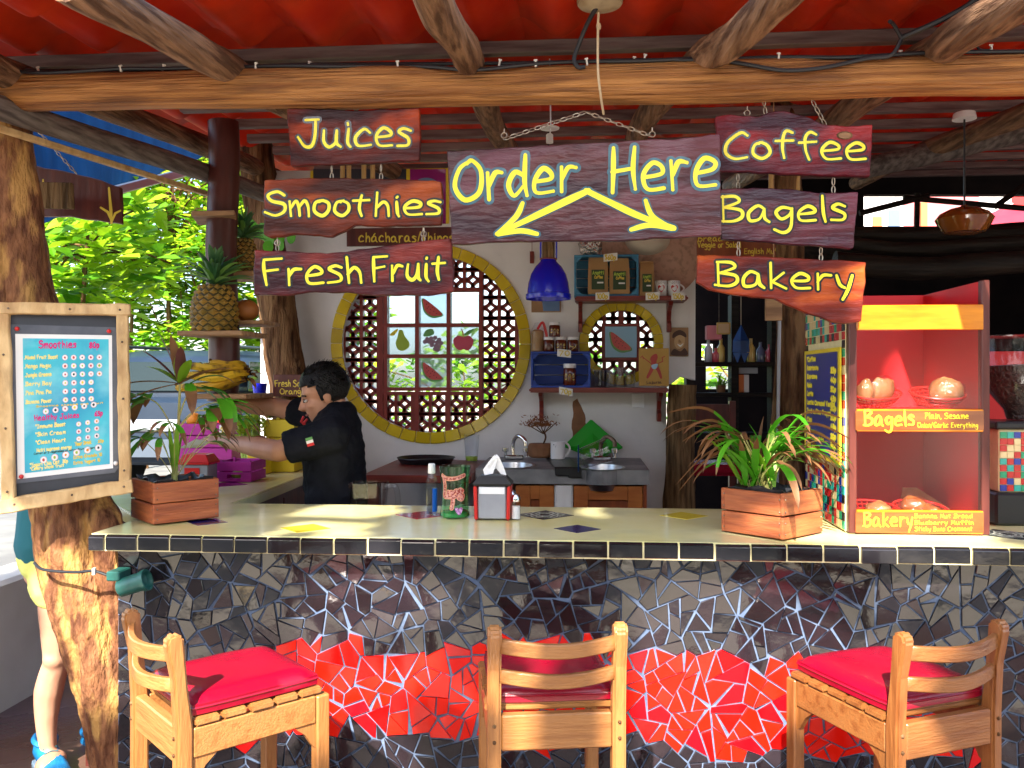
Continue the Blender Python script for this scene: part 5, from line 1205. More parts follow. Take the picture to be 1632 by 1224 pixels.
for u, v, mt in ((.02, -.035, 'red_plastic'), (.97, -.03, 'red_plastic'), (.04, .985, 'red_plastic'), (1.03, .965, 'white_plastic')):
    m = MB(); m.ball(pu(u, v, .003), .0075, 10, 6); m.build('push_pin', MATS[mt], mb, smooth=True)
# ---------------------------------------------------------------- green flood lamp on the trunk with its cable
c = onY(215, 930, .03); rot = Matrix.Rotation(R(-18), 3, 'Y') @ Matrix.Rotation(R(90), 3, 'Y')
o = thing('flood_lamp', c, 'small green metal flood lamp strapped to the leaning trunk', 'lamp')
m = MB(); m.lathe([(.02, -.06), (.03, -.052), (.032, .03), (.036, .032), (.036, .046), (.03, .046), (.026, .03), (.01, .02)], c, 20, rot=rot); m.build('housing', MATS['green_metal'], o, smooth=True)
m = MB(); q = c+V(-.055, 0, .03); m.bb((q.x-.035, q.y-.02, q.z-.02), (q.x+.01, q.y+.06, q.z+.012)); m.build('mount', MATS['green_metal'], o, bevel=.004)
m = MB(); m.tube(curve_pts([onY(55, 897, .08), onY(70, 908, .05), onY(120, 912, .03), onY(150, 910, .02), onY(180, 920, .02), onY(192, 922, .03)], 5), .005, 8); m.build('lead', MATS['cable'], o, smooth=True)
m = MB(); q = onY(150, 911, .012); m.bb((q.x-.004, q.y-.006, q.z-.01), (q.x+.004, q.y+.006, q.z+.012)); m.build('clip', MATS['clip'], o)
# ---------------------------------------------------------------- wooden planters on the counter
def box_planter(cpx, cpy, rpx, rpy, label):
    c = onZ(cpx, cpy, CT+.002); r_ = onZ(rpx, rpy, CT+.002); d = r_-c; ang = math.atan2(d.y, d.x)
    o = thing('wooden_planter', (0, 0, 0), label, 'planter', 'slatted wooden planter boxes'); S_ = .235
    o.matrix_basis = Matrix.Translation(c) @ Matrix.Rotation(ang, 4, 'Z') @ Matrix.Translation((S_/2, S_/2, 0))
    h = S_/2; t = .012
    for k, (z0, z1) in enumerate(((.004, .072), (.077, .148))):
        for (a, b) in (((-h, -h, z0), (h, -h+t, z1)), ((-h, h-t, z0), (h, h, z1)), ((-h, -h+t+.0005, z0), (-h+t, h-t-.0005, z1)), ((h-t, -h+t+.0005, z0), (h, h-t-.0005, z1))):
            m = MB(); m.bb(a, b); q = m.build('slat', MATS['crate_wood'], o, bevel=.002, local=True); q.rotation_euler = (random.uniform(-.012, .012), random.uniform(-.012, .012), 0)
    m = MB()
    for x in (-h+.012, h-.012):
        for z in (.02, .055, .09, .13): m.ball((x, -h-.001, z), .0028, 6, 4)
    for y in (-h+.012, h-.012):
        for z in (.02, .055, .09, .13): m.ball((-h-.001, y, z), .0028, 6, 4)
    tag(m.build('nail', MATS['iron'], o, local=True), kind='stuff')
    for x in (-h+t+.009, h-t-.009):
        for y in (-h+t+.009, h-t-.009):
            m = MB(); m.box((x, y, .072), (.017, .017, .136)); m.build('corner_post', MATS['crate_wood'], o, local=True)
    m = MB(); m.box((0, 0, .01), (S_-.03, S_-.03, .008)); m.build('floor_board', MATS['crate_wood'], o, local=True)
    # crumpled black liner
    m = MB(); n = 40; vs_ = []; fs = []
    for j, (f_, z) in enumerate(((.78, .115), (.84, .14), (.88, .152), (.9, .15), (.8, .118))):
        for i in range(n):
            a = 2*math.pi*i/n; q = max(abs(math.cos(a)), abs(math.sin(a))); rr = f_*h/q*.98; w_ = noise.noise(Vector((i*.45, j*.2, cpx)))
            vs_.append((rr*math.cos(a), rr*math.sin(a), z+w_*(.022 if j in (1, 2, 3) else .004)))
    for j in range(4):
        for i in range(n): fs.append((j*n+i, j*n+(i+1) % n, (j+1)*n+(i+1) % n, (j+1)*n+i))
    m.add(vs_, fs); m.build('liner', MATS['dark_bag'], o, smooth=True, local=True)
    m = MB(); m.add([(x, y, .118+.012*noise.noise(Vector((x*40, y*40, 0)))) for y in [-.1+.02*k for k in range(11)] for x in [-.1+.02*k for k in range(11)]], [(r2*11+k, r2*11+k+1, r2*11+k+12, r2*11+k+11) for r2 in range(10) for k in range(10)]); m.build('soil', MATS['soil'], o, smooth=True, local=True)
    return o
def blade(mm, p, d, L, w_, droop, up=V(0, 0, 1), n=7, fold=.25, tip=None, k0=0):
    """one long leaf: folded, tapering strip that bends under its own weight; tip mesh takes the outer part"""
    p = Vector(p); d = Vector(d).normalized(); P = [p]; seg = L/n; dr = d.copy()
    for i in range(n):
        dr = (dr+V(0, 0, -droop*(i+1)/n)).normalized(); P.append(P[-1]+dr*seg)
    rows = []
    for i, q in enumerate(P):
        t = i/n; dd = (P[min(i+1, n)]-P[max(i-1, 0)]).normalized(); sd = dd.cross(V(0, 0, 1))
        sd = sd.normalized() if sd.length > .05 else V(1, 0, 0); nn = sd.cross(dd)
        ww = w_*(math.sin(math.pi*min(1, (t*.86+.1)))**.8)*(1 if t < 1 else .04); 
        rows.append((q-sd*ww+nn*ww*fold, q, q+sd*ww+nn*ww*fold))
    cut = n if tip is None else max(2, int(n*k0))
    def put(M_, a, b):
        vs_ = [v for r_ in rows[a:b+1] for v in r_]; fs = []
        for i in range(b-a): fs += [(3*i, 3*i+1, 3*i+4, 3*i+3), (3*i+1, 3*i+2, 3*i+5, 3*i+4)]
        M_.add(vs_, fs)
    put(mm, 0, cut)
    if tip is not None and cut < n: put(tip, cut, n)
    return P
pl1 = box_planter(245, 838, 345, 827, 'wooden planter box at the left end of the counter with a tall palm seedling')
pl2 = box_planter(1248, 863, 1318, 848, 'wooden planter box beside the food cabinet with a spreading bushy palm')
# tall seedling in the left planter
def wpos(o, x, y, z): return o.matrix_basis @ V(x, y, z)
o = pl1; b = wpos(o, 0, .0, .115); rp = random.Random(21)
plant = thing('palm_plant', b, 'tall young palm with drooping green leaves in the left planter', 'plant')
g, br, lt, stm, pu_ = MB(), MB(), MB(), MB(), MB()
up = V(0, 0, 1)
st = curve_pts([b, b+V(.0, 0, .08), b+V(.012, 0, .2), b+V(.02, 0, .38)], 6); stm.tube(st, lerp_list([.012, .01, .006, .004], len(st)), 8)
for k in range(7):
    a = k*.9; blade(lt, b+V(0, 0, .02), V(.16*math.cos(a), .16*math.sin(a), 1), rp.uniform(.13, .24), .011, .02)
topc = st[-1]
for k, (dx, dz, L, mt) in enumerate(((-.65, .75, .13, 'p'), (-.3, 1, .14, 'p'), (.02, 1, .13, 'b'), (.3, .95, .12, 'p'), (.85, .35, .17, 'b'), (-1, .12, .16, 'b'), (.5, .7, .1, 'l'), (-.55, .35, .11, 'l'), (.15, .8, .09, 'l'), (-.9, -.2, .14, 'b'))):
    blade({'p': pu_, 'b': br, 'l': lt}[mt], topc, V(dx, rp.uniform(-.6, .3), dz), L*1.5, .02, .1)
for (px, py, q, n_) in ((228, 632, -1, 7), (336, 655, 1, 8), (310, 618, 1, 6), (240, 690, -1, 5), (355, 640, 1, 5)):
    e = onY(px, py, b.y-.02); s0 = b+V(0, 0, .2 if py < 660 else .14)
    pt = curve_pts([s0, (s0+e)/2+V(0, 0, .035), e], 5); stm.tube(pt, .0028, 6)
    for k in range(n_):
        dd = V(q*rp.uniform(.3, 1.2), rp.uniform(-.7, .5), rp.uniform(-.5, .25)); blade(g, e+V(rp.uniform(-.03, .03), 0, rp.uniform(-.01, .02)), dd, rp.uniform(.13, .22), .021, .35, tip=br, k0=rp.choice((.55, .75, .85)))
for k in range(8):
    a = rp.uniform(0, 6.28); e = b+V(.13*math.cos(a), .1*math.sin(a), rp.uniform(.12, .26)); stm.tube(curve_pts([b+V(0, 0, .03), (b+e)/2+V(0, 0, .03), e], 4), .0016, 5)
    for q in range(3): blade(g, e, V(math.cos(a)+rp.uniform(-.6, .6), math.sin(a)+rp.uniform(-.5, .5), rp.uniform(-.3, .4)), rp.uniform(.08, .14), .012, .4, tip=br, k0=.6)
stm.build('stem', MATS['stem'], plant, smooth=True); g.build('leaves', MATS['leaf'], plant, smooth=True); br.build('dry_leaves', MATS['leaf_brown'], plant, smooth=True); lt.build('young_leaves', MATS['leaf_light'], plant, smooth=True); pu_.build('purple_leaves', MATS['leaf_purple'], plant, smooth=True)
# spreading palm in the right planter
o = pl2; b = wpos(o, -.02, .03, .115)
plant = thing('palm_plant', b, 'bushy palm with arching green leaves and brown tips in the right planter', 'plant')
g, br, lt, stm = MB(), MB(), MB(), MB(); rp = random.Random(5)
for k in range(40):
    a = rp.uniform(0, 2*math.pi); lean = rp.uniform(.1, .75); h_ = rp.uniform(.1, .22)
    e = b+V(.16*lean*math.cos(a), .14*lean*math.sin(a), h_); s0 = b+V(rp.uniform(-.03, .03), rp.uniform(-.02, .02), 0)
    pt = curve_pts([s0, (s0+e)/2+V(0, 0, .02), e], 4); stm.tube(pt, .0022, 5)
    for q in range(rp.choice((1, 2, 3))):
        dd = V(math.cos(a)*(.4+lean)+rp.uniform(-.35, .35), math.sin(a)*(.4+lean)+rp.uniform(-.35, .35), rp.uniform(.0, .75)); L = rp.uniform(.13, .26)
        blade(g if rp.random() < .8 else br, e, dd, L, rp.uniform(.009, .015), rp.uniform(.22, .5), tip=br, k0=rp.choice((.45, .6, .7, .9)), n=8)
for k in range(24): blade(lt if k % 3 == 1 else g, b+V(rp.uniform(-.06, .06), rp.uniform(-.04, .04), .04), V(rp.uniform(-.7, .7), rp.uniform(-.5, .3), 1), rp.uniform(.17, .27), .0125, rp.uniform(.05, .3), tip=(br if k % 3 == 0 else None), k0=.75)
for (px, py) in ((1062, 658), (1075, 690), (1085, 705), (1080, 785), (1095, 745), (1075, 775), (1345, 668), (1350, 720), (1355, 700), (1330, 760)):
    e = onY(px, py, b.y-.06); s0 = b+V(0, 0, .08); mid = s0+(e-s0)*.5+V(0, 0, .1)
    pt = curve_pts([s0, mid, e], 8); L = len(pt)
    rows = []
    for i, q in enumerate(pt):
        t = i/(L-1); ww = .013*(math.sin(math.pi*min(1, t*.9+.1))**.7)*(1 if i < L-1 else .05); rows.append((q+V(0, ww, ww*.5), q, q+V(0, -ww, ww*.8)))
    kk = int(L*.5)
    for M_, a_, b_ in ((g, 0, kk), (br, kk, L-1)): M_.add([v for r_ in rows[a_:b_+1] for v in r_], [f_ for i in range(b_-a_) for f_ in ((3*i, 3*i+1, 3*i+4, 3*i+3), (3*i+1, 3*i+2, 3*i+5, 3*i+4))])
stm.build('stem', MATS['stem'], plant, smooth=True); g.build('leaves', MATS['leaf'], plant, smooth=True); br.build('dry_leaf_tips', MATS['leaf_brown'], plant, smooth=True); lt.build('young_leaves', MATS['leaf_light'], plant, smooth=True)
# ---------------------------------------------------------------- things on the bar
ZC = CT+.002
p = onZ(688, 820, ZC); o = thing('sanitiser_bottle', p, 'slim clear sanitiser bottle with a white cap, left of the green tip jar', 'bottle')
m = MB(); m.lathe([(.018, 0), (.021, .004), (.021, .125), (.019, .14), (.012, .152), (.011, .156)], p, 20, sx=1, sy=.75); m.build('bottle_body', MATS['plastic_clear'], o, smooth=True)
m = MB(); m.lathe([(.0185, .004), (.0185, .1)], p, 16, sy=.7); m.build('gel', glass('gel', (.75, .82, .95), .7, .1), o, smooth=True)
m = MB(); m.lathe([(.0135, .156), (.0145, .158), (.0135, .19), (.012, .193)], p, 16); m.build('cap', MATS['white_plastic'], o, smooth=True)
m = MB(); m.add([p+V(.0216*math.cos(t), .0165*math.sin(t), z) for z in (.012, .1) for t in [R(-75+22*k) for k in range(6)]], [(k, k+1, 7+k, 6+k) for k in range(5)]); m.build('label', mat('label_blue', (.01, .12, .6), rough=.3), o, smooth=True)
p = onZ(725, 824, ZC); o = thing('tip_jar', p, 'green glass jar with Tips and a heart in glitter mosaic', 'jar')
prof = [(.05, 0), (.055, .006), (.0545, .02), (.05, .05), (.05, .1), (.054, .15), (.058, .19)]
m = MB(); m.lathe(prof+[(.0565, .19), (.0485, .1), (.0485, .05), (.05, .012), (0, .01)], p, 32, cap=False); m.build('glass_body', MATS['green_glass'], o, smooth=True)
m = MB(); m.lathe([(.049, .003), (.054, .008), (.053, .018), (.046, .024), (.0, .026)], p, 28); m.build('glass_foot', mat('green_thick', (.03, .35, .12), rough=.08, coat=1, trans=.3), o, smooth=True)
mat('glitter_red', (.3, .03, .02), (.7, .35, .3), scale=160, rough=.3, lo=.45, hi=.6); mat('glitter_rim', (.75, .35, .22), rough=.35); mat('glitter_purple', (.2, .02, .25), (.7, .45, .7), scale=160, rough=.3, lo=.45, hi=.6)
def jarp(u, v, w_):
    z = v; r_ = lerp_list([.0545, .05, .05, .054, .058], 41)[max(0, min(40, int((z-.02)/.17*40)))]; a = u/.052
    return V(p.x+(r_+.001+w_)*math.sin(a), p.y-(r_+.001+w_)*math.cos(a), p.z+z)
tip = [[(-.042, .158), (-.02, .148), (.015, .15), (.04, .16)], [(-.035, .15), (-.032, .12), (-.037, .085), (-.025, .08)], [(-.018, .1), (-.02, .082), (-.012, .08)], [(-.006, .1), (.0, .07), (-.004, .04)], [(-.003, .09), (.014, .105), (.018, .088), (.0, .08)], [(.038, .102), (.026, .108), (.03, .09), (.04, .085), (.034, .072), (.022, .076)]]
ts = [[Vector((q.x, q.y)) for q in curve_pts([V(a, b_, 0) for a, b_ in s_], 6)] for s_ in tip]
m = MB(); brush(m, ts, .0078, jarp, .0002, False); m.build('letter_rim', MATS['glitter_rim'], o); m = MB(); brush(m, ts, .0052, jarp, .0008, False); m.build('tips_lettering', MATS['glitter_red'], o)
hp = curve_pts([V(.022, .015, 0), V(.008, .034, 0), V(.012, .044, 0), V(.021, .038, 0), V(.03, .044, 0), V(.036, .034, 0)], 4, True); m = MB(); m.add([jarp(q.x, q.y, .0006) for q in hp], [list(range(len(hp)))]); m.build('heart', MATS['glitter_purple'], o)
m = MB(); rr = random.Random(2)
for k in range(5): q = p+V(rr.uniform(-.025, .025), rr.uniform(-.025, .025), .028+.004*k); m.box(q, (.05, .022, .0012), Matrix.Rotation(rr.uniform(0, 3), 3, 'Z') @ Matrix.Rotation(rr.uniform(-.3, .3), 3, 'X'))
m.build('banknotes', MATS['paper'], o)
# napkin dispenser
p = onZ(786, 826, ZC); o = thing('napkin_dispenser', p, 'red and black napkin dispenser with a white napkin sticking out, beside the tip jar', 'napkin dispenser'); W_, D_ = .128, .1
for sx in (-1, 1):
    m = MB(); x = sx*(W_/2); m.prism([p+V(x, -D_/2, 0), p+V(x, D_/2, 0), p+V(x*1.06, D_/2, .125), p+V(x*1.06, -D_/2, .125)], (-sx*.012, 0, 0)); m.build('side_panel', MATS['red_plastic'], o, bevel=.004, seg=2)
m = MB(); m.bb(p+V(-W_/2+.0125, -D_/2+.006, .004), p+V(W_/2-.0125, D_/2-.006, .122)); m.build('clear_front', MATS['grey_plastic'], o, bevel=.004)
m = MB(); m.bb(p+V(-W_/2+.018, -D_/2+.0035, .095), p+V(W_/2-.018, -D_/2+.0055, .12)); m.build('napkin_stack', MATS['white_cloth'], o)
m = MB(); a, b_ = W_/2+.008, D_/2+.004
m.prism([p+V(-a, -b_, .126), p+V(a, -b_, .126), p+V(a, b_, .126), p+V(-a, b_, .126)], (0, 0, .006)); m.add([p+V(x*k, y*k, z) for k, z in ((1, .1325), (.62, .16)) for x, y in ((-a, -b_), (a, -b_), (a, b_), (-a, b_))], [(0, 1, 5, 4), (1, 2, 6, 5), (2, 3, 7, 6), (3, 0, 4, 7), (4, 5, 6, 7)]); m.build('lid', MATS['black_plastic'], o, bevel=.004, seg=2)
m = MB(); m.add([p+V(.02+x*.03, -.012+.01*math.sin(k), .158+.045*y-.012*x) for k, (x, y) in enumerate(((-1, 0), (-.3, .5), (.3, .2), (1, .3), (-1.3, .4), (-.6, 1.2), (.2, 1.5), (.7, .8), (-1.1, .8), (-.2, 1.7)))], [(0, 1, 5, 4), (1, 2, 6, 5), (2, 3, 7, 6), (4, 5, 9, 8), (5, 6, 9)])
for i in range(2): m.add([p+V(-.03+.03*x, -.01*i-.006, .16+z) for x, z in ((0, 0), (1, .006), (1.5, .05), (1.2, .075), (.5, .05), (-.2, .02))], [(0, 1, 2, 3, 4, 5)])
m.build('napkin', MATS['white_cloth'], o, smooth=True)
# shakers
for (px, py, Y_, lab, mt) in ((822, 828, 0, 'salt shaker with a chrome lid right of the napkin dispenser', 'white_plastic'), (815, 820, .0, 'pepper shaker half hidden behind the salt shaker', 'bark_dark')):
    q = onZ(px, py, ZC); o = thing('shaker', q, lab, 'shaker', 'salt and pepper shakers')
    m = MB(); m.lathe([(.017, 0), (.019, .003), (.017, .065), (.016, .067)], q, 12); m.build('glass_body', MATS['plastic_clear'], o)
    m = MB(); m.lathe([(.016, .004), (.015, .05)], q, 12); m.build('filling', MATS[mt], o)
    m = MB(); m.lathe([(.0178, .067), (.0178, .08), (.012, .09), (.004, .092)], q, 16); m.build('lid', MATS['chrome'], o, smooth=True)
# clear blender jug on the work shelf behind the bar
q = onY(588, 806, CD+.12); zb_ = q.z-.12
m = MB(); m.bb((onY(500, 800, CD+.02).x, CD+.004, .0), (onY(700, 800, CD+.02).x, CD+.26, zb_-.002)); tag(m.build('work_shelf', MATS['shelf_red'], bevel=.004), 'low work shelf behind the bar holding the clear blender jug', 'shelf')
o = thing('blender_jug', (q.x, CD+.12, zb_), 'clear square blender jug standing behind the bar', 'jug')
m = MB(); h_ = .22; s_ = .075
prof = [(.8, 0), (1, h_)]; A = []
for f_, z in ((.75, 0), (1, h_), (.96, h_), (.72, .006)):
    A += [V(q.x+x*s_*f_, CD+.12+y*s_*f_, zb_+z) for x, y in ((-1, -.7), (-.7, -1), (.7, -1), (1, -.7), (1, .7), (.7, 1), (-.7, 1), (-1, .7))]
m.add(A, [(8*j+i, 8*j+(i+1) % 8, 8*j+8+(i+1) % 8, 8*j+8+i) for j in range(3) for i in range(8)]); m.build('jug_body', MATS['plastic_clear'], o, smooth=True, angle=.5)
m = MB(); m.tube(curve_pts([V(q.x+.07, CD+.12, zb_+.2), V(q.x+.115, CD+.12, zb_+.2), V(q.x+.12, CD+.12, zb_+.1), V(q.x+.06, CD+.12, zb_+.04)], 5), .012, 8); m.build('handle', MATS['plastic_clear'], o, smooth=True)
# ---------------------------------------------------------------- food cabinet
a = onZ(1353, 850, ZC); CX0, CY0 = a.x, a.y; CX1 = onY(1578, 850, CY0).x; CY1 = CY0+.53
cz = lambda py: onY(1465, py, CY0).z
fc = thing('food_cabinet', ((CX0+CX1)/2, (CY0+CY1)/2, ZC), 'red food cabinet with glass fronts and Bagels and Bakery labels on the counter', 'cabinet')
ZT = cz(447); pw = .026
for x0 in (CX0, CX1-pw):
    m = MB(); m.bb((x0, CY0, ZC), (x0+pw, CY0+.03, ZT)); m.build('post', MATS['maroon'], fc, bevel=.003)
m = MB(); m.bb((CX0, CY0+.031, ZC), (CX0+.014, CY1, ZT)); m.build('side_panel', MATS['maroon'], fc)
m = MB(); m.bb((CX1-.014, CY0+.031, ZC), (CX1, CY1, ZT)); m.build('side_panel', MATS['interior_red'], fc)
m = MB(); m.bb((CX0+.0145, CY1-.012, ZC), (CX1-.0145, CY1, ZT)); m.build('back_panel', MATS['interior_red'], fc)
m = MB(); m.bb((CX0+.0145, CY0+.032, ZC), (CX1-.0145, CY1-.0125, ZC+.012)); m.build('floor_panel', MATS['interior_red'], fc)
zsh = cz(655); m = MB(); m.bb((CX0+.0145, CY0+.032, zsh-.012), (CX1-.0145, CY1-.0125, zsh)); m.build('shelf_panel', MATS['interior_red'], fc)
ztop = cz(490); m = MB(); m.add([V(CX0+.0145, CY0+.034, ztop), V(CX1-.0145, CY0+.034, ztop), V(CX1-.0145, CY1-.0126, ZT-.005), V(CX0+.0145, CY1-.0126, ZT-.005)], [(0, 1, 2, 3)]); m.prism([V(CX0+.0145, CY0+.034, ztop-.012), V(CX1-.0145, CY0+.034, ztop-.012), V(CX1-.0145, CY1-.0128, ZT-.02), V(CX0+.0145, CY1-.0128, ZT-.02)], (0, 0, .01)); pass
x0, x1 = CX0+pw+.001, CX1-pw-.001
def rail(py0, py1, mt, name):
    m = MB(); m.bb((x0-.004, CY0-.008, cz(py1)), (x1+.004, CY0+.012, cz(py0))); return m.build(name, MATS[mt], fc, bevel=.003)
rail(486, 526, 'orange_wood', 'top_rail'); l1 = rail(652, 688, 'orange_wood', 'label_rail'); l2 = rail(813, 850, 'orange_wood', 'label_rail')
for py0, py1, nm in ((527, 651, 'upper_glass'), (689, 812, 'lower_glass')):
    m = MB(); m.bb((x0, CY0+.004, cz(py1)), (x1, CY0+.008, cz(py0))); m.build(nm, MATS['cab_glass'], fc)
tx = lambda u, v, w_: V(onY(u, -v, CY0).x, CY0-.0086-w_, onY(u, -v, CY0).z)
for par, y0, y1 in ((l1, 655, 685), (l2, 816, 848)):
    m = MB(); m.add([tx(1362, -y1, .001), tx(1566, -y1, .001), tx(1566, -y0, .001), tx(1362, -y0, .001)], [(0, 1, 2, 3)]); m.build('label_card', MATS['label_wood'], par)
write('lettering', 'Bagels', 1376, 1454, -678, 24, 1.7, tx, MATS['yellow_paint'], l1, .002); write('lettering', 'Plain, Sesame', 1472, 1541, -667, 9, .6, tx, MATS['yellow_paint'], l1, .002); write('lettering', 'Onion/Garlic Everything', 1460, 1556, -681, 8, .5, tx, MATS['yellow_paint'], l1, .002)
write('lettering', 'Bakery', 1375, 1452, -838, 22, 1.5, tx, MATS['yellow_paint'], l2, .002); write('lettering', 'Banana Nut Bread', 1456, 1547, -824.5, 6.5, .5, tx, MATS['yellow_paint'], l2, .002); write('lettering', 'Blueberry Muffin', 1456, 1549, -835, 6.5, .5, tx, MATS['yellow_paint'], l2, .002); write('lettering', 'Sticky Buns Croissant', 1456, 1547, -845, 6.5, .5, tx, MATS['yellow_paint'], l2, .002)
# tiled left side with the blue price list
YS0, YS1 = CY0+.028, CY1
m = MB(); m.bb((CX0-.004, YS0, ZC+.002), (CX0-.0005, YS1, ZT)); m.build('tile_bed', MATS['cream_grout'], fc)
cols = [mat('mini_%s' % n, c_, rough=.15) for n, c_ in (('red', (.5, .015, .015)), ('green', (.01, .3, .14)), ('blue', (.01, .03, .3)), ('cream', (.7, .55, .28)), ('black', (.012, .012, .014)), ('teal', (.02, .36, .3)))]
NC = 17; tw = (YS1-YS0)/NC; th = .029; nr = int((ZT-ZC-.01)/th); rt = random.Random(8); m = MB()
zb0, zb1 = None, None
def sidez(py, Y): return onX(0, py, CX0)
MN = {'z1': onX(1345, 560, CX0).z+.0, 'z0': onX(1346, 741, CX0).z}
MN['z1'] = onX(1330, 555, CX0).z; MN['z0'] = onX(1318, 732, CX0).z
for r_ in range(nr):
    for c_ in range(NC):
        z0 = ZC+.006+r_*th; y0 = YS0+c_*tw
        if z0+th > MN['z0']+.004 and z0 < MN['z1']-.004 and c_ > 0 and c_ < NC-1: continue
        m.cm = rt.choice((0, 0, 0, 1, 2, 3, 3, 4, 5)); m.bb((CX0-.0075, y0+.0012, z0+.0012), (CX0-.0038, y0+tw-.0012, z0+th-.0012))
tag(m.build('mini_mosaic', cols, fc), kind='stuff')
sd = lambda u, v, w_: V(CX0-.014-w_, YS1-.02-u*(YS1-YS0-.04), MN['z0']+v*(MN['z1']-MN['z0']))   # u runs from the back to the front edge
m = MB(); m.prism([sd(0, 0, -.004), sd(1, 0, -.004), sd(1, 1, -.004), sd(0, 1, -.004)], (-.006, 0, 0)); pb = m.build('price_board', MATS['yellow_crate'], fc)
m = MB(); m.add([sd(.06, .035, .003), sd(.95, .035, .003), sd(.95, .965, .003), sd(.06, .965, .003)], [(0, 1, 2, 3)]); m.build('blue_panel', MATS['menu_blue'], pb)
items = [('*Coffee', ''), ('Americano', '35p'), ('Espresso', '40p'), ('Moka', '50p'), ('Latte', '45p'), ('Latte Caramel Vanilla', '50p'), ('Iced coffee Frappe', '50p'), ('Chai', '45p'), ('Tea', '30p'), ('Hot Chocolate', '50p'), ('Milk extra', '20p')]
for k, (t, pr) in enumerate(items):
    v_ = .9-.082*k
    write('price_line', t, .1, .1+.038*len(t), v_, .038, .0105, sd, MATS['yellow_paint'], pb, .004, track=16)
    if pr: write('price_line', pr, .78, .92, v_-.035, .042, .012, sd, MATS['yellow_paint'], pb, .004)
# food inside
def basket(px, py, zf, dep, lab, items, rot=0.25):
    c_ = onY(px, py, CY0+dep); c_ = V(c_.x, CY0+dep, zf+.001); o = thing('food_basket', c_, lab, 'basket', 'red plastic food baskets in the cabinet')
    m = MB(); rx, ry = .088, .07; n = 28
    tl = Matrix.Rotation(.28, 3, 'X') @ Matrix.Rotation(rot, 3, 'Z'); off = V(0, 0, .022)
    for z, f_ in ((.0, .7), (.012, .82), (.024, .92), (.036, 1.0)): m.tube([c_+off+tl @ V(rx*f_*math.cos(2*math.pi*k/n), ry*f_*math.sin(2*math.pi*k/n), z) for k in range(n)], .004 if z > .03 else .0022, 6, closed=True)
    for k in range(n): m.tube([c_+off+tl @ V(rx*f_*math.cos(2*math.pi*k/n), ry*f_*math.sin(2*math.pi*k/n), z) for z, f_ in ((0, .7), (.036, 1))], .0016, 4)
    m.prism([c_+off+tl @ V(rx*.7*math.cos(2*math.pi*k/n), ry*.7*math.sin(2*math.pi*k/n), 0) for k in range(n)], (0, 0, .002)); m.build('basket_weave', MATS['red_basket'], o, smooth=True)
    for q, r_, mt, lb in items:
        m = MB(); m.ball(c_+off+tl @ V(*q), r_, 16, 10, rot=tl)
        for i, v_ in enumerate(m.v): m.v[i] = v_+V(0, 0, .012*noise.noise(v_*38))+V(.006*noise.noise(v_*50), 0, 0)
        b_ = thing('wrapped_bread', c_+off+tl @ V(*q), lb, 'bread', 'wrapped bread in the cabinet'); m.build('bread', MATS[mt], b_, smooth=True)
        m = MB(); m.ball(c_+off+tl @ V(*q), [x*1.1 for x in r_], 14, 9, rot=tl)
        for i, v_ in enumerate(m.v): m.v[i] = v_+V(1, 1, 1)*.008*noise.noise(v_*45+V(3, 0, 0))
        m.build('wrapping', MATS['cling_film'], b_)
zl_ = ZC+.0125
basket(1395, 630, zsh, .1, 'red oval basket of bagels at the left on the upper shelf of the cabinet', [((.02, 0, .04), (.055, .03, .05), 'bread', 'wrapped bagel at the front of the upper left basket'), ((-.04, .01, .04), (.03, .03, .048), 'bread', 'wrapped bagel at the back of the upper left basket')], .5)
basket(1492, 630, zsh, .1, 'red oval basket with one round bagel on the upper shelf of the cabinet', [((.025, -.01, .045), (.055, .045, .045), 'bread', 'large round wrapped bagel in the upper right basket')], -.2)
basket(1390, 795, zl_, .1, 'red oval basket with a muffin on the lower shelf of the cabinet', [((.02, 0, .03), (.045, .035, .03), 'bread', 'wrapped muffin in the lower left basket')], -.3)
basket(1465, 790, zl_, .12, 'red oval basket with sliced bread on the lower shelf of the cabinet', [((-.02, .01, .035), (.045, .03, .032), 'cab_orange', 'wrapped slice of banana bread in the lower right basket'), ((.035, -.015, .03), (.035, .03, .026), 'cab_orange', 'small wrapped slice at the right of the lower right basket')], -.3)
m = MB(); c_ = onY(1475, 765, CY0+.26); m.prism([V(c_.x-.08, CY0+.3, zl_+.001), V(c_.x+.14, CY0+.25, zl_+.001), V(c_.x+.0, CY0+.34, zl_+.1), V(c_.x-.05, CY0+.34, zl_+.1)], (0, .004, 0)); tag(m.build('paper_bag', MATS['kraft']), 'brown paper sheet behind the lower right basket in the cabinet', 'paper')
# ---------------------------------------------------------------- coffee grinder at the right edge
g0 = onZ(1572, 835, ZC); gx0 = onY(1592, 800, .42).x; gy = .42
gr = thing('coffee_grinder', (gx0+.12, gy+.1, ZC), 'coffee grinder with clear bean hopper and mosaic base at the right edge', 'coffee grinder')
zz = lambda py: onY(1610, py, gy).z
m = MB(); m.bb((gx0-.02, gy-.02, ZC), (gx0+.26, gy+.22, zz(785))); m.build('foot', MATS['black_plastic'], gr, bevel=.008)
m = MB(); m.bb((gx0, gy, zz(785)+.001), (gx0+.24, gy+.2, zz(684))); m.build('body', MATS['cream_grout'], gr, bevel=.004)
m = MB(); zr0, zr1 = zz(783), zz(688); n1 = 9; n2 = 10; tw2 = .236/n2; th2 = (zr1-zr0)/n1
for r_ in range(n1):
    for c_ in range(n2): m.cm = rt.choice((0, 0, 3, 3, 1, 2, 5)); m.bb((gx0+.002+c_*tw2+.001, gy-.004, zr0+r_*th2+.001), (gx0+.002+(c_+1)*tw2-.001, gy+.001, zr0+(r_+1)*th2-.001))
tag(m.build('mini_mosaic', cols, gr), kind='stuff')
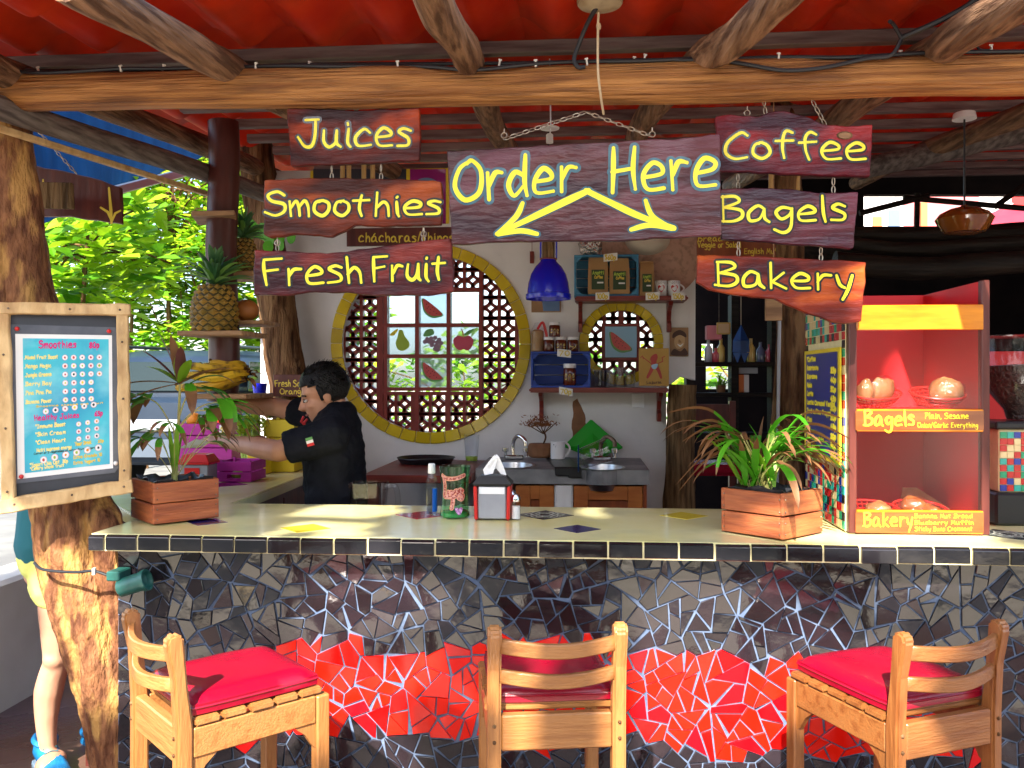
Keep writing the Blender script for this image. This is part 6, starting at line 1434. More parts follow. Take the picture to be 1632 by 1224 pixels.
m = MB(); m.bb((gx0-.02, gy-.02, zz(684)+.0005), (gx0+.26, gy+.22, zz(672))); m.build('collar', MATS['black_plastic'], gr, bevel=.006)
hc = V(gx0+.11, gy+.09, 0); m = MB(); m.lathe([(.04, zz(672)), (.05, zz(655)), (.1, zz(625)), (.13, zz(590)), (.135, zz(535)), (.12, zz(533))], hc, 28); m.build('hopper', MATS['plastic_clear'], gr, smooth=True)
m = MB(); m.lathe([(.038, zz(670)), (.048, zz(654)), (.097, zz(625)), (.126, zz(592)), (.127, zz(583)), (.02, zz(580))], hc, 24); m.build('coffee_beans', MATS['beans'], gr, smooth=True)
# counter behind it on the right
m = MB(); m.bb((CX1+.05, CD+.3, .0), (CX1+1.2, CD+.34, onY(1600, 560, CD+.3).z)); tag(m.build('red_partition', MATS['far_red'], bevel=.004), 'dark red partition behind the coffee grinder', 'partition')
# ---------------------------------------------------------------- bar stools
def make_stool(pl, pr, label, wv, wh, seed):
    """pl, pr: ground positions of the left and right back posts; the seat points away from the camera side"""
    d = (pr-pl); ang = math.atan2(d.y, d.x); Wd = d.length; c = (pl+pr)/2; Dp = .37; hw = Wd/2
    o = thing('bar_stool', (0, 0, 0), label, 'bar stool', 'wooden bar stools with red cushions')
    o.matrix_basis = Matrix.Translation(c) @ Matrix.Rotation(ang, 4, 'Z') @ Matrix.Translation((0, Dp/2, 0))
    A, B = MATS[wv], MATS[wh]; yb, yf = -Dp/2, Dp/2; SH = .745; L = dict(local=True)
    for sx in (-1, 1):
        m = MB(); x = sx*hw; P = []
        pr_ = [(-.02, 0), (-.02, SH), (-.026, SH+.12), (-.044, .955), (-.038, .972), (-.02, .978), (-.002, .968), (.008, SH+.1), (.021, SH), (.021, 0)]
        m.prism([(x-.017, yb+y, z) for y, z in pr_], (.034, 0, 0)); m.build('back_leg', A, o, bevel=.006, seg=2, **L)
        m = MB(); m.bb((x-.018, yf-.02, 0), (x+.018, yf+.018, SH-.004)); m.build('front_leg', A, o, bevel=.004, **L)
        m = MB(); m.bb((x-.013, yb+.022, SH-.075), (x+.013, yf-.021, SH-.003)); m.build('side_rail', B, o, bevel=.003, **L)
        m = MB(); m.bb((x-.012, yb+.022, .24), (x+.012, yf-.021, .275)); m.build('stretcher', B, o, bevel=.003, **L)
        for yy, sg in ((yf-.021, -1), (yb+.023, 1)):
            m = MB(); m.prism([(x-.008, yy, SH-.0755), (x-.008, yy+sg*.06, SH-.0755), (x-.008, yy+sg*.03, SH-.1), (x-.008, yy+sg*.008, SH-.135), (x-.008, yy, SH-.14)], (.016, 0, 0)); m.build('corner_brace', A, o, **L)
    m = MB(); m.bb((-hw+.018, yb-.016, SH-.085), (hw-.018, yb+.012, SH+.004)); m.build('back_rail', B, o, bevel=.004, **L)
    m = MB(); m.bb((-hw+.019, yf-.012, SH-.075), (hw-.019, yf+.012, SH-.003)); m.build('front_rail', B, o, bevel=.003, **L)
    m = MB(); m.bb((-hw+.019, yf-.012, .3), (hw-.019, yf+.012, .34)); m.build('foot_rail', B, o, bevel=.003, **L)
    n = 5; sp = (Dp-.02)/n
    for k in range(n):
        y0 = yb+.026+k*sp; m = MB(); e = random.uniform(-.004, .006); m.bb((-hw-.016-e, y0, SH), (hw+.016+e, min(y0+sp-.008, yf+.026), SH+.018)); q = m.build('seat_slat', B, o, bevel=.004, seg=2, **L)
    for zc_, hh in ((.925, .036), (.848, .034)):
        m = MB(); n = 10; vs_ = []; fs = []
        off = -.022 if zc_ > .9 else -.012
        for k in range(n+1):
            t = k/n; x = -hw+.012+(2*hw-.024)*t; y = yb+off-.035*math.sin(math.pi*t); sag = -.008*math.sin(math.pi*t)
            for dy, dz in ((-.009, -hh/2), (-.009, hh/2), (.009, hh/2), (.009, -hh/2)): vs_.append((x, y+dy, zc_+dz+sag))
        for k in range(n):
            for e in range(4): fs.append((4*k+e, 4*k+(e+1) % 4, 4*k+4+(e+1) % 4, 4*k+4+e))
        fs += [(0, 1, 2, 3), (4*n+3, 4*n+2, 4*n+1, 4*n)]
        m.add(vs_, fs); m.build('back_slat', B, o, bevel=.003, smooth=True, **L)
    m = MB()
    for x in (-hw, hw):
        for z in (SH-.02, SH-.06): m.ball((x, yb-.0205, z), .005, 8, 5)
    tag(m.build('dowel', MATS['bark_dark'], o, **L), kind='stuff')
    # cushion: puffed pad with a piped edge
    m = MB(); nx, ny = 14, 14; a, b = hw+.005, Dp/2-.012; cy = .008; H0 = SH+.0185
    top, bot = [], []
    for j in range(ny+1):
        for i in range(nx+1):
            u, v = i/nx*2-1, j/ny*2-1
            ex = (1-abs(u)**6)*(1-abs(v)**6); x = u*a*(1-.03*abs(v)**4); y = cy+v*b*(1-.03*abs(u)**4)
            puff = .03+.022*ex**.45+.004*noise.noise(Vector((u*2, v*2, seed)))*ex; top.append((x, y, H0+puff)); bot.append((x*.985, y, H0+.004*(1-ex)))
    N = len(top); fs = []
    for j in range(ny):
        for i in range(nx):
            q = j*(nx+1)+i; fs.append((q, q+1, q+nx+2, q+nx+1)); fs.append((N+q, N+q+nx+1, N+q+nx+2, N+q+1))
    edge = [i for i in range(nx+1)]+[j*(nx+1)+nx for j in range(1, ny+1)]+[ny*(nx+1)+i for i in range(nx-1, -1, -1)]+[j*(nx+1) for j in range(ny-1, 0, -1)]
    for k in range(len(edge)): p_, q = edge[k], edge[(k+1) % len(edge)]; fs.append((p_, N+p_, N+q, q))
    m.add(top+bot, fs); cu = m.build('cushion', MATS['cushion'], o, smooth=True, angle=1.0, **L)
    m = MB(); m.tube([(Vector(top[k])*.5+Vector(bot[k])*.5)+V(0, 0, .004) for k in edge], .0035, 6, closed=True); m.build('piping', MATS['cushion'], cu, smooth=True, **L)
    return o
HT = .975
def g2(px, py): p = onZ(px, py, HT); return V(p.x, p.y, 0)
make_stool(g2(222, 968), g2(291, 1008), 'wooden bar stool with red cushion nearest the leaning trunk, turned to the right', 'stool', 'stool_h', 1)
make_stool(g2(787, 993), g2(985, 988), 'wooden bar stool with red cushion in the middle, seen square from behind', 'stool', 'stool_h', 2)
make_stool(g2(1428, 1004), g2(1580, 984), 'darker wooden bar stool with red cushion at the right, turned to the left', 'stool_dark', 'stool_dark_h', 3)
# ---------------------------------------------------------------- people
def fuse(name, mb, mt, parent, voxel=.008, it=6, fac=.5, wr=0):
    """melt overlapping volumes into one continuous skin"""
    me = bpy.data.meshes.new(name); me.from_pydata([tuple(p) for p in mb.v], [], mb.f)
    bm = bmesh.new(); bm.from_mesh(me); bmesh.ops.recalc_face_normals(bm, faces=bm.faces); bm.to_mesh(me); bm.free()
    o = bpy.data.objects.new('tmp', me); col.objects.link(o)
    r_ = o.modifiers.new('r', 'REMESH'); r_.mode = 'VOXEL'; r_.voxel_size = voxel
    s_ = o.modifiers.new('s', 'SMOOTH'); s_.iterations = it; s_.factor = fac
    dg = bpy.context.evaluated_depsgraph_get(); m2 = bpy.data.meshes.new_from_object(o.evaluated_get(dg))
    q = MB(); q.add([v.co+v.normal*wr*(noise.noise(Vector((v.co.x*9+v.co.z*7, v.co.y*9, v.co.z*16-v.co.x*8)))+.5*noise.noise(v.co*38)) for v in m2.vertices], [list(p.vertices) for p in m2.polygons])
    bpy.data.objects.remove(o); bpy.data.meshes.remove(me); bpy.data.meshes.remove(m2)
    return q.build(name, mt, parent, smooth=True, angle=3)
def limb(m, P, rr, n=12, k=5, flat=1.0):
    Q = curve_pts(P, k); R_ = lerp_list(rr, len(Q)); m.tube(Q, R_, n, flat=flat)
    for q, r_ in ((Q[0], R_[0]), (Q[-1], R_[-1])): m.ball(q, r_, 10, 8)
def frame(fwd, up):
    f_ = Vector(fwd).normalized(); u = Vector(up); l = u.cross(f_).normalized(); u = f_.cross(l); return Matrix((f_, l, u)).transposed()
def head_parts(c, Rt, s=1.0):
    """returns skin volumes for a head whose centre is c; local x forward, y left, z up"""
    T = lambda x, y, z: c+Rt @ (V(x, y, z)*s)
    m = MB()
    m.ball(T(-.012, 0, .03), (.1*s, .076*s, .092*s), 20, 14, Rt); m.ball(T(.03, 0, -.045), (.064*s, .06*s, .078*s), 18, 12, Rt)
    m.ball(T(.06, 0, -.09), (.03*s, .03*s, .024*s), 12, 8, Rt); m.ball(T(.068, 0, .022), (.028*s, .054*s, .018*s), 12, 8, Rt)
    m.tube([T(.088, 0, .008), T(.1, 0, -.012), T(.113, 0, -.034), T(.1, 0, -.044)], [.009*s, .011*s, .014*s, .011*s], 10)
    for y in (-1, 1):
        m.ball(T(.096, .012*y, -.036), .009*s, 8, 6); m.ball(T(.055, .036*y, -.032), (.032*s, .024*s, .026*s), 10, 8, Rt)
        m.ball(T(-.012, .077*y, -.015), (.02*s, .009*s, .034*s), 10, 8, Rt)
    m.ball(T(.085, 0, -.063), (.013*s, .024*s, .0065*s), 10, 6, Rt); m.ball(T(.082, 0, -.073), (.013*s, .021*s, .0075*s), 10, 6, Rt)
    return m, T
def hand(m, wrist, d, up, s=1.0, curl=.5, side=1):
    """palm, four unequal bent fingers and a thumb from the side of the palm"""
    F = frame(d, up); T = lambda x, y, z: wrist+F @ (V(x, y, z)*s)
    m.ball(T(.05, 0, 0), (.052*s, .042*s, .018*s), 12, 8, F); m.tube([T(-.01, 0, 0), T(.03, 0, 0)], [.027*s, .03*s], 10, flat=.75)
    for k, (y, L) in enumerate(((-.03, .062), (-.01, .075), (.011, .07), (.031, .055))):
        a = T(.085, y, 0); P = [a]; ang = 0; q = V(.085, y, 0)
        for j, seg in enumerate((.45, .32, .23)):
            ang += curl*(.6, .8, .6)[j]; q = q+V(math.cos(ang), .12*y/.03, -math.sin(ang))*L*seg; P.append(T(*q))
        m.tube(P, [.0098*s, .0094*s, .0085*s, .0075*s], 8); m.ball(P[-1], .0075*s, 8, 6)
    y = .035*side; P = [T(.02, y, -.004), T(.045, y+.03*side, -.014), T(.07, y+.036*side, -.03), T(.085, y+.028*side, -.045)]
    m.tube(P, [.015*s, .012*s, .0105*s, .009*s], 8); m.ball(P[-1], .009*s, 8, 6)
# ---- the man behind the bar, in profile, reaching to the left
ZM = 3.85
def mp(px, py, dz=0.): return atd(px, py, ZM+dz)
base = mp(545, 800); base.z = 0
man = thing('person', base, 'man in a dark shirt with red collar reaching left over the fruit crates', 'person')
hc = mp(516, 628, -.02); fw = V(-.95, -.26, -.3); Rt = frame(fw, (0, 0, 1))
body, T = head_parts(hc, Rt, 1.0)
neck0, neck1 = T(-.03, 0, -.055), mp(534, 662, 0)
limb(body, [neck0, (neck0+neck1)/2, neck1], [.056, .055, .062])
# arms
nsh, nel, nwr = mp(527, 694, -.17), mp(444, 719, -.2), mp(356, 703, .05)
fsh, fel, fwr = mp(508, 664, .17), mp(442, 649, .24), mp(364, 644, .22)
limb(body, [nsh, (nsh+nel)/2, nel], [.06, .052, .046]); limb(body, [nel, nel+(nwr-nel)*.3, nel+(nwr-nel)*.75, nwr], [.046, .048, .034, .028])
limb(body, [fsh, (fsh+fel)/2, fel], [.056, .05, .044]); limb(body, [fel, fel+(fwr-fel)*.3, fel+(fwr-fel)*.75, fwr], [.044, .046, .033, .028])
hand(body, nwr, (nwr-nel).normalized()+V(0, 0, .12), V(0, -.5, .9), 1.05, .35, -1); hand(body, fwr, V(-.75, -.05, -.55), V(-.5, -.2, .8), 1.05, .45, -1)
limb(body, [mp(534, 690), mp(540, 790), mp(545, 860)], [.1, .1, .1])
fuse('body', body, MATS['skin'], man, .0065, 4)
sh = MB()
def torso_ring(px, py, rx, ry, dz=0): return (mp(px, py, dz), rx, ry)
rings = [torso_ring(541, 640, .05, .06), torso_ring(540, 648, .075, .1), torso_ring(536, 664, .1, .165), torso_ring(533, 690, .122, .2), torso_ring(532, 725, .138, .2), torso_ring(534, 765, .138, .185), torso_ring(537, 805, .14, .175), torso_ring(540, 860, .142, .175), torso_ring(541, 885, .145, .178)]
A = []; n = 22
for c, rx, ry in rings:
    for k in range(n):
        t = 2*math.pi*k/n; q = V(-.97, -.24, 0)*(rx*math.cos(t))+V(.24, -.97, 0)*(ry*math.sin(t)); A.append(c+q)
sh.add(A, [(j*n+k, j*n+(k+1) % n, j*n+n+(k+1) % n, j*n+n+k) for j in range(len(rings)-1) for k in range(n)]+[list(range(n)), [(len(rings)-1)*n+k for k in range(n)]])
nhem = nsh+(nel-nsh)*.86; fhem = fsh+(fel-fsh)*.62
def sleeve(a, b, r0, r1):
    Q = [a, a+(b-a)*.35, a+(b-a)*.7, b]; sh.tube(Q, lerp_list([r0, r1], 4), 16); sh.ball(a, r0, 12, 8)
sleeve(nsh, nhem, .085, .068); sleeve(fsh, fhem, .078, .064)
shirt = fuse('shirt', sh, MATS['shirt'], man, .0095, 5, wr=.009)
m = MB(); limb(m, [mp(540, 880), mp(541, 960)], [.14, .135])
for dz in (-.09, .09): limb(m, [mp(541, 940, dz), V(mp(541, 1000, dz).x-.02, mp(541, 1000, dz).y, .5), V(mp(541, 1000, dz).x, mp(541, 1000, dz).y, .09)], [.095, .065, .05])
fuse('trousers', m, MATS['trousers'], man, .014, 3)
for dz in (-.09, .09):
    q = mp(541, 1000, dz); m = MB(); m.ball(V(q.x-.05, q.y, .045), (.14, .05, .045), 14, 8); m.build('shoe', MATS['black_plastic'], man, smooth=True)
# collar trim, buttons, sleeve patch
F = frame((-.97, -.24, 0), (0, 0, 1))
m = MB(); P = [neck1+F @ V(.068*math.cos(t)+.012, .078*math.sin(t), .014-.028*max(0, math.cos(t))) for t in [2*math.pi*k/24 for k in range(24)]]; m.tube(P, .005, 6, closed=True); m.build('collar_trim', MATS['red_trim'], shirt, smooth=True)
m = MB(); m.tube([mp(484, 664, -.05), mp(480, 672, -.06), mp(487, 678, -.06)], .006, 6); m.tube([mp(490, 668, -.05), mp(482, 676, -.06)], .006, 6); m.build('scarf_knot', MATS['red_trim'], shirt, smooth=True)
for px, py in ((484, 691), (486, 730), (486, 758), (488, 786)):
    m = MB(); m.ball(mp(px+2, py, -.04), .008, 10, 6); m.build('button', MATS['red_plastic'], shirt, smooth=True)
pc = nsh+(nhem-nsh)*.42; ax = (nhem-nsh).normalized(); tocam = (CAMP-pc).normalized(); tocam = (tocam-ax*tocam.dot(ax)).normalized(); vr = ax.cross(tocam)
for k, mt in enumerate(('rind', 'paper', 'red_plastic')):
    m = MB(); q = pc+tocam*.0905+vr*(.012-.012*k)*(1 if vr.z > 0 else -1); a, b = ax*.014, vr*.006; m.prism([q-a-b, q+a-b, q+a+b, q-a+b], -tocam*.006); m.build('flag_patch', MATS[mt], shirt)
# hair: a shell over the skull, longer on top and swept back
m = MB(); tmp = MB(); tmp.ball((0, 0, 0), 1, 36, 24)
for f_ in tmp.f:
    cc = sum((tmp.v[i] for i in f_), Vector())/len(f_); x, y, z = cc.x*.104-.014, cc.y*.082, cc.z*.097+.034
    lim = .062 if x > .055 else (.035+.5*(x-.01) if x > .01 else (-.01 if x > -.02 else -.075))
    if abs(y) > .06 and -.02 < x < .022: lim = -.032
    if z > lim: m.add([T(*(lambda q: (q.x*.106-.015+.006*noise.noise(q*9), q.y*.084, q.z*(.093+(.008 if q.z > .4 else 0)*(1+noise.noise(q*7)))+.034))(tmp.v[i])) for i in f_], [tuple(range(len(f_)))])
hr = MB(); seen = {}
for f_ in m.f:
    idx = []
    for i in f_:
        k = tuple(round(c, 5) for c in m.v[i]); 
        if k not in seen: seen[k] = len(hr.v); hr.v.append(m.v[i])
        idx.append(seen[k])
    hr.f.append(idx); hr.m.append(0)
ho = hr.build('hair', MATS['hair'], man, smooth=True, angle=3); sd_ = ho.modifiers.new('thick', 'SOLIDIFY'); sd_.thickness = .012; sd_.offset = 0
hs_ = MB(); rh = random.Random(3)
for k in range(520):
    a, b_ = rh.uniform(-1, 1), rh.uniform(-1.25, 1.25); x = -.012+.104*math.cos(b_)*0
    d = V(rh.uniform(-.95, .75), rh.uniform(-1, 1), rh.uniform(-.1, 1)); d.normalize()
    q = V(d.x*.107-.015, d.y*.086, d.z*.096+.036)
    lim = .066 if q.x > .055 else (.04+.5*(q.x-.01) if q.x > .01 else (0 if q.x > -.02 else -.06))
    if q.z < lim: continue
    blade(hs_, T(*q), Rt @ (V(-.55, d.y*.5, .35 if q.z > .09 else -.35)+d*.35), rh.uniform(.018, .036), .0035, .25, n=3)
hs_.build('hair_strands', MATS['hair'], ho)
for y in (-1, 1):
    m = MB(); m.tube([T(.086, .014*y, .014), T(.089, .03*y, .02), T(.075, .05*y, .014)], .0042, 6); m.build('eyebrow', MATS['hair'], man, smooth=True)
    m = MB(); m.ball(T(.0815, .032*y, -.006), (.009, .014, .006), 10, 6, Rt); e = m.build('eye', MATS['eye_white'], man, smooth=True)
    m = MB(); m.ball(T(.089, .033*y, -.0075), .0052, 8, 6); m.build('iris', MATS['black_paint'], e, smooth=True)
    m = MB(); m.tube([T(.088, .018*y, -.001), T(.091, .032*y, .002), T(.083, .046*y, -.002)], .0026, 6); m.build('eyelid', MATS['hair'], man, smooth=True)
m = MB(); m.tube([T(.09, -.022, -.069), T(.0985, -.008, -.067), T(.0985, .008, -.067), T(.09, .022, -.069)], [.003, .0045, .0045, .003], 8); m.build('lips', MATS['lip'], man, smooth=True)
q = nwr+(nwr-nel).normalized()*.1+V(0, -.02, -.01); m = MB(); m.add([q+V(-.14, .0, -.03), q+V(-.05, -.03, .012), q+V(.02, -.01, .0), q+V(-.07, .05, -.03)], [(0, 1, 2, 3)]); m.prism([q+V(-.14, .0, -.032), q+V(-.05, -.03, .01), q+V(.02, -.01, -.002), q+V(-.07, .05, -.032)], (0, 0, -.001)); tag(m.build('paper_slip', MATS['paper']), 'white paper slip in the near hand of the man', 'paper')
# ---- the walker behind the trunk post: mostly hidden by the menu board
ZP = 3.5
def wp(px, py, dz=0.): return atd(px, py, ZP+dz)
base = wp(95, 1230); base.z = 0
wk = thing('person', base, 'bare legged walker in yellow shorts and blue trainers behind the leaning trunk', 'person')
b = MB(); hips = wp(92, 900)
k1, a1 = wp(92, 1050, -.02), wp(77, 1192, 0); k2, a2 = wp(142, 1045, .14), wp(158, 1165, .26)
limb(b, [wp(94, 915, -.03), wp(94, 985, -.03), k1], [.088, .074, .052]); limb(b, [k1, wp(78, 1100, 0), wp(74, 1150, 0), a1], [.05, .056, .042, .031]); b.ball(k1+V(0, -.02, .01), .046, 10, 8)
limb(b, [wp(104, 915, .1), wp(125, 985, .12), k2], [.085, .07, .05]); limb(b, [k2, wp(148, 1100, .2), a2], [.05, .055, .033])
for a_ in (a1, a2): b.ball(V(a_.x+.03, a_.y-.03, max(.05, a_.z-.07)), (.05, .08, .04), 12, 8)
limb(b, [wp(92, 900), wp(85, 800), wp(85, 715)], [.13, .11, .11]); limb(b, [wp(85, 700), wp(85, 660)], [.055, .05])
hc2 = wp(86, 612); Rt2 = frame((.9, .35, 0), (0, 0, 1)); hm, T2 = head_parts(hc2, Rt2, .95); b.add(hm.v, hm.f)
for dz, s1 in ((-.19, -1), (.19, 1)):
    s0 = wp(85, 705, dz); e0 = s0+V(-.02*s1, 0, -.27); w0 = e0+V(.1, .03, -.22); limb(b, [s0, e0], [.05, .038]); limb(b, [e0, w0], [.037, .026]); hand(b, w0, V(.3, 0, -.9), V(0, 1, 0), .9, .4, 1)
fuse('body', b, MATS['skin_fair'], wk, .0085, 4)
m = MB(); m.ball(wp(94, 885), (.155, .14, .13), 18, 12); limb(m, [wp(94, 900, -.04), wp(92, 930, -.04)], [.105, .108]); limb(m, [wp(104, 900, .08), wp(114, 930, .09)], [.105, .105]); fuse('shorts', m, MATS['shorts'], wk, .012, 4, wr=.008)
m = MB(); limb(m, [wp(88, 865), wp(85, 790), wp(85, 715)], [.15, .125, .13]); m.ball(wp(85, 705), (.19, .1, .05), 14, 8)
for dz, s1 in ((-.19, -1), (.19, 1)): s0 = wp(85, 705, dz); limb(m, [s0, s0+V(-.01*s1, 0, -.14)], [.064, .058])
fuse('shirt', m, MATS['teal_cloth'], wk, .014, 4)
m = MB(); m.ball(T2(-.015, 0, .035), (.105, .085, .1), 18, 12, Rt2); m.ball(T2(-.06, 0, -.02), (.06, .075, .09), 14, 10, Rt2); fuse('hair', m, MATS['bark_dark'], wk, .012, 3)
for a_, yw in ((a1, -.75), (a2, -.5)):
    m = MB(); zf = 0 if a_ is a1 else a_.z-.13; Fm = Matrix.Rotation(yw, 3, 'Z'); c_ = V(a_.x, a_.y, zf)
    prof = [(-.09, .036, .085), (-.06, .044, .095), (-.02, .045, .09), (.04, .046, .068), (.1, .05, .05), (.15, .045, .04), (.175, .028, .026)]; A = []; n = 14
    for x, w_, h_ in prof:
        for k in range(n):
            t = 2*math.pi*k/n; A.append(c_+Fm @ V(x, w_*math.cos(t), .022+h_*.5+h_*.5*math.sin(t)*(1 if math.sin(t) > 0 else .9)))
    m.add(A, [(j*n+k, j*n+(k+1) % n, j*n+n+(k+1) % n, j*n+n+k) for j in range(6) for k in range(n)]+[list(range(n)), [6*n+k for k in range(n)]])
    s_ = m.build('shoe', MATS['shoe'], wk, smooth=True, angle=1.2)
    m = MB(); m.prism([c_+Fm @ V(x, w_*1.06*sg, .002) for sg, seq in ((1, prof), (-1, prof[::-1])) for x, w_, h_ in seq], (0, 0, .026)); m.build('sole', MATS['shoe_sole'], s_, bevel=.004)
    m = MB(); m.tube([c_+Fm @ V(-.05+.045*math.cos(t), .04*math.sin(t), .115-.012*math.cos(t)) for t in [2*math.pi*k/16 for k in range(16)]], .011, 8, closed=True); m.build('ankle_collar', MATS['shoe'], s_, smooth=True)
    m = MB(); [m.tube([c_+Fm @ V(.02+.022*k, -.025, .1-.012*k), c_+Fm @ V(.02+.022*k, 0, .108-.013*k), c_+Fm @ V(.02+.022*k, .025, .1-.012*k)], .003, 5) for k in range(4)]; m.build('laces', MATS['teal_cloth'], s_)
# ---------------------------------------------------------------- painted pole with shelves and fruit
YP = 1.15; pc = onY(355, 400, YP)
zlo = onY(355, 640, YP).z; m = MB(); m.tube([V(pc.x+.008*math.sin(k), YP, zlo+(roofz(YP)-.075-zlo)*k/9) for k in range(10)], .07, 16)
tag(m.build('painted_pole', MATS['redbrown_paint'], smooth=True, angle=1), 'dark red painted pole carrying the fruit shelves', 'post')
def plank_shelf(px0, px1, py, d0, d1, lab, skew=0, t=.022):
    a, b = onY(px0, py, YP-d0), onY(px1, py, YP-d0); z = a.z
    m = MB(); m.prism([V(a.x, YP-d0, z), V(b.x, YP-d0, z), V(b.x-skew, YP+d1, z), V(a.x-skew, YP+d1, z)], (0, 0, -t)); return tag(m.build('plank_shelf', MATS['shelf_wood'], bevel=.003), lab, 'shelf'), z
_, z1 = plank_shelf(305, 374, 336, .12, .12, 'small wooden shelf board high on the painted pole', .08)
_, z2 = plank_shelf(282, 386, 527, .22, .08, 'wooden shelf board under the large pineapple')
_, z3 = plank_shelf(296, 392, 628, .24, .1, 'wooden shelf board under the banana bunch')
m = MB(); q = onY(388, 438, YP+.12); m.bb((q.x-.07, YP-.02, q.z-.022), (q.x+.1, YP+.24, q.z)); tag(m.build('plank_shelf', MATS['shelf_wood'], bevel=.003), 'wooden shelf board under the pineapple behind the pole', 'shelf'); z4 = q.z
m = MB(); q = onY(400, 512, YP+.05); m.bb((q.x-.1, YP-.03, q.z-.02), (q.x+.09, YP+.18, q.z)); tag(m.build('plank_shelf', MATS['shelf_wood'], bevel=.003), 'wooden shelf board under the papaya right of the pole', 'shelf'); z5 = q.z
# braces under the shelf
def pineapple(c, r, h, crown, lab, seed, lean=0):
    o = thing('pineapple', c, lab, 'pineapple', 'pineapples on the pole shelves'); rp = random.Random(seed)
    prof = lambda t: r*(.78+.3*math.sin(math.pi*min(1, t*.95+.12))**.7-.1*t)
    m = MB(); m.lathe([(prof(t/10)*.93, h*t/10) for t in range(11)], c, 20); m.build('fruit_core', MATS['pineapple_gap'], o, smooth=True)
    m = MB(); rows, nc = 9, 13
    for j in range(rows):
        z = h*(j+.5)/rows; rr = prof((j+.5)/rows)
        for i in range(nc):
            a = 2*math.pi*(i+(j % 2)*.5)/nc; d = V(math.cos(a), math.sin(a), 0); t = V(-math.sin(a), math.cos(a), 0); q = c+d*rr*.93+V(0, 0, z); w_ = math.pi*rr/nc*.98; hh = h/rows*.66
            e = [q+t*w_, q+V(0, 0, hh), q-t*w_, q-V(0, 0, hh)]; ctr = q+d*r*.1; f2 = [q+d*r*.075+(x-q)*.55 for x in e]
            m.add(e+f2+[q+d*r*.13+V(0, 0, hh*.12)], [(0, 1, 5, 4), (1, 2, 6, 5), (2, 3, 7, 6), (3, 0, 4, 7), (4, 5, 8), (5, 6, 8), (6, 7, 8), (7, 4, 8)])
    tag(m.build('rind', MATS['pineapple'], o), kind='stuff')
    for k, (mt, nn) in enumerate((('pine_leaf', 34), ('pine_leaf_lt', 22))):
        m = MB()
        for i in range(nn):
            a = rp.uniform(0, 2*math.pi); el = rp.uniform(.1, 1.4)*(1 if k else .8)+.1; L = crown*rp.uniform(.45, .75)
            d = V(math.cos(a)*math.cos(el), math.sin(a)*math.cos(el), math.sin(el)); blade(m, c+V(0, 0, h*.97+crown*.25*math.sin(el)*rp.uniform(0, 1))+d*.01, d, L, crown*.065, .16, n=6, fold=.5)
        m.build('crown_leaves', MATS[mt], o, smooth=True)
q = onY(344, 525, YP-.12); s = mpp(q); pineapple(V(q.x, YP-.135, z2+.001), .1, .205, .24, 'large ripe pineapple on the shelf in front of the painted pole', 1)
q = onY(389, 436, YP+.14); pineapple(V(q.x, YP+.13, z4+.001), .068, .17, .18, 'smaller pineapple on the shelf behind the pole', 2)
q = onY(392, 495, YP+.06); m = MB(); m.ball(V(q.x, YP+.06, z5+.052), (.062, .055, .052), 16, 10); tag(m.build('papaya', MATS['papaya'], smooth=True), 'brown-orange papaya on the shelf right of the pole', 'fruit')
# bananas
q = onY(352, 600, YP-.15); bn = thing('banana_bunch', V(q.x, YP-.15, z3), 'bunch of ripe spotted bananas on the shelf of the painted pole', 'bananas'); rb = random.Random(4)
for k, (y, ze, xe, zm) in enumerate(((-.085, .03, -.15, .02), (-.03, .025, -.12, .02), (.03, .028, -.1, .02), (-.1, .075, -.11, .06), (-.045, .07, -.16, .062), (.01, .072, -.13, .06), (-.07, .118, -.14, .1), (-.01, .112, -.08, .105), (.04, .12, -.06, .1), (-.05, .14, .0, .13))):
    st_ = V(q.x+.12+.02*rb.uniform(-1, 1), YP-.13+.015*rb.uniform(-1, 1), z3+.05+.5*ze); end = V(q.x+xe+.015*rb.uniform(-1, 1), YP-.15+y, z3+ze+.012*rb.uniform(-.3, 1))
    mid = (st_+end)/2+V(0, y*.6, (zm-ze)*.5+.012*rb.uniform(-1, 1)); P = curve_pts([st_, st_+(mid-st_)*.35+V(0, y*.25, .01), mid, end+(mid-end)*.3, end, end+V(-.012, 0, .012)], 5); L = len(P); m = MB()
    m.tube(P, [(.007 if i < 3 else .006+.0135*math.sin(math.pi*min(1, (i/(L-1))*.93+.05))**.6) if i < L-3 else .0065 for i in range(L)], 6); m.build('banana', MATS['banana'], bn, smooth=True, angle=.5)
    m = MB(); m.ball(P[-1], .0075, 8, 5); m.tube([P[0], P[2]], .0078, 6); m.build('banana_tip', MATS['bark_dark'], bn)
m = MB(); rl = random.Random(3)
for k in range(7): blade(m, V(q.x+.1, YP-.13, z3+.07), V(rl.uniform(.1, 1), rl.uniform(-.6, .2), rl.uniform(.1, .9)), rl.uniform(.07, .13), .014, .5, n=5)
m.build('dry_leaves', MATS['leaf_brown'], bn, smooth=True)
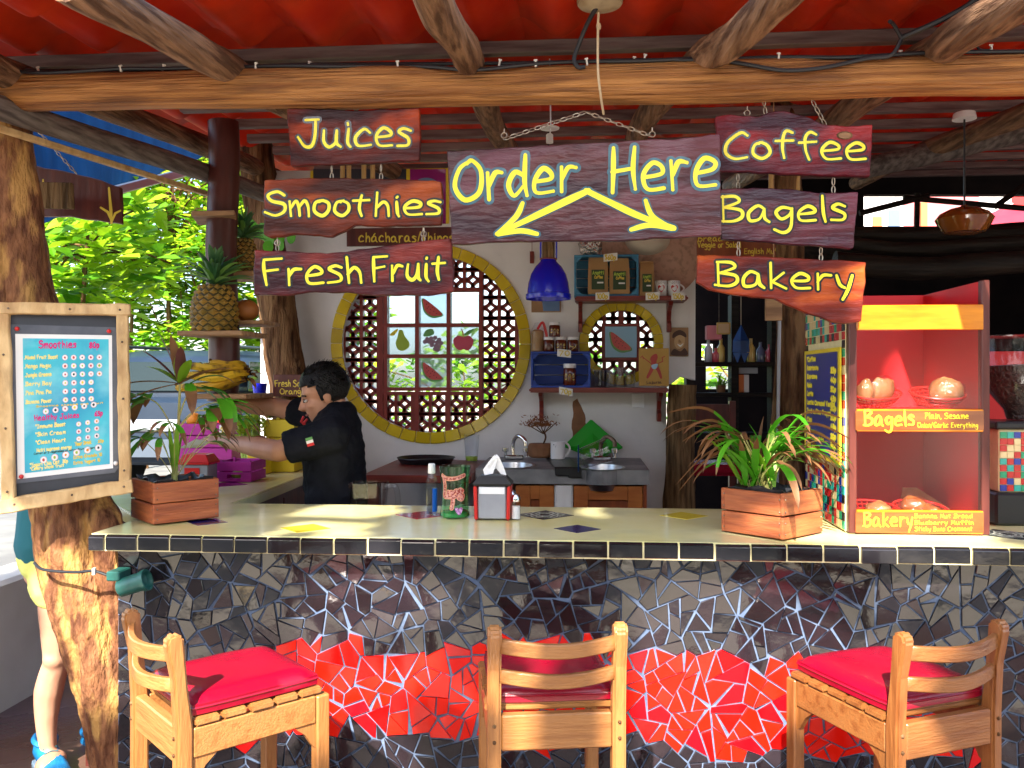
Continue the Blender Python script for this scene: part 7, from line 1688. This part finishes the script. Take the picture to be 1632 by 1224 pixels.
# ---------------------------------------------------------------- crates of fruit on the wing of the bar
def fruit_crate(px0, py0, px1, h_, dep, mt, lab, rows=2, nail='bark_dark', hole=True):
    a, b = onZ(px0, py0, CT+.002), onZ(px1, py0, CT+.002); Wd = (b-a).length; o = thing('fruit_crate', a+V(Wd/2, dep/2, 0), lab, 'crate')
    hh = h_/rows; t = .01
    for k in range(rows):
        z0, z1 = a.z+hh*k+.002, a.z+hh*(k+1)-.004
        for q0, q1 in (((0, 0), (Wd, t)), ((0, dep-t), (Wd, dep)), ((0, t+.0005), (t, dep-t-.0005)), ((Wd-t, t+.0005), (Wd, dep-t-.0005))):
            if hole and k == 0 and q1 == (Wd, t):
                for u0, u1, w0, w1 in ((0, .3, z0, z1), (.7, 1, z0, z1), (.3, .7, z0, z0+hh*.3), (.3, .7, z1-hh*.22, z1)):
                    m = MB(); m.bb((a.x+Wd*u0, a.y, w0), (a.x+Wd*u1, a.y+t, w1)); m.build('slat', MATS[mt], o)
                continue
            m = MB(); m.bb((a.x+q0[0], a.y+q0[1], z0), (a.x+q1[0], a.y+q1[1], z1)); m.build('slat', MATS[mt], o, bevel=.0015)
    m = MB(); m.bb((a.x+t, a.y+t, a.z), (a.x+Wd-t, a.y+dep-t, a.z+.008)); m.build('base', MATS[mt], o)
    for x in (t+.008, Wd-t-.008):
        for y in (t+.008, dep-t-.008):
            m = MB(); m.box(a+V(x, y, h_/2+.004), (.015, .015, h_-.004)); m.build('corner_post', MATS[mt], o)
    return a, Wd
def fruits(spots, r, mt, name, labs, group):
    for (p_, lb) in zip(spots, labs):
        m = MB(); m.ball(p_, r, 14, 10); tag(m.build(name, MATS[mt], smooth=True), lb, 'fruit', group)
a, Wd = fruit_crate(345, 768, 402, .105, .2, 'magenta_crate', 'low magenta crate with a hand hole, in front of the yellow crate')
m = MB(); m.ball(a+V(Wd*.5, .045, .032), (.032, .026, .022), 12, 8); tag(m.build('lime', MATS['lime'], smooth=True), 'green lime seen through the hand hole of the low magenta crate', 'fruit')
a, Wd = fruit_crate(283, 752, 372, .27, .16, 'magenta_crate', 'tall magenta crate of oranges behind the red napkin box', 4, hole=False)
pos = [a+V(Wd*u, .07, .27+.015) for u in (.2, .5, .8)]
fruits(pos, .042, 'orange', 'orange', ['orange at the left on the tall magenta crate', 'orange in the middle on the tall magenta crate', 'orange at the right on the tall magenta crate'], 'oranges on the magenta crate')
m = MB(); [m.bb((a.x+Wd*u-.012, a.y-.008, a.z+.01), (a.x+Wd*u+.012, a.y-.001, a.z+.275)) for u in (.08,)]; 
o = thing('price_tag', a+V(Wd*.87, -.012, .2), 'white price card on the tall magenta crate', 'price tag', 'price tags on the shelves'); q = a+V(Wd*.87, -.006, .225)
m = MB(); m.bb(q+V(-.028, -.001, -.035), q+V(.028, 0, .035)); m.build('card', MATS['paper'], o); write('price', '20', -.02, .02, -.02, .045, .004, lambda u, v, w_: q+V(u, -.0015-w_, v), MATS['yellow_dim'], o, .001)
a, Wd = fruit_crate(420, 752, 470, .29, .2, 'yellow_crate', 'tall yellow crate beside the man holding celery and avocados', 3, hole=False)
cel = a+V(-.07, -.02, .0)
o = thing('celery', cel, 'upright bunch of pale green celery with leafy tops', 'celery'); rc = random.Random(9)
m, ml = MB(), MB()
for k in range(13):
    t = 2*math.pi*k/13; r0 = .028*rc.uniform(.3, 1); b0 = cel+V(r0*math.cos(t), r0*math.sin(t), 0); e = b0+V(math.cos(t)*.035, math.sin(t)*.03, .22+.05*rc.random()); m.tube([b0, (b0+e)/2, e], [.013, .011, .006], 8)
    for j in range(16):
        q = e+V(rc.gauss(0, .028), rc.gauss(0, .02), rc.gauss(.025, .03)); d = V(rc.uniform(-1, 1), rc.uniform(-1, 1), rc.uniform(-.2, 1)).normalized(); blade(ml, q, d, .045, .012, .3, n=3)
m.build('stalks', MATS['celery'], o, smooth=True); tag(ml.build('leaf_tops', MATS['celery_leaf'], o, smooth=True), kind='stuff')
m = MB(); q = a+V(.03, .05, .29+.02); m.ball(q+V(0, 0, .04), (.04, .04, .06), 14, 10, rot=Matrix.Rotation(.5, 3, 'Y')); tag(m.build('avocado', MATS['avocado'], smooth=True), 'dark green avocado on the yellow crate next to the celery', 'fruit')
m = MB(); q = onZ(430, 752, CT)+V(0, -.1, .0); q = V(q.x-.02, q.y, CT+.16); 
m.ball(q+V(0, .0, .0), .05, 14, 10); m.tube([q+V(-.04, 0, .02), q+V(-.06, 0, .035)], [.014, .018], 8); tag(m.build('pomegranate', MATS['pomegranate'], smooth=True), 'dark red pomegranate between the celery and the yellow crate', 'fruit')
m = MB(); m.bb((q.x-.05, q.y-.05, CT+.002), (q.x+.05, q.y+.05, q.z-.046)); tag(m.build('yellow_tin', MATS['yellow_crate'], bevel=.004), 'small yellow box under the pomegranate', 'box')
# second napkin box
p = onZ(316, 772, CT+.002); o = thing('napkin_box', p, 'red napkin box with clear sides behind the left planter', 'napkin dispenser')
m = MB(); m.bb(p+V(-.07, -.05, 0), p+V(.07, .06, .1)); m.build('clear_body', MATS['grey_plastic'], o, bevel=.004)
m = MB(); m.bb(p+V(-.045, -.054, .02), p+V(.03, -.0505, .085)); m.build('red_label', MATS['red_plastic'], o)
m = MB(); m.prism([p+V(-.08, -.06, .101), p+V(.08, -.06, .101), p+V(.08, .07, .101), p+V(-.08, .07, .101)], (0, 0, .012)); m.add([p+V(x*k, y*k+.005, z) for k, z in ((1, .1132), (.7, .15)) for x, y in ((-.08, -.065), (.08, -.065), (.08, .065), (-.08, .065))], [(0, 1, 5, 4), (1, 2, 6, 5), (2, 3, 7, 6), (3, 0, 4, 7), (4, 5, 6, 7)]); m.build('lid', MATS['red_plastic'], o, bevel=.003)
# chalk board on the trunk column
Yc = 2.08; o = thing('chalk_board', onY(462, 632, Yc), 'small dark board reading Fresh Orange behind the head of the man', 'sign')
tx = lambda u, v, w_: onY(u, -v, Yc)+V(0, -w_, 0)
m = MB(); m.prism([tx(434, -632, 0), tx(520, -632, 0), tx(520, -597, 0), tx(436, -597, 0)], (0, .015, 0)); m.build('board', MATS['maroon'], o, bevel=.002)
write('lettering', 'Fresh Squeezed', 438, 512, -616, 10, .8, tx, MATS['yellow_dim'], o, .001); write('lettering', 'Orange', 446, 486, -628, 9, .8, tx, MATS['yellow_dim'], o, .001)
# blue pail and white box near the street
p = onY(414, 632, 2.0); m = MB(); m.lathe([(.032, 0), (.04, .07), (.042, .075), (.036, .075), (.03, .01)], V(p.x, 2.0, p.z), 18); m.bb((p.x-.1, 1.95, p.z-.02), (p.x+.02, 2.1, p.z-.001))
tag(m.build('blue_pail', MATS['blue_lamp'], smooth=True), 'small blue pail on a ledge beside the trunk column', 'pail')
# climbing leaves near the left trunk column
q0 = onY(395, 372, 2.0); vine = thing('climbing_plant', q0, 'round green climbing leaves beside the trunk column behind the Smoothies board', 'plant'); m, ms = MB(), MB(); rv = random.Random(12)
for k in range(12):
    q = onY(396+rv.uniform(-4, 70), 355+rv.uniform(-8, 40), 1.98); ms.tube([q0+V(0, .1, .05), q], .002, 5); n = 10; d1, d2 = V(rv.uniform(.7, 1), rv.uniform(-.3, .3), rv.uniform(-.3, .3)), V(rv.uniform(-.3, .3), rv.uniform(-.4, .2), 1); rr = rv.uniform(.03, .045)
    m.add([q+(d1*math.cos(2*math.pi*i/n)+d2*math.sin(2*math.pi*i/n))*rr for i in range(n)], [list(range(n))])
m.build('leaves', MATS['leaf'], vine); ms.build('stem', MATS['stem'], vine)
# ---------------------------------------------------------------- right-hand dark room
YD = 5.7
def pd(u, v, w_): q = onY(u, -v, YD); return V(q.x, YD+w_, q.z)
rect = lambda x0, y0, x1, y1: [(x0, -y0), (x1, -y0), (x1, -y1), (x0, -y1)]
zf = -proj((1, YD, 0))[1]
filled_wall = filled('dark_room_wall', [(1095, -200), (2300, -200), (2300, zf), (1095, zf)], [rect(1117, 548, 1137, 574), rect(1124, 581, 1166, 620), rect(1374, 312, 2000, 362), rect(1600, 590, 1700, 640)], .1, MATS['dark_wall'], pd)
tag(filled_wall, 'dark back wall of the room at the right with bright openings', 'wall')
m = MB(); m.prism([V(.62, 3.4, 3.12), V(6.5, 3.4, 3.12), V(6.5, 6, 3.78), V(.62, 6, 3.78)], (0, 0, .05)); tag(m.build('dark_ceiling', MATS['dark_wall']), 'dark ceiling added over the room at the right to keep sun out', 'ceiling')  # added to darken the room; its slope shuts out sun behind the roof
m = MB(); m.bb((4.6, .9, 0), (4.7, 5.7, 3.0)); tag(m.build('light_block_wall', MATS['dark_wall']), 'unseen dark side wall added to keep light out of the room at the right', 'wall')  # out of view, added to stop light entering the dark room sideways
YB = 4.7
sb = thing('bar_shelf', onY(1190, 800, YB), 'dark shelf unit with bottles and ornaments in the room at the right', 'shelf')
for py in (577, 626, 690):
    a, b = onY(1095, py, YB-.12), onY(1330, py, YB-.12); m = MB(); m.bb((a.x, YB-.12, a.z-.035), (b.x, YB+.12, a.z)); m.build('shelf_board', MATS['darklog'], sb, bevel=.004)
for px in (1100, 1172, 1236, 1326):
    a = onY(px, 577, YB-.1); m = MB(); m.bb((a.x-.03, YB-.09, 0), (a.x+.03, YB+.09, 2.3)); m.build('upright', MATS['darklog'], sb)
z5a, z5b = onY(1190, 577, YB-.12).z, onY(1190, 626, YB-.12).z
bc = [mat('bot%d' % k, c_, rough=.15, coat=.5) for k, c_ in enumerate(((.5, .5, .55), (.06, .2, .05), (.5, .06, .08), (.6, .4, .1), (.1, .12, .2)))]
for k, (px, z, h_, ci, lb) in enumerate(((1129, z5a, .19, 0, 'grey bottle next to the bright gap on the upper dark shelf'), (1141, z5a, .12, 2, 'pink jar on the upper dark shelf'), (1149, z5a, .2, 3, 'yellow bottle on the upper dark shelf left of the blue lantern'), (1197, z5a, .2, 3, 'striped yellow bottle right of the blue lantern'), (1226, z5a, .15, 2, 'red labelled bottle at the right of the upper dark shelf'), (1212, z5a, .17, 4, 'dark bottle between two coloured bottles on the upper shelf'))):
    p = onY(px, 570, YB); m = MB(); m.lathe([(.032, 0), (.034, .005), (.034, h_*.6), (.013, h_*.78), (.013, h_*.97), (.015, h_)], V(p.x, YB, z+.001), 14); tag(m.build('bottle', bc[ci], smooth=True), lb, 'bottle', 'bottles on the dark shelf')
for k, (px0, px1, z, h_, mt, lb) in enumerate(((1125, 1149, z5a+.19+.0, .12, 'far_pink', 'pink and green picture block leaning above the bottles'), (1176, 1184, z5b, .15, 'far_orange', 'tall orange book on the lower dark shelf'), (1184, 1192, z5b, .15, 'far_white', 'tall white book beside the orange one'), (1176, 1206, z5b+.16, .05, 'grey_plastic', 'grey box on top of the books on the lower dark shelf'))):
    a, b = onY(px0, 570, YB), onY(px1, 570, YB); m = MB(); m.bb((a.x, YB-.05, z+.001), (b.x, YB+.05, z+h_)); tag(m.build('box' if k in (0, 3) else 'book', MATS[mt], bevel=.003), lb, 'box' if k in (0, 3) else 'book')
m = MB(); a = onY(1149, 626, YB); pot = thing('fern_pot', V(a.x, YB, z5b), 'bright green fern on the lower dark shelf', 'plant'); rf = random.Random(6)
for k in range(40): blade(m, V(a.x+rf.uniform(-.03, .03), YB, z5b+.05), V(rf.uniform(-1, 1), rf.uniform(-.6, .6), rf.uniform(.2, 1.2)), rf.uniform(.1, .2), .006, .4, n=5)
m.build('fronds', MATS['leaf_light'], pot); m = MB(); m.lathe([(.035, 0), (.045, .06), (.04, .06)], V(a.x, YB, z5b+.001), 14); m.build('pot', MATS['terracotta'], pot, smooth=True)
a, b = onY(1142, 533, YB-.1), onY(1164, 514, YB-.1); o = thing('small_picture', V((a.x+b.x)/2, YB-.1, a.z), 'small square picture with a gold frame above the dark shelf', 'picture')
m = MB(); m.bb((a.x, YB-.11, a.z), (b.x, YB-.095, b.z)); m.build('frame', MATS['ochre'], o, bevel=.003); m = MB(); m.bb((a.x+.012, YB-.113, a.z+.012), (b.x-.012, YB-.1105, b.z-.012)); m.build('print', MATS['sepia_light'], o); m = MB(); m.tube([V(a.x+.02, YB-.1, b.z), V(a.x+.02, YB-.1, 2.9)], .0015, 5); m.build('wire', MATS['iron'], o)
# blue star lantern
c = onY(1181, 545, 3.6); s = mpp(c); o = thing('paper_lantern', c+V(0, 0, -35*s), 'faceted blue star lantern hanging in the dark room', 'lantern')
def cone_ring(pr, nm):
    m = MB(); n = 6; A = [c+V(r_*s*math.cos(2*math.pi*k/n+.3), r_*s*math.sin(2*math.pi*k/n+.3), z*s) for r_, z in pr for k in range(n)]
    m.add(A, [(j*n+k, j*n+(k+1) % n, j*n+n+(k+1) % n, j*n+n+k) for j in range(len(pr)-1) for k in range(n)]); return m.build(nm, MATS['lantern_blue'], o)
cone_ring([(.5, 27), (14, 2)], 'top_cone'); cone_ring([(14, 1.5), (14.5, -16)], 'band')
for k in range(6):
    t0, t1 = 2*math.pi*k/6+.3, 2*math.pi*(k+1)/6+.3; m = MB(); tm_ = (t0+t1)/2; m.add([c+V(14*s*math.cos(t0), 14*s*math.sin(t0), -17*s), c+V(14*s*math.cos(t1), 14*s*math.sin(t1), -17*s), c+V(11*s*math.cos(tm_), 11*s*math.sin(tm_), -33*s)], [(0, 1, 2)]); m.build('point', MATS['lantern_blue'], o)
m = MB(); m.tube([c+V(0, 0, 27*s), V(c.x, 3.6, 2.95)], .002, 5); m.build('string', MATS['cord'], o)
# dark stool with red seat behind the bar
c = onY(1128, 742, 2.75); o = thing('dining_chair', V(c.x, 2.75, 0), 'dark chair with a red seat behind the right planter palm', 'chair')
m = MB(); m.bb((c.x-.17, 2.6, c.z-.05), (c.x+.2, 2.95, c.z+.02)); m.build('seat', MATS['cushion'], o, bevel=.02, seg=2)
for x in (-.15, .18):
    for y in (2.62, 2.93): m = MB(); m.bb((c.x+x-.02, y-.02, 0), (c.x+x+.02, y+.02, c.z-.0505 if y < 2.8 else c.z+.4)); m.build('leg', MATS['maroon'], o)
m = MB(); m.bb((c.x-.13, 2.92, c.z+.25), (c.x+.16, 2.94, c.z+.38)); m.build('backrest', MATS['maroon'], o)
# dark logs of the right-hand room
def log(pts, r, lab, mt='darklog', seed=0):
    P = curve_pts(pts, 6); m = MB(); m.tube(P, [r*(1+.12*noise.noise(Vector((k*.4, seed, 2)))) for k in range(len(P))], 12); tag(m.build('dark_log', MATS[mt], smooth=True), lab, 'log')
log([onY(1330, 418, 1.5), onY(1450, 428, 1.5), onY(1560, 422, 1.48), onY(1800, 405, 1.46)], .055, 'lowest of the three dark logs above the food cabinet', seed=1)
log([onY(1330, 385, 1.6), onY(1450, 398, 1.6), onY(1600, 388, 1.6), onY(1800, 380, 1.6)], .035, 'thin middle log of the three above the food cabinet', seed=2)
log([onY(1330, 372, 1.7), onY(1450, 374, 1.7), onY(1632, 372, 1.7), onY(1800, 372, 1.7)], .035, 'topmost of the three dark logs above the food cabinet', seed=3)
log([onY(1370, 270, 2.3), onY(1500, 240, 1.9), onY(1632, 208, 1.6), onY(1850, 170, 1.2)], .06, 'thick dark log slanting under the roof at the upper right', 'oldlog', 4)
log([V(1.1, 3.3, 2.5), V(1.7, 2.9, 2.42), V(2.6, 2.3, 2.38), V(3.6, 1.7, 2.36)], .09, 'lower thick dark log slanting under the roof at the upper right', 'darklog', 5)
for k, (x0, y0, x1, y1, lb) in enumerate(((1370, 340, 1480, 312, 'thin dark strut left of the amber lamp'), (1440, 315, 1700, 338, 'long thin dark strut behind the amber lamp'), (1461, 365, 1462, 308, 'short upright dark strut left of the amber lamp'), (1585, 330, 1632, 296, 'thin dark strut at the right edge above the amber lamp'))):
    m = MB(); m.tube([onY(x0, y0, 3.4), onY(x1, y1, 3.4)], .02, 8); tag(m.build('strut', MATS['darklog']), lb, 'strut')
# amber glass pendant
c = onY(1537, 350, 1.15); s = mpp(c); o = thing('glass_pendant', c, 'amber blown glass pendant lamp above the food cabinet', 'lamp')
m = MB(); m.lathe([(14*s, -24*s), (30*s, -21*s), (38*s, -10*s), (43*s, 1*s), (36*s, 10*s), (22*s, 17*s), (6*s, 21*s), (4*s, 23*s)], c, 28); m.build('glass_shade', MATS['amber'], o, smooth=True)
m = MB(); m.tube([c+V(0, 0, 23*s), V(c.x, c.y, onY(1546, 190, 1.15).z)], .004, 6); m.build('flex', MATS['cable'], o)
m = MB(); m.lathe([(18*s, 0), (16*s, 10*s), (14*s, 11*s)], V(c.x, c.y, onY(1546, 190, 1.15).z), 20); m.build('ceiling_cup', MATS['white_plastic'], o, smooth=True)
# ---------------------------------------------------------------- places beyond the right room
fh = thing('far_shop', V(3.4, 10.6, 0), 'pink and white painted shop front across the yard at the right', 'building')
def fbox(x0, x1, z0, z1, mt, nm, y=10.5, d=.3): m = MB(); m.bb((x0, y, z0), (x1, y+d, z1)); m.build(nm, MATS[mt], fh)
X = lambda px: onY(px, 340, 10.5).x
fbox(X(1360), X(1440), 0, 4.6, 'far_white', 'wall'); fbox(X(1440)+.002, X(1560), 0, 4.6, 'far_pink', 'wall'); fbox(X(1560)+.002, X(1612), 0, 4.6, 'far_white', 'wall'); fbox(X(1612)+.002, X(1700), 0, 4.6, 'far_red', 'wall'); fbox(X(1390), X(1404), 2.5, 4, 'far_orange', 'door', 10.45, .04); fbox(X(1415), X(1432), 3.4, 4.1, 'far_blue', 'window', 10.45, .04); fbox(X(1570), X(1580), 3.2, 3.7, 'far_blue', 'window', 10.45, .04); fbox(X(1466), X(1476), 2.6, 4.2, 'far_orange', 'shutter', 10.45, .04)
c = V(X(1530)+.1, 9.2, 3.42); o = thing('parasol', V(c.x, 9.2, 0), 'red parasol standing in the yard beyond the right room', 'parasol'); m = MB(); n = 8
m.add([c+V(0, 0, .5)]+[c+V(1.1*math.cos(2*math.pi*k/n), 1.1*math.sin(2*math.pi*k/n), -.05) for k in range(n)], [(0, k+1, (k+1) % n+1) for k in range(n)]); m.build('canopy', MATS['umbrella_red'], o); m = MB(); m.tube([V(c.x, 9.2, 0), c+V(0, 0, .5)], .03, 8); m.build('pole', MATS['far_white'], o)
# ---------------------------------------------------------------- left: blue tarp, white arm
A, B_, C_, D_ = atd(-60, 120, 4.6), atd(330, 245, 7.2), atd(170, 306, 6.0), atd(-60, 425, 4.4)
m = MB(); n = 12; vs_ = []
for j in range(n+1):
    for i in range(n+1):
        u, v = i/n, j/n; p = (A*(1-u)+B_*u)*(1-v)+(D_*(1-u)+C_*u)*v; p = p+V(0, 0, -.12*math.sin(math.pi*u)*math.sin(math.pi*v)+.02*math.sin(v*14+u*3)); vs_.append(p)
m.add(vs_, [(j*(n+1)+i, j*(n+1)+i+1, (j+1)*(n+1)+i+1, (j+1)*(n+1)+i) for j in range(n) for i in range(n)])
tag(m.build('blue_awning', MATS['tarp'], smooth=True), 'dark blue cloth awning at the upper left behind the trunk', 'awning')
m = MB(); m.beam(atd(150, 312, 5.2), atd(312, 270, 5.9), .05, .055); tag(m.build('awning_arm', MATS['steel'], bevel=.006), 'pale metal awning arm in front of the leaves', 'awning arm')
# ---------------------------------------------------------------- trees
def leafmesh(rp, m, p, d, nrm, L, w_):
    d = d.normalized(); sd = d.cross(nrm); sd = sd.normalized() if sd.length > .05 else d.orthogonal().normalized(); nn = sd.cross(d)
    m.add([p, p+d*L*.35+sd*w_*.55+nn*L*.05, p+d*L*.72+sd*w_+nn*L*.03, p+d*L-nn*L*.05, p+d*L*.72-sd*w_+nn*L*.03, p+d*L*.35-sd*w_*.55+nn*L*.05, p+d*L*.6-nn*L*.03], [(0, 1, 6), (1, 2, 6), (2, 3, 6), (3, 4, 6), (4, 5, 6), (5, 0, 6)])
def tree(name, c, rad, nclump, per, L, mts, label, seed, trunk_r=.09, keep=None, group=None, ground=0, wfac=.26, cat='tree'):
    rp = random.Random(seed); c = Vector(c); o = thing(name, V(c.x, c.y, ground), label, cat, group)
    ms = [MB() for _ in mts]; tk = MB(); top = c+V(0, 0, rad[2]*.2)
    tk.tube(curve_pts([V(c.x+.1, c.y+.1, ground), V(c.x-.05, c.y, ground+(c.z-ground)*.5), top], 5), lerp_list([trunk_r, trunk_r*.4], 11), 8)
    for k in range(nclump):
        while True:
            q = V(rp.uniform(-1, 1), rp.uniform(-1, 1), rp.uniform(-1, 1))
            if .3 < q.length < 1: break
        p = c+V(q.x*rad[0], q.y*rad[1], q.z*rad[2]); out = V(q.x, q.y, q.z*.6+.25)
        br_ = curve_pts([c+V(0, 0, -rad[2]*.3+.5*rad[2]*rp.random()), (c+p)/2+V(0, 0, .05), p], 3)
        if k % 6 == 0 and (keep is None or all(keep(x, .05) for x in br_+[(x+y)/2 for x, y in zip(br_, br_[1:])])): tk.tube(br_, lerp_list([trunk_r*.25, .008], 7), 5)
        mi = rp.choice(range(len(mts)))
        for j in range(per):
            a = 2.4*j+rp.uniform(-.4, .4); d = V(math.cos(a), math.sin(a), rp.uniform(-.35, .5))+out*.5; pos = p+V(rp.gauss(0, L*.45), rp.gauss(0, L*.45), rp.gauss(0, L*.4))
            if keep and not keep(pos, L): continue
            nrm = V(rp.uniform(-.5, .5), rp.uniform(-.9, .1), 1); leafmesh(rp, ms[mi], pos, d, nrm, L*rp.uniform(.65, 1.15), L*wfac*rp.uniform(.8, 1.15))
    tk.build('trunk', MATS['bark_dark'], o, smooth=True)
    for m_, mt in zip(ms, mts):
        if m_.v: m_.build('crown', MATS[mt], o, smooth=False)
    return o
G3 = ['tree_leaf', 'tree_leaf2', 'tree_leaf3']
LT = ['tree_leaf2', 'tree_leaf2', 'tree_leaf']
tree('almond_tree', atd(140, 395, 6.3), (.6, .5, .48), 60, 10, .2, LT, 'almond tree with large glossy light green leaves behind the trunk post', 1, .03, wfac=.3, ground=STREET)
tree('leafy_tree', atd(215, 440, 11.5), (1.4, .9, 1.2), 170, 16, .16, LT, 'dense green tree behind the almond tree at the left', 2, .04, ground=STREET)
tree('leafy_tree', atd(275, 330, 11.5), (1.7, 1.0, 1.9), 240, 16, .22, LT, 'pale sunlit tree beyond the parked car', 3, .05, ground=STREET)
tree('leafy_tree', atd(110, 260, 13), (2.2, 1.2, 2.4), 200, 16, .26, LT, 'tall tree high behind the blue awning', 4, .06, ground=STREET)
tree('leafy_tree', atd(420, 480, 13), (1.7, 1.0, 2.2), 200, 16, .24, LT, 'sunlit tree seen between the painted pole and the trunk column', 5, .05, ground=STREET)
tree('leafy_tree', atd(330, 180, 15), (2.2, 1.2, 1.8), 150, 16, .3, LT, 'highest pale tree behind the painted pole', 15, .06, ground=STREET)
tree('leafy_tree', V(-1.7, 10.0, 1.2), (1.6, .9, 1.0), 80, 15, .22, LT, 'tree behind the left half of the large round window', 6, .06)
tree('leafy_tree', V(.3, 9.2, 1.2), (1.2, .8, 1.1), 60, 15, .2, G3, 'tree behind the right half of the large round window', 7, .06)
tree('leafy_tree', V(2.3, 9.2, 1.5), (1.1, .8, 1.4), 80, 15, .2, LT, 'bright green tree seen through the gap in the dark room', 8, .06)
# unseen dark trees added behind the camera to block the low sky
for k, (x, y, lb) in enumerate(((-7.5, -9.5, 'dark tree added at the left to block low sky, behind the viewpoint'), (-3.6, -11.5, 'dark tree added left of centre to block low sky, behind the viewpoint'), (.4, -12, 'dark tree added in the middle to block low sky, behind the viewpoint'), (4.4, -11, 'dark tree added right of centre to block low sky, behind the viewpoint'), (8, -8.5, 'dark tree added at the right to block low sky, behind the viewpoint'))):
    tree('sky_block_tree', V(x, y, 3.0), (2.3, 1.4, 2.7), 120, 14, .5, ['tree_leaf3'], lb, 60+k, .2, wfac=.4)
# unseen shade tree behind the camera; crown gaps are cut where sun patches should land
targets = [(onY(290, 1100, -.64), .2), (onY(440, 1150, -.52), .12), (onY(400, 1060, -.4), .1), (onY(250, 1200, -.64), .16), (onY(150, 970, .05), .11), (onY(1090, 1085, MY), .2), (onY(1200, 1050, MY), .13), (onY(1290, 1070, MY-.02), .06), (onY(1380, 1050, -.3), .14), (onY(985, 1060, -.6), .09),
           (onY(860, 1130, -.6), .1), (onZ(540, 850, CT), .045), (onZ(530, 815, CT), .04), (onZ(610, 817, CT), .03), (onZ(565, 830, CT), .025), (onZ(460, 838, CT), .03), (onZ(945, 818, CT), .025), (onY(1290, 800, .3), .075), (onY(1400, 858, .1), .05), (onY(1400, 620, .25), .07), (onY(1420, 670, .2), .07), (onY(1480, 505, .2), .13), (onY(560, 985, MY), .035), (onY(690, 1045, MY), .04), (onY(1430, 1080, -.66), .1), (onY(110, 1130, .6), .12), (onZ(1540, 860, CT), .06)]
def shade_keep(p, L):
    for t, r_ in targets:
        d = Vector(p)-t; off = (d-SUND*d.dot(SUND)).length
        if off < r_+L*.8: return False
    return True
CC = V(.1, .0, 1.2)+SUND*8.2
tree('shade_tree', CC, (3.3, 1.6, 1.5), 850, 15, .26, ['tree_leaf', 'tree_leaf3'], 'broad unseen shade tree, its crown gaps cut for sun patches on the bar', 9, .16, keep=shade_keep, wfac=.32)
# ---------------------------------------------------------------- parked car on the street, seen from behind
cy, cx = 5.75, atd(205, 640, 8.3).x; g = STREET+.001
car = thing('parked_car', (cx, cy+2.1, g), 'blue-grey estate car parked on the street, seen from behind', 'car')
sec = [(0, .42, .5, .82), (.02, .34, .95, .84), (.12, .3, 1.02, .86), (.6, .26, 1.05, .87), (3.0, .26, 1.02, .87), (3.9, .3, .86, .84), (4.2, .4, .7, .76)]
def rings(secs, nm, mt, e=.3):
    A = []; n = 24
    for y, z0, z1, hw in secs:
        for k in range(n):
            t = 2*math.pi*k/n; c_, s_ = math.cos(t), math.sin(t); A.append(V(cx+hw*math.copysign(abs(c_)**e, c_), cy+y, g+(z0+z1)/2+(z1-z0)/2*math.copysign(abs(s_)**e, s_)))
    m = MB(); m.add(A, [(j*n+k, j*n+(k+1) % n, j*n+n+(k+1) % n, j*n+n+k) for j in range(len(secs)-1) for k in range(n)]+[list(range(n)), [(len(secs)-1)*n+k for k in range(n)]]); return m.build(nm, MATS[mt], car, smooth=True, angle=.8)
rings(sec, 'body', 'car_paint'); cab = rings([(.1, .95, 1.06, .8), (.28, .95, 1.4, .72), (.5, .95, 1.5, .7), (1.6, .95, 1.53, .7), (2.4, .95, 1.4, .68), (3.1, .95, 1.05, .76)], 'cabin', 'car_paint', .45)
def carp(nm, P, mt, vec=(0, -.012, 0)): m = MB(); m.prism([V(cx+x, cy+y, g+z) for x, y, z in P], vec); return m.build(nm, MATS[mt], car, bevel=.003)
carp('rear_window', [(-.6, .1, 1.06), (.6, .1, 1.06), (.52, .245, 1.36), (-.52, .245, 1.36)], 'car_glass', (0, -.03, .01))
carp('bumper', [(-.86, -.03, .4), (.86, -.03, .4), (.86, -.03, .58), (-.86, -.03, .58)], 'car_silver', (0, -.06, 0))
carp('number_plate', [(-.26, -.0, .66), (.26, -.0, .66), (.26, 0, .78), (-.26, 0, .78)], 'grey_plastic', (0, -.02, 0))
for sx in (-1, 1):
    carp('tail_light', [(sx*.84, .01, .74), (sx*.66, .0, .74), (sx*.68, .01, .98), (sx*.82, .02, .98)], 'tail_red', (0, -.03, 0))
    for yy in (.85, 3.2):
        m = MB(); rot = Matrix.Rotation(R(90), 3, 'Y'); m.lathe([(.2, -.09), (.31, -.09), (.32, -.06), (.32, .06), (.31, .09), (.2, .09)], V(cx+sx*.77, cy+yy, g+.32), 24, rot=rot); w_ = m.build('wheel', MATS['tyre'], car, smooth=True, angle=.6)
        m = MB(); m.lathe([(.02, .092), (.19, .085), (.2, -.08)], V(cx+sx*.77, cy+yy, g+.32), 18, rot=rot); m.build('rim', MATS['car_silver'], w_, smooth=True, angle=.5)
    m = MB(); m.prism([V(cx+sx*.745, cy+y, g+z) for y, z in ((.55, 1.06), (2.3, 1.06), (2.0, 1.38), (.6, 1.38))], (sx*.012, 0, 0)); m.build('side_window', MATS['car_glass'], car)
    m = MB(); m.tube([V(cx+sx*.62, cy+.4, g+1.54), V(cx+sx*.62, cy+1.9, g+1.56)], .018, 8); m.build('roof_rail', MATS['black_plastic'], car)
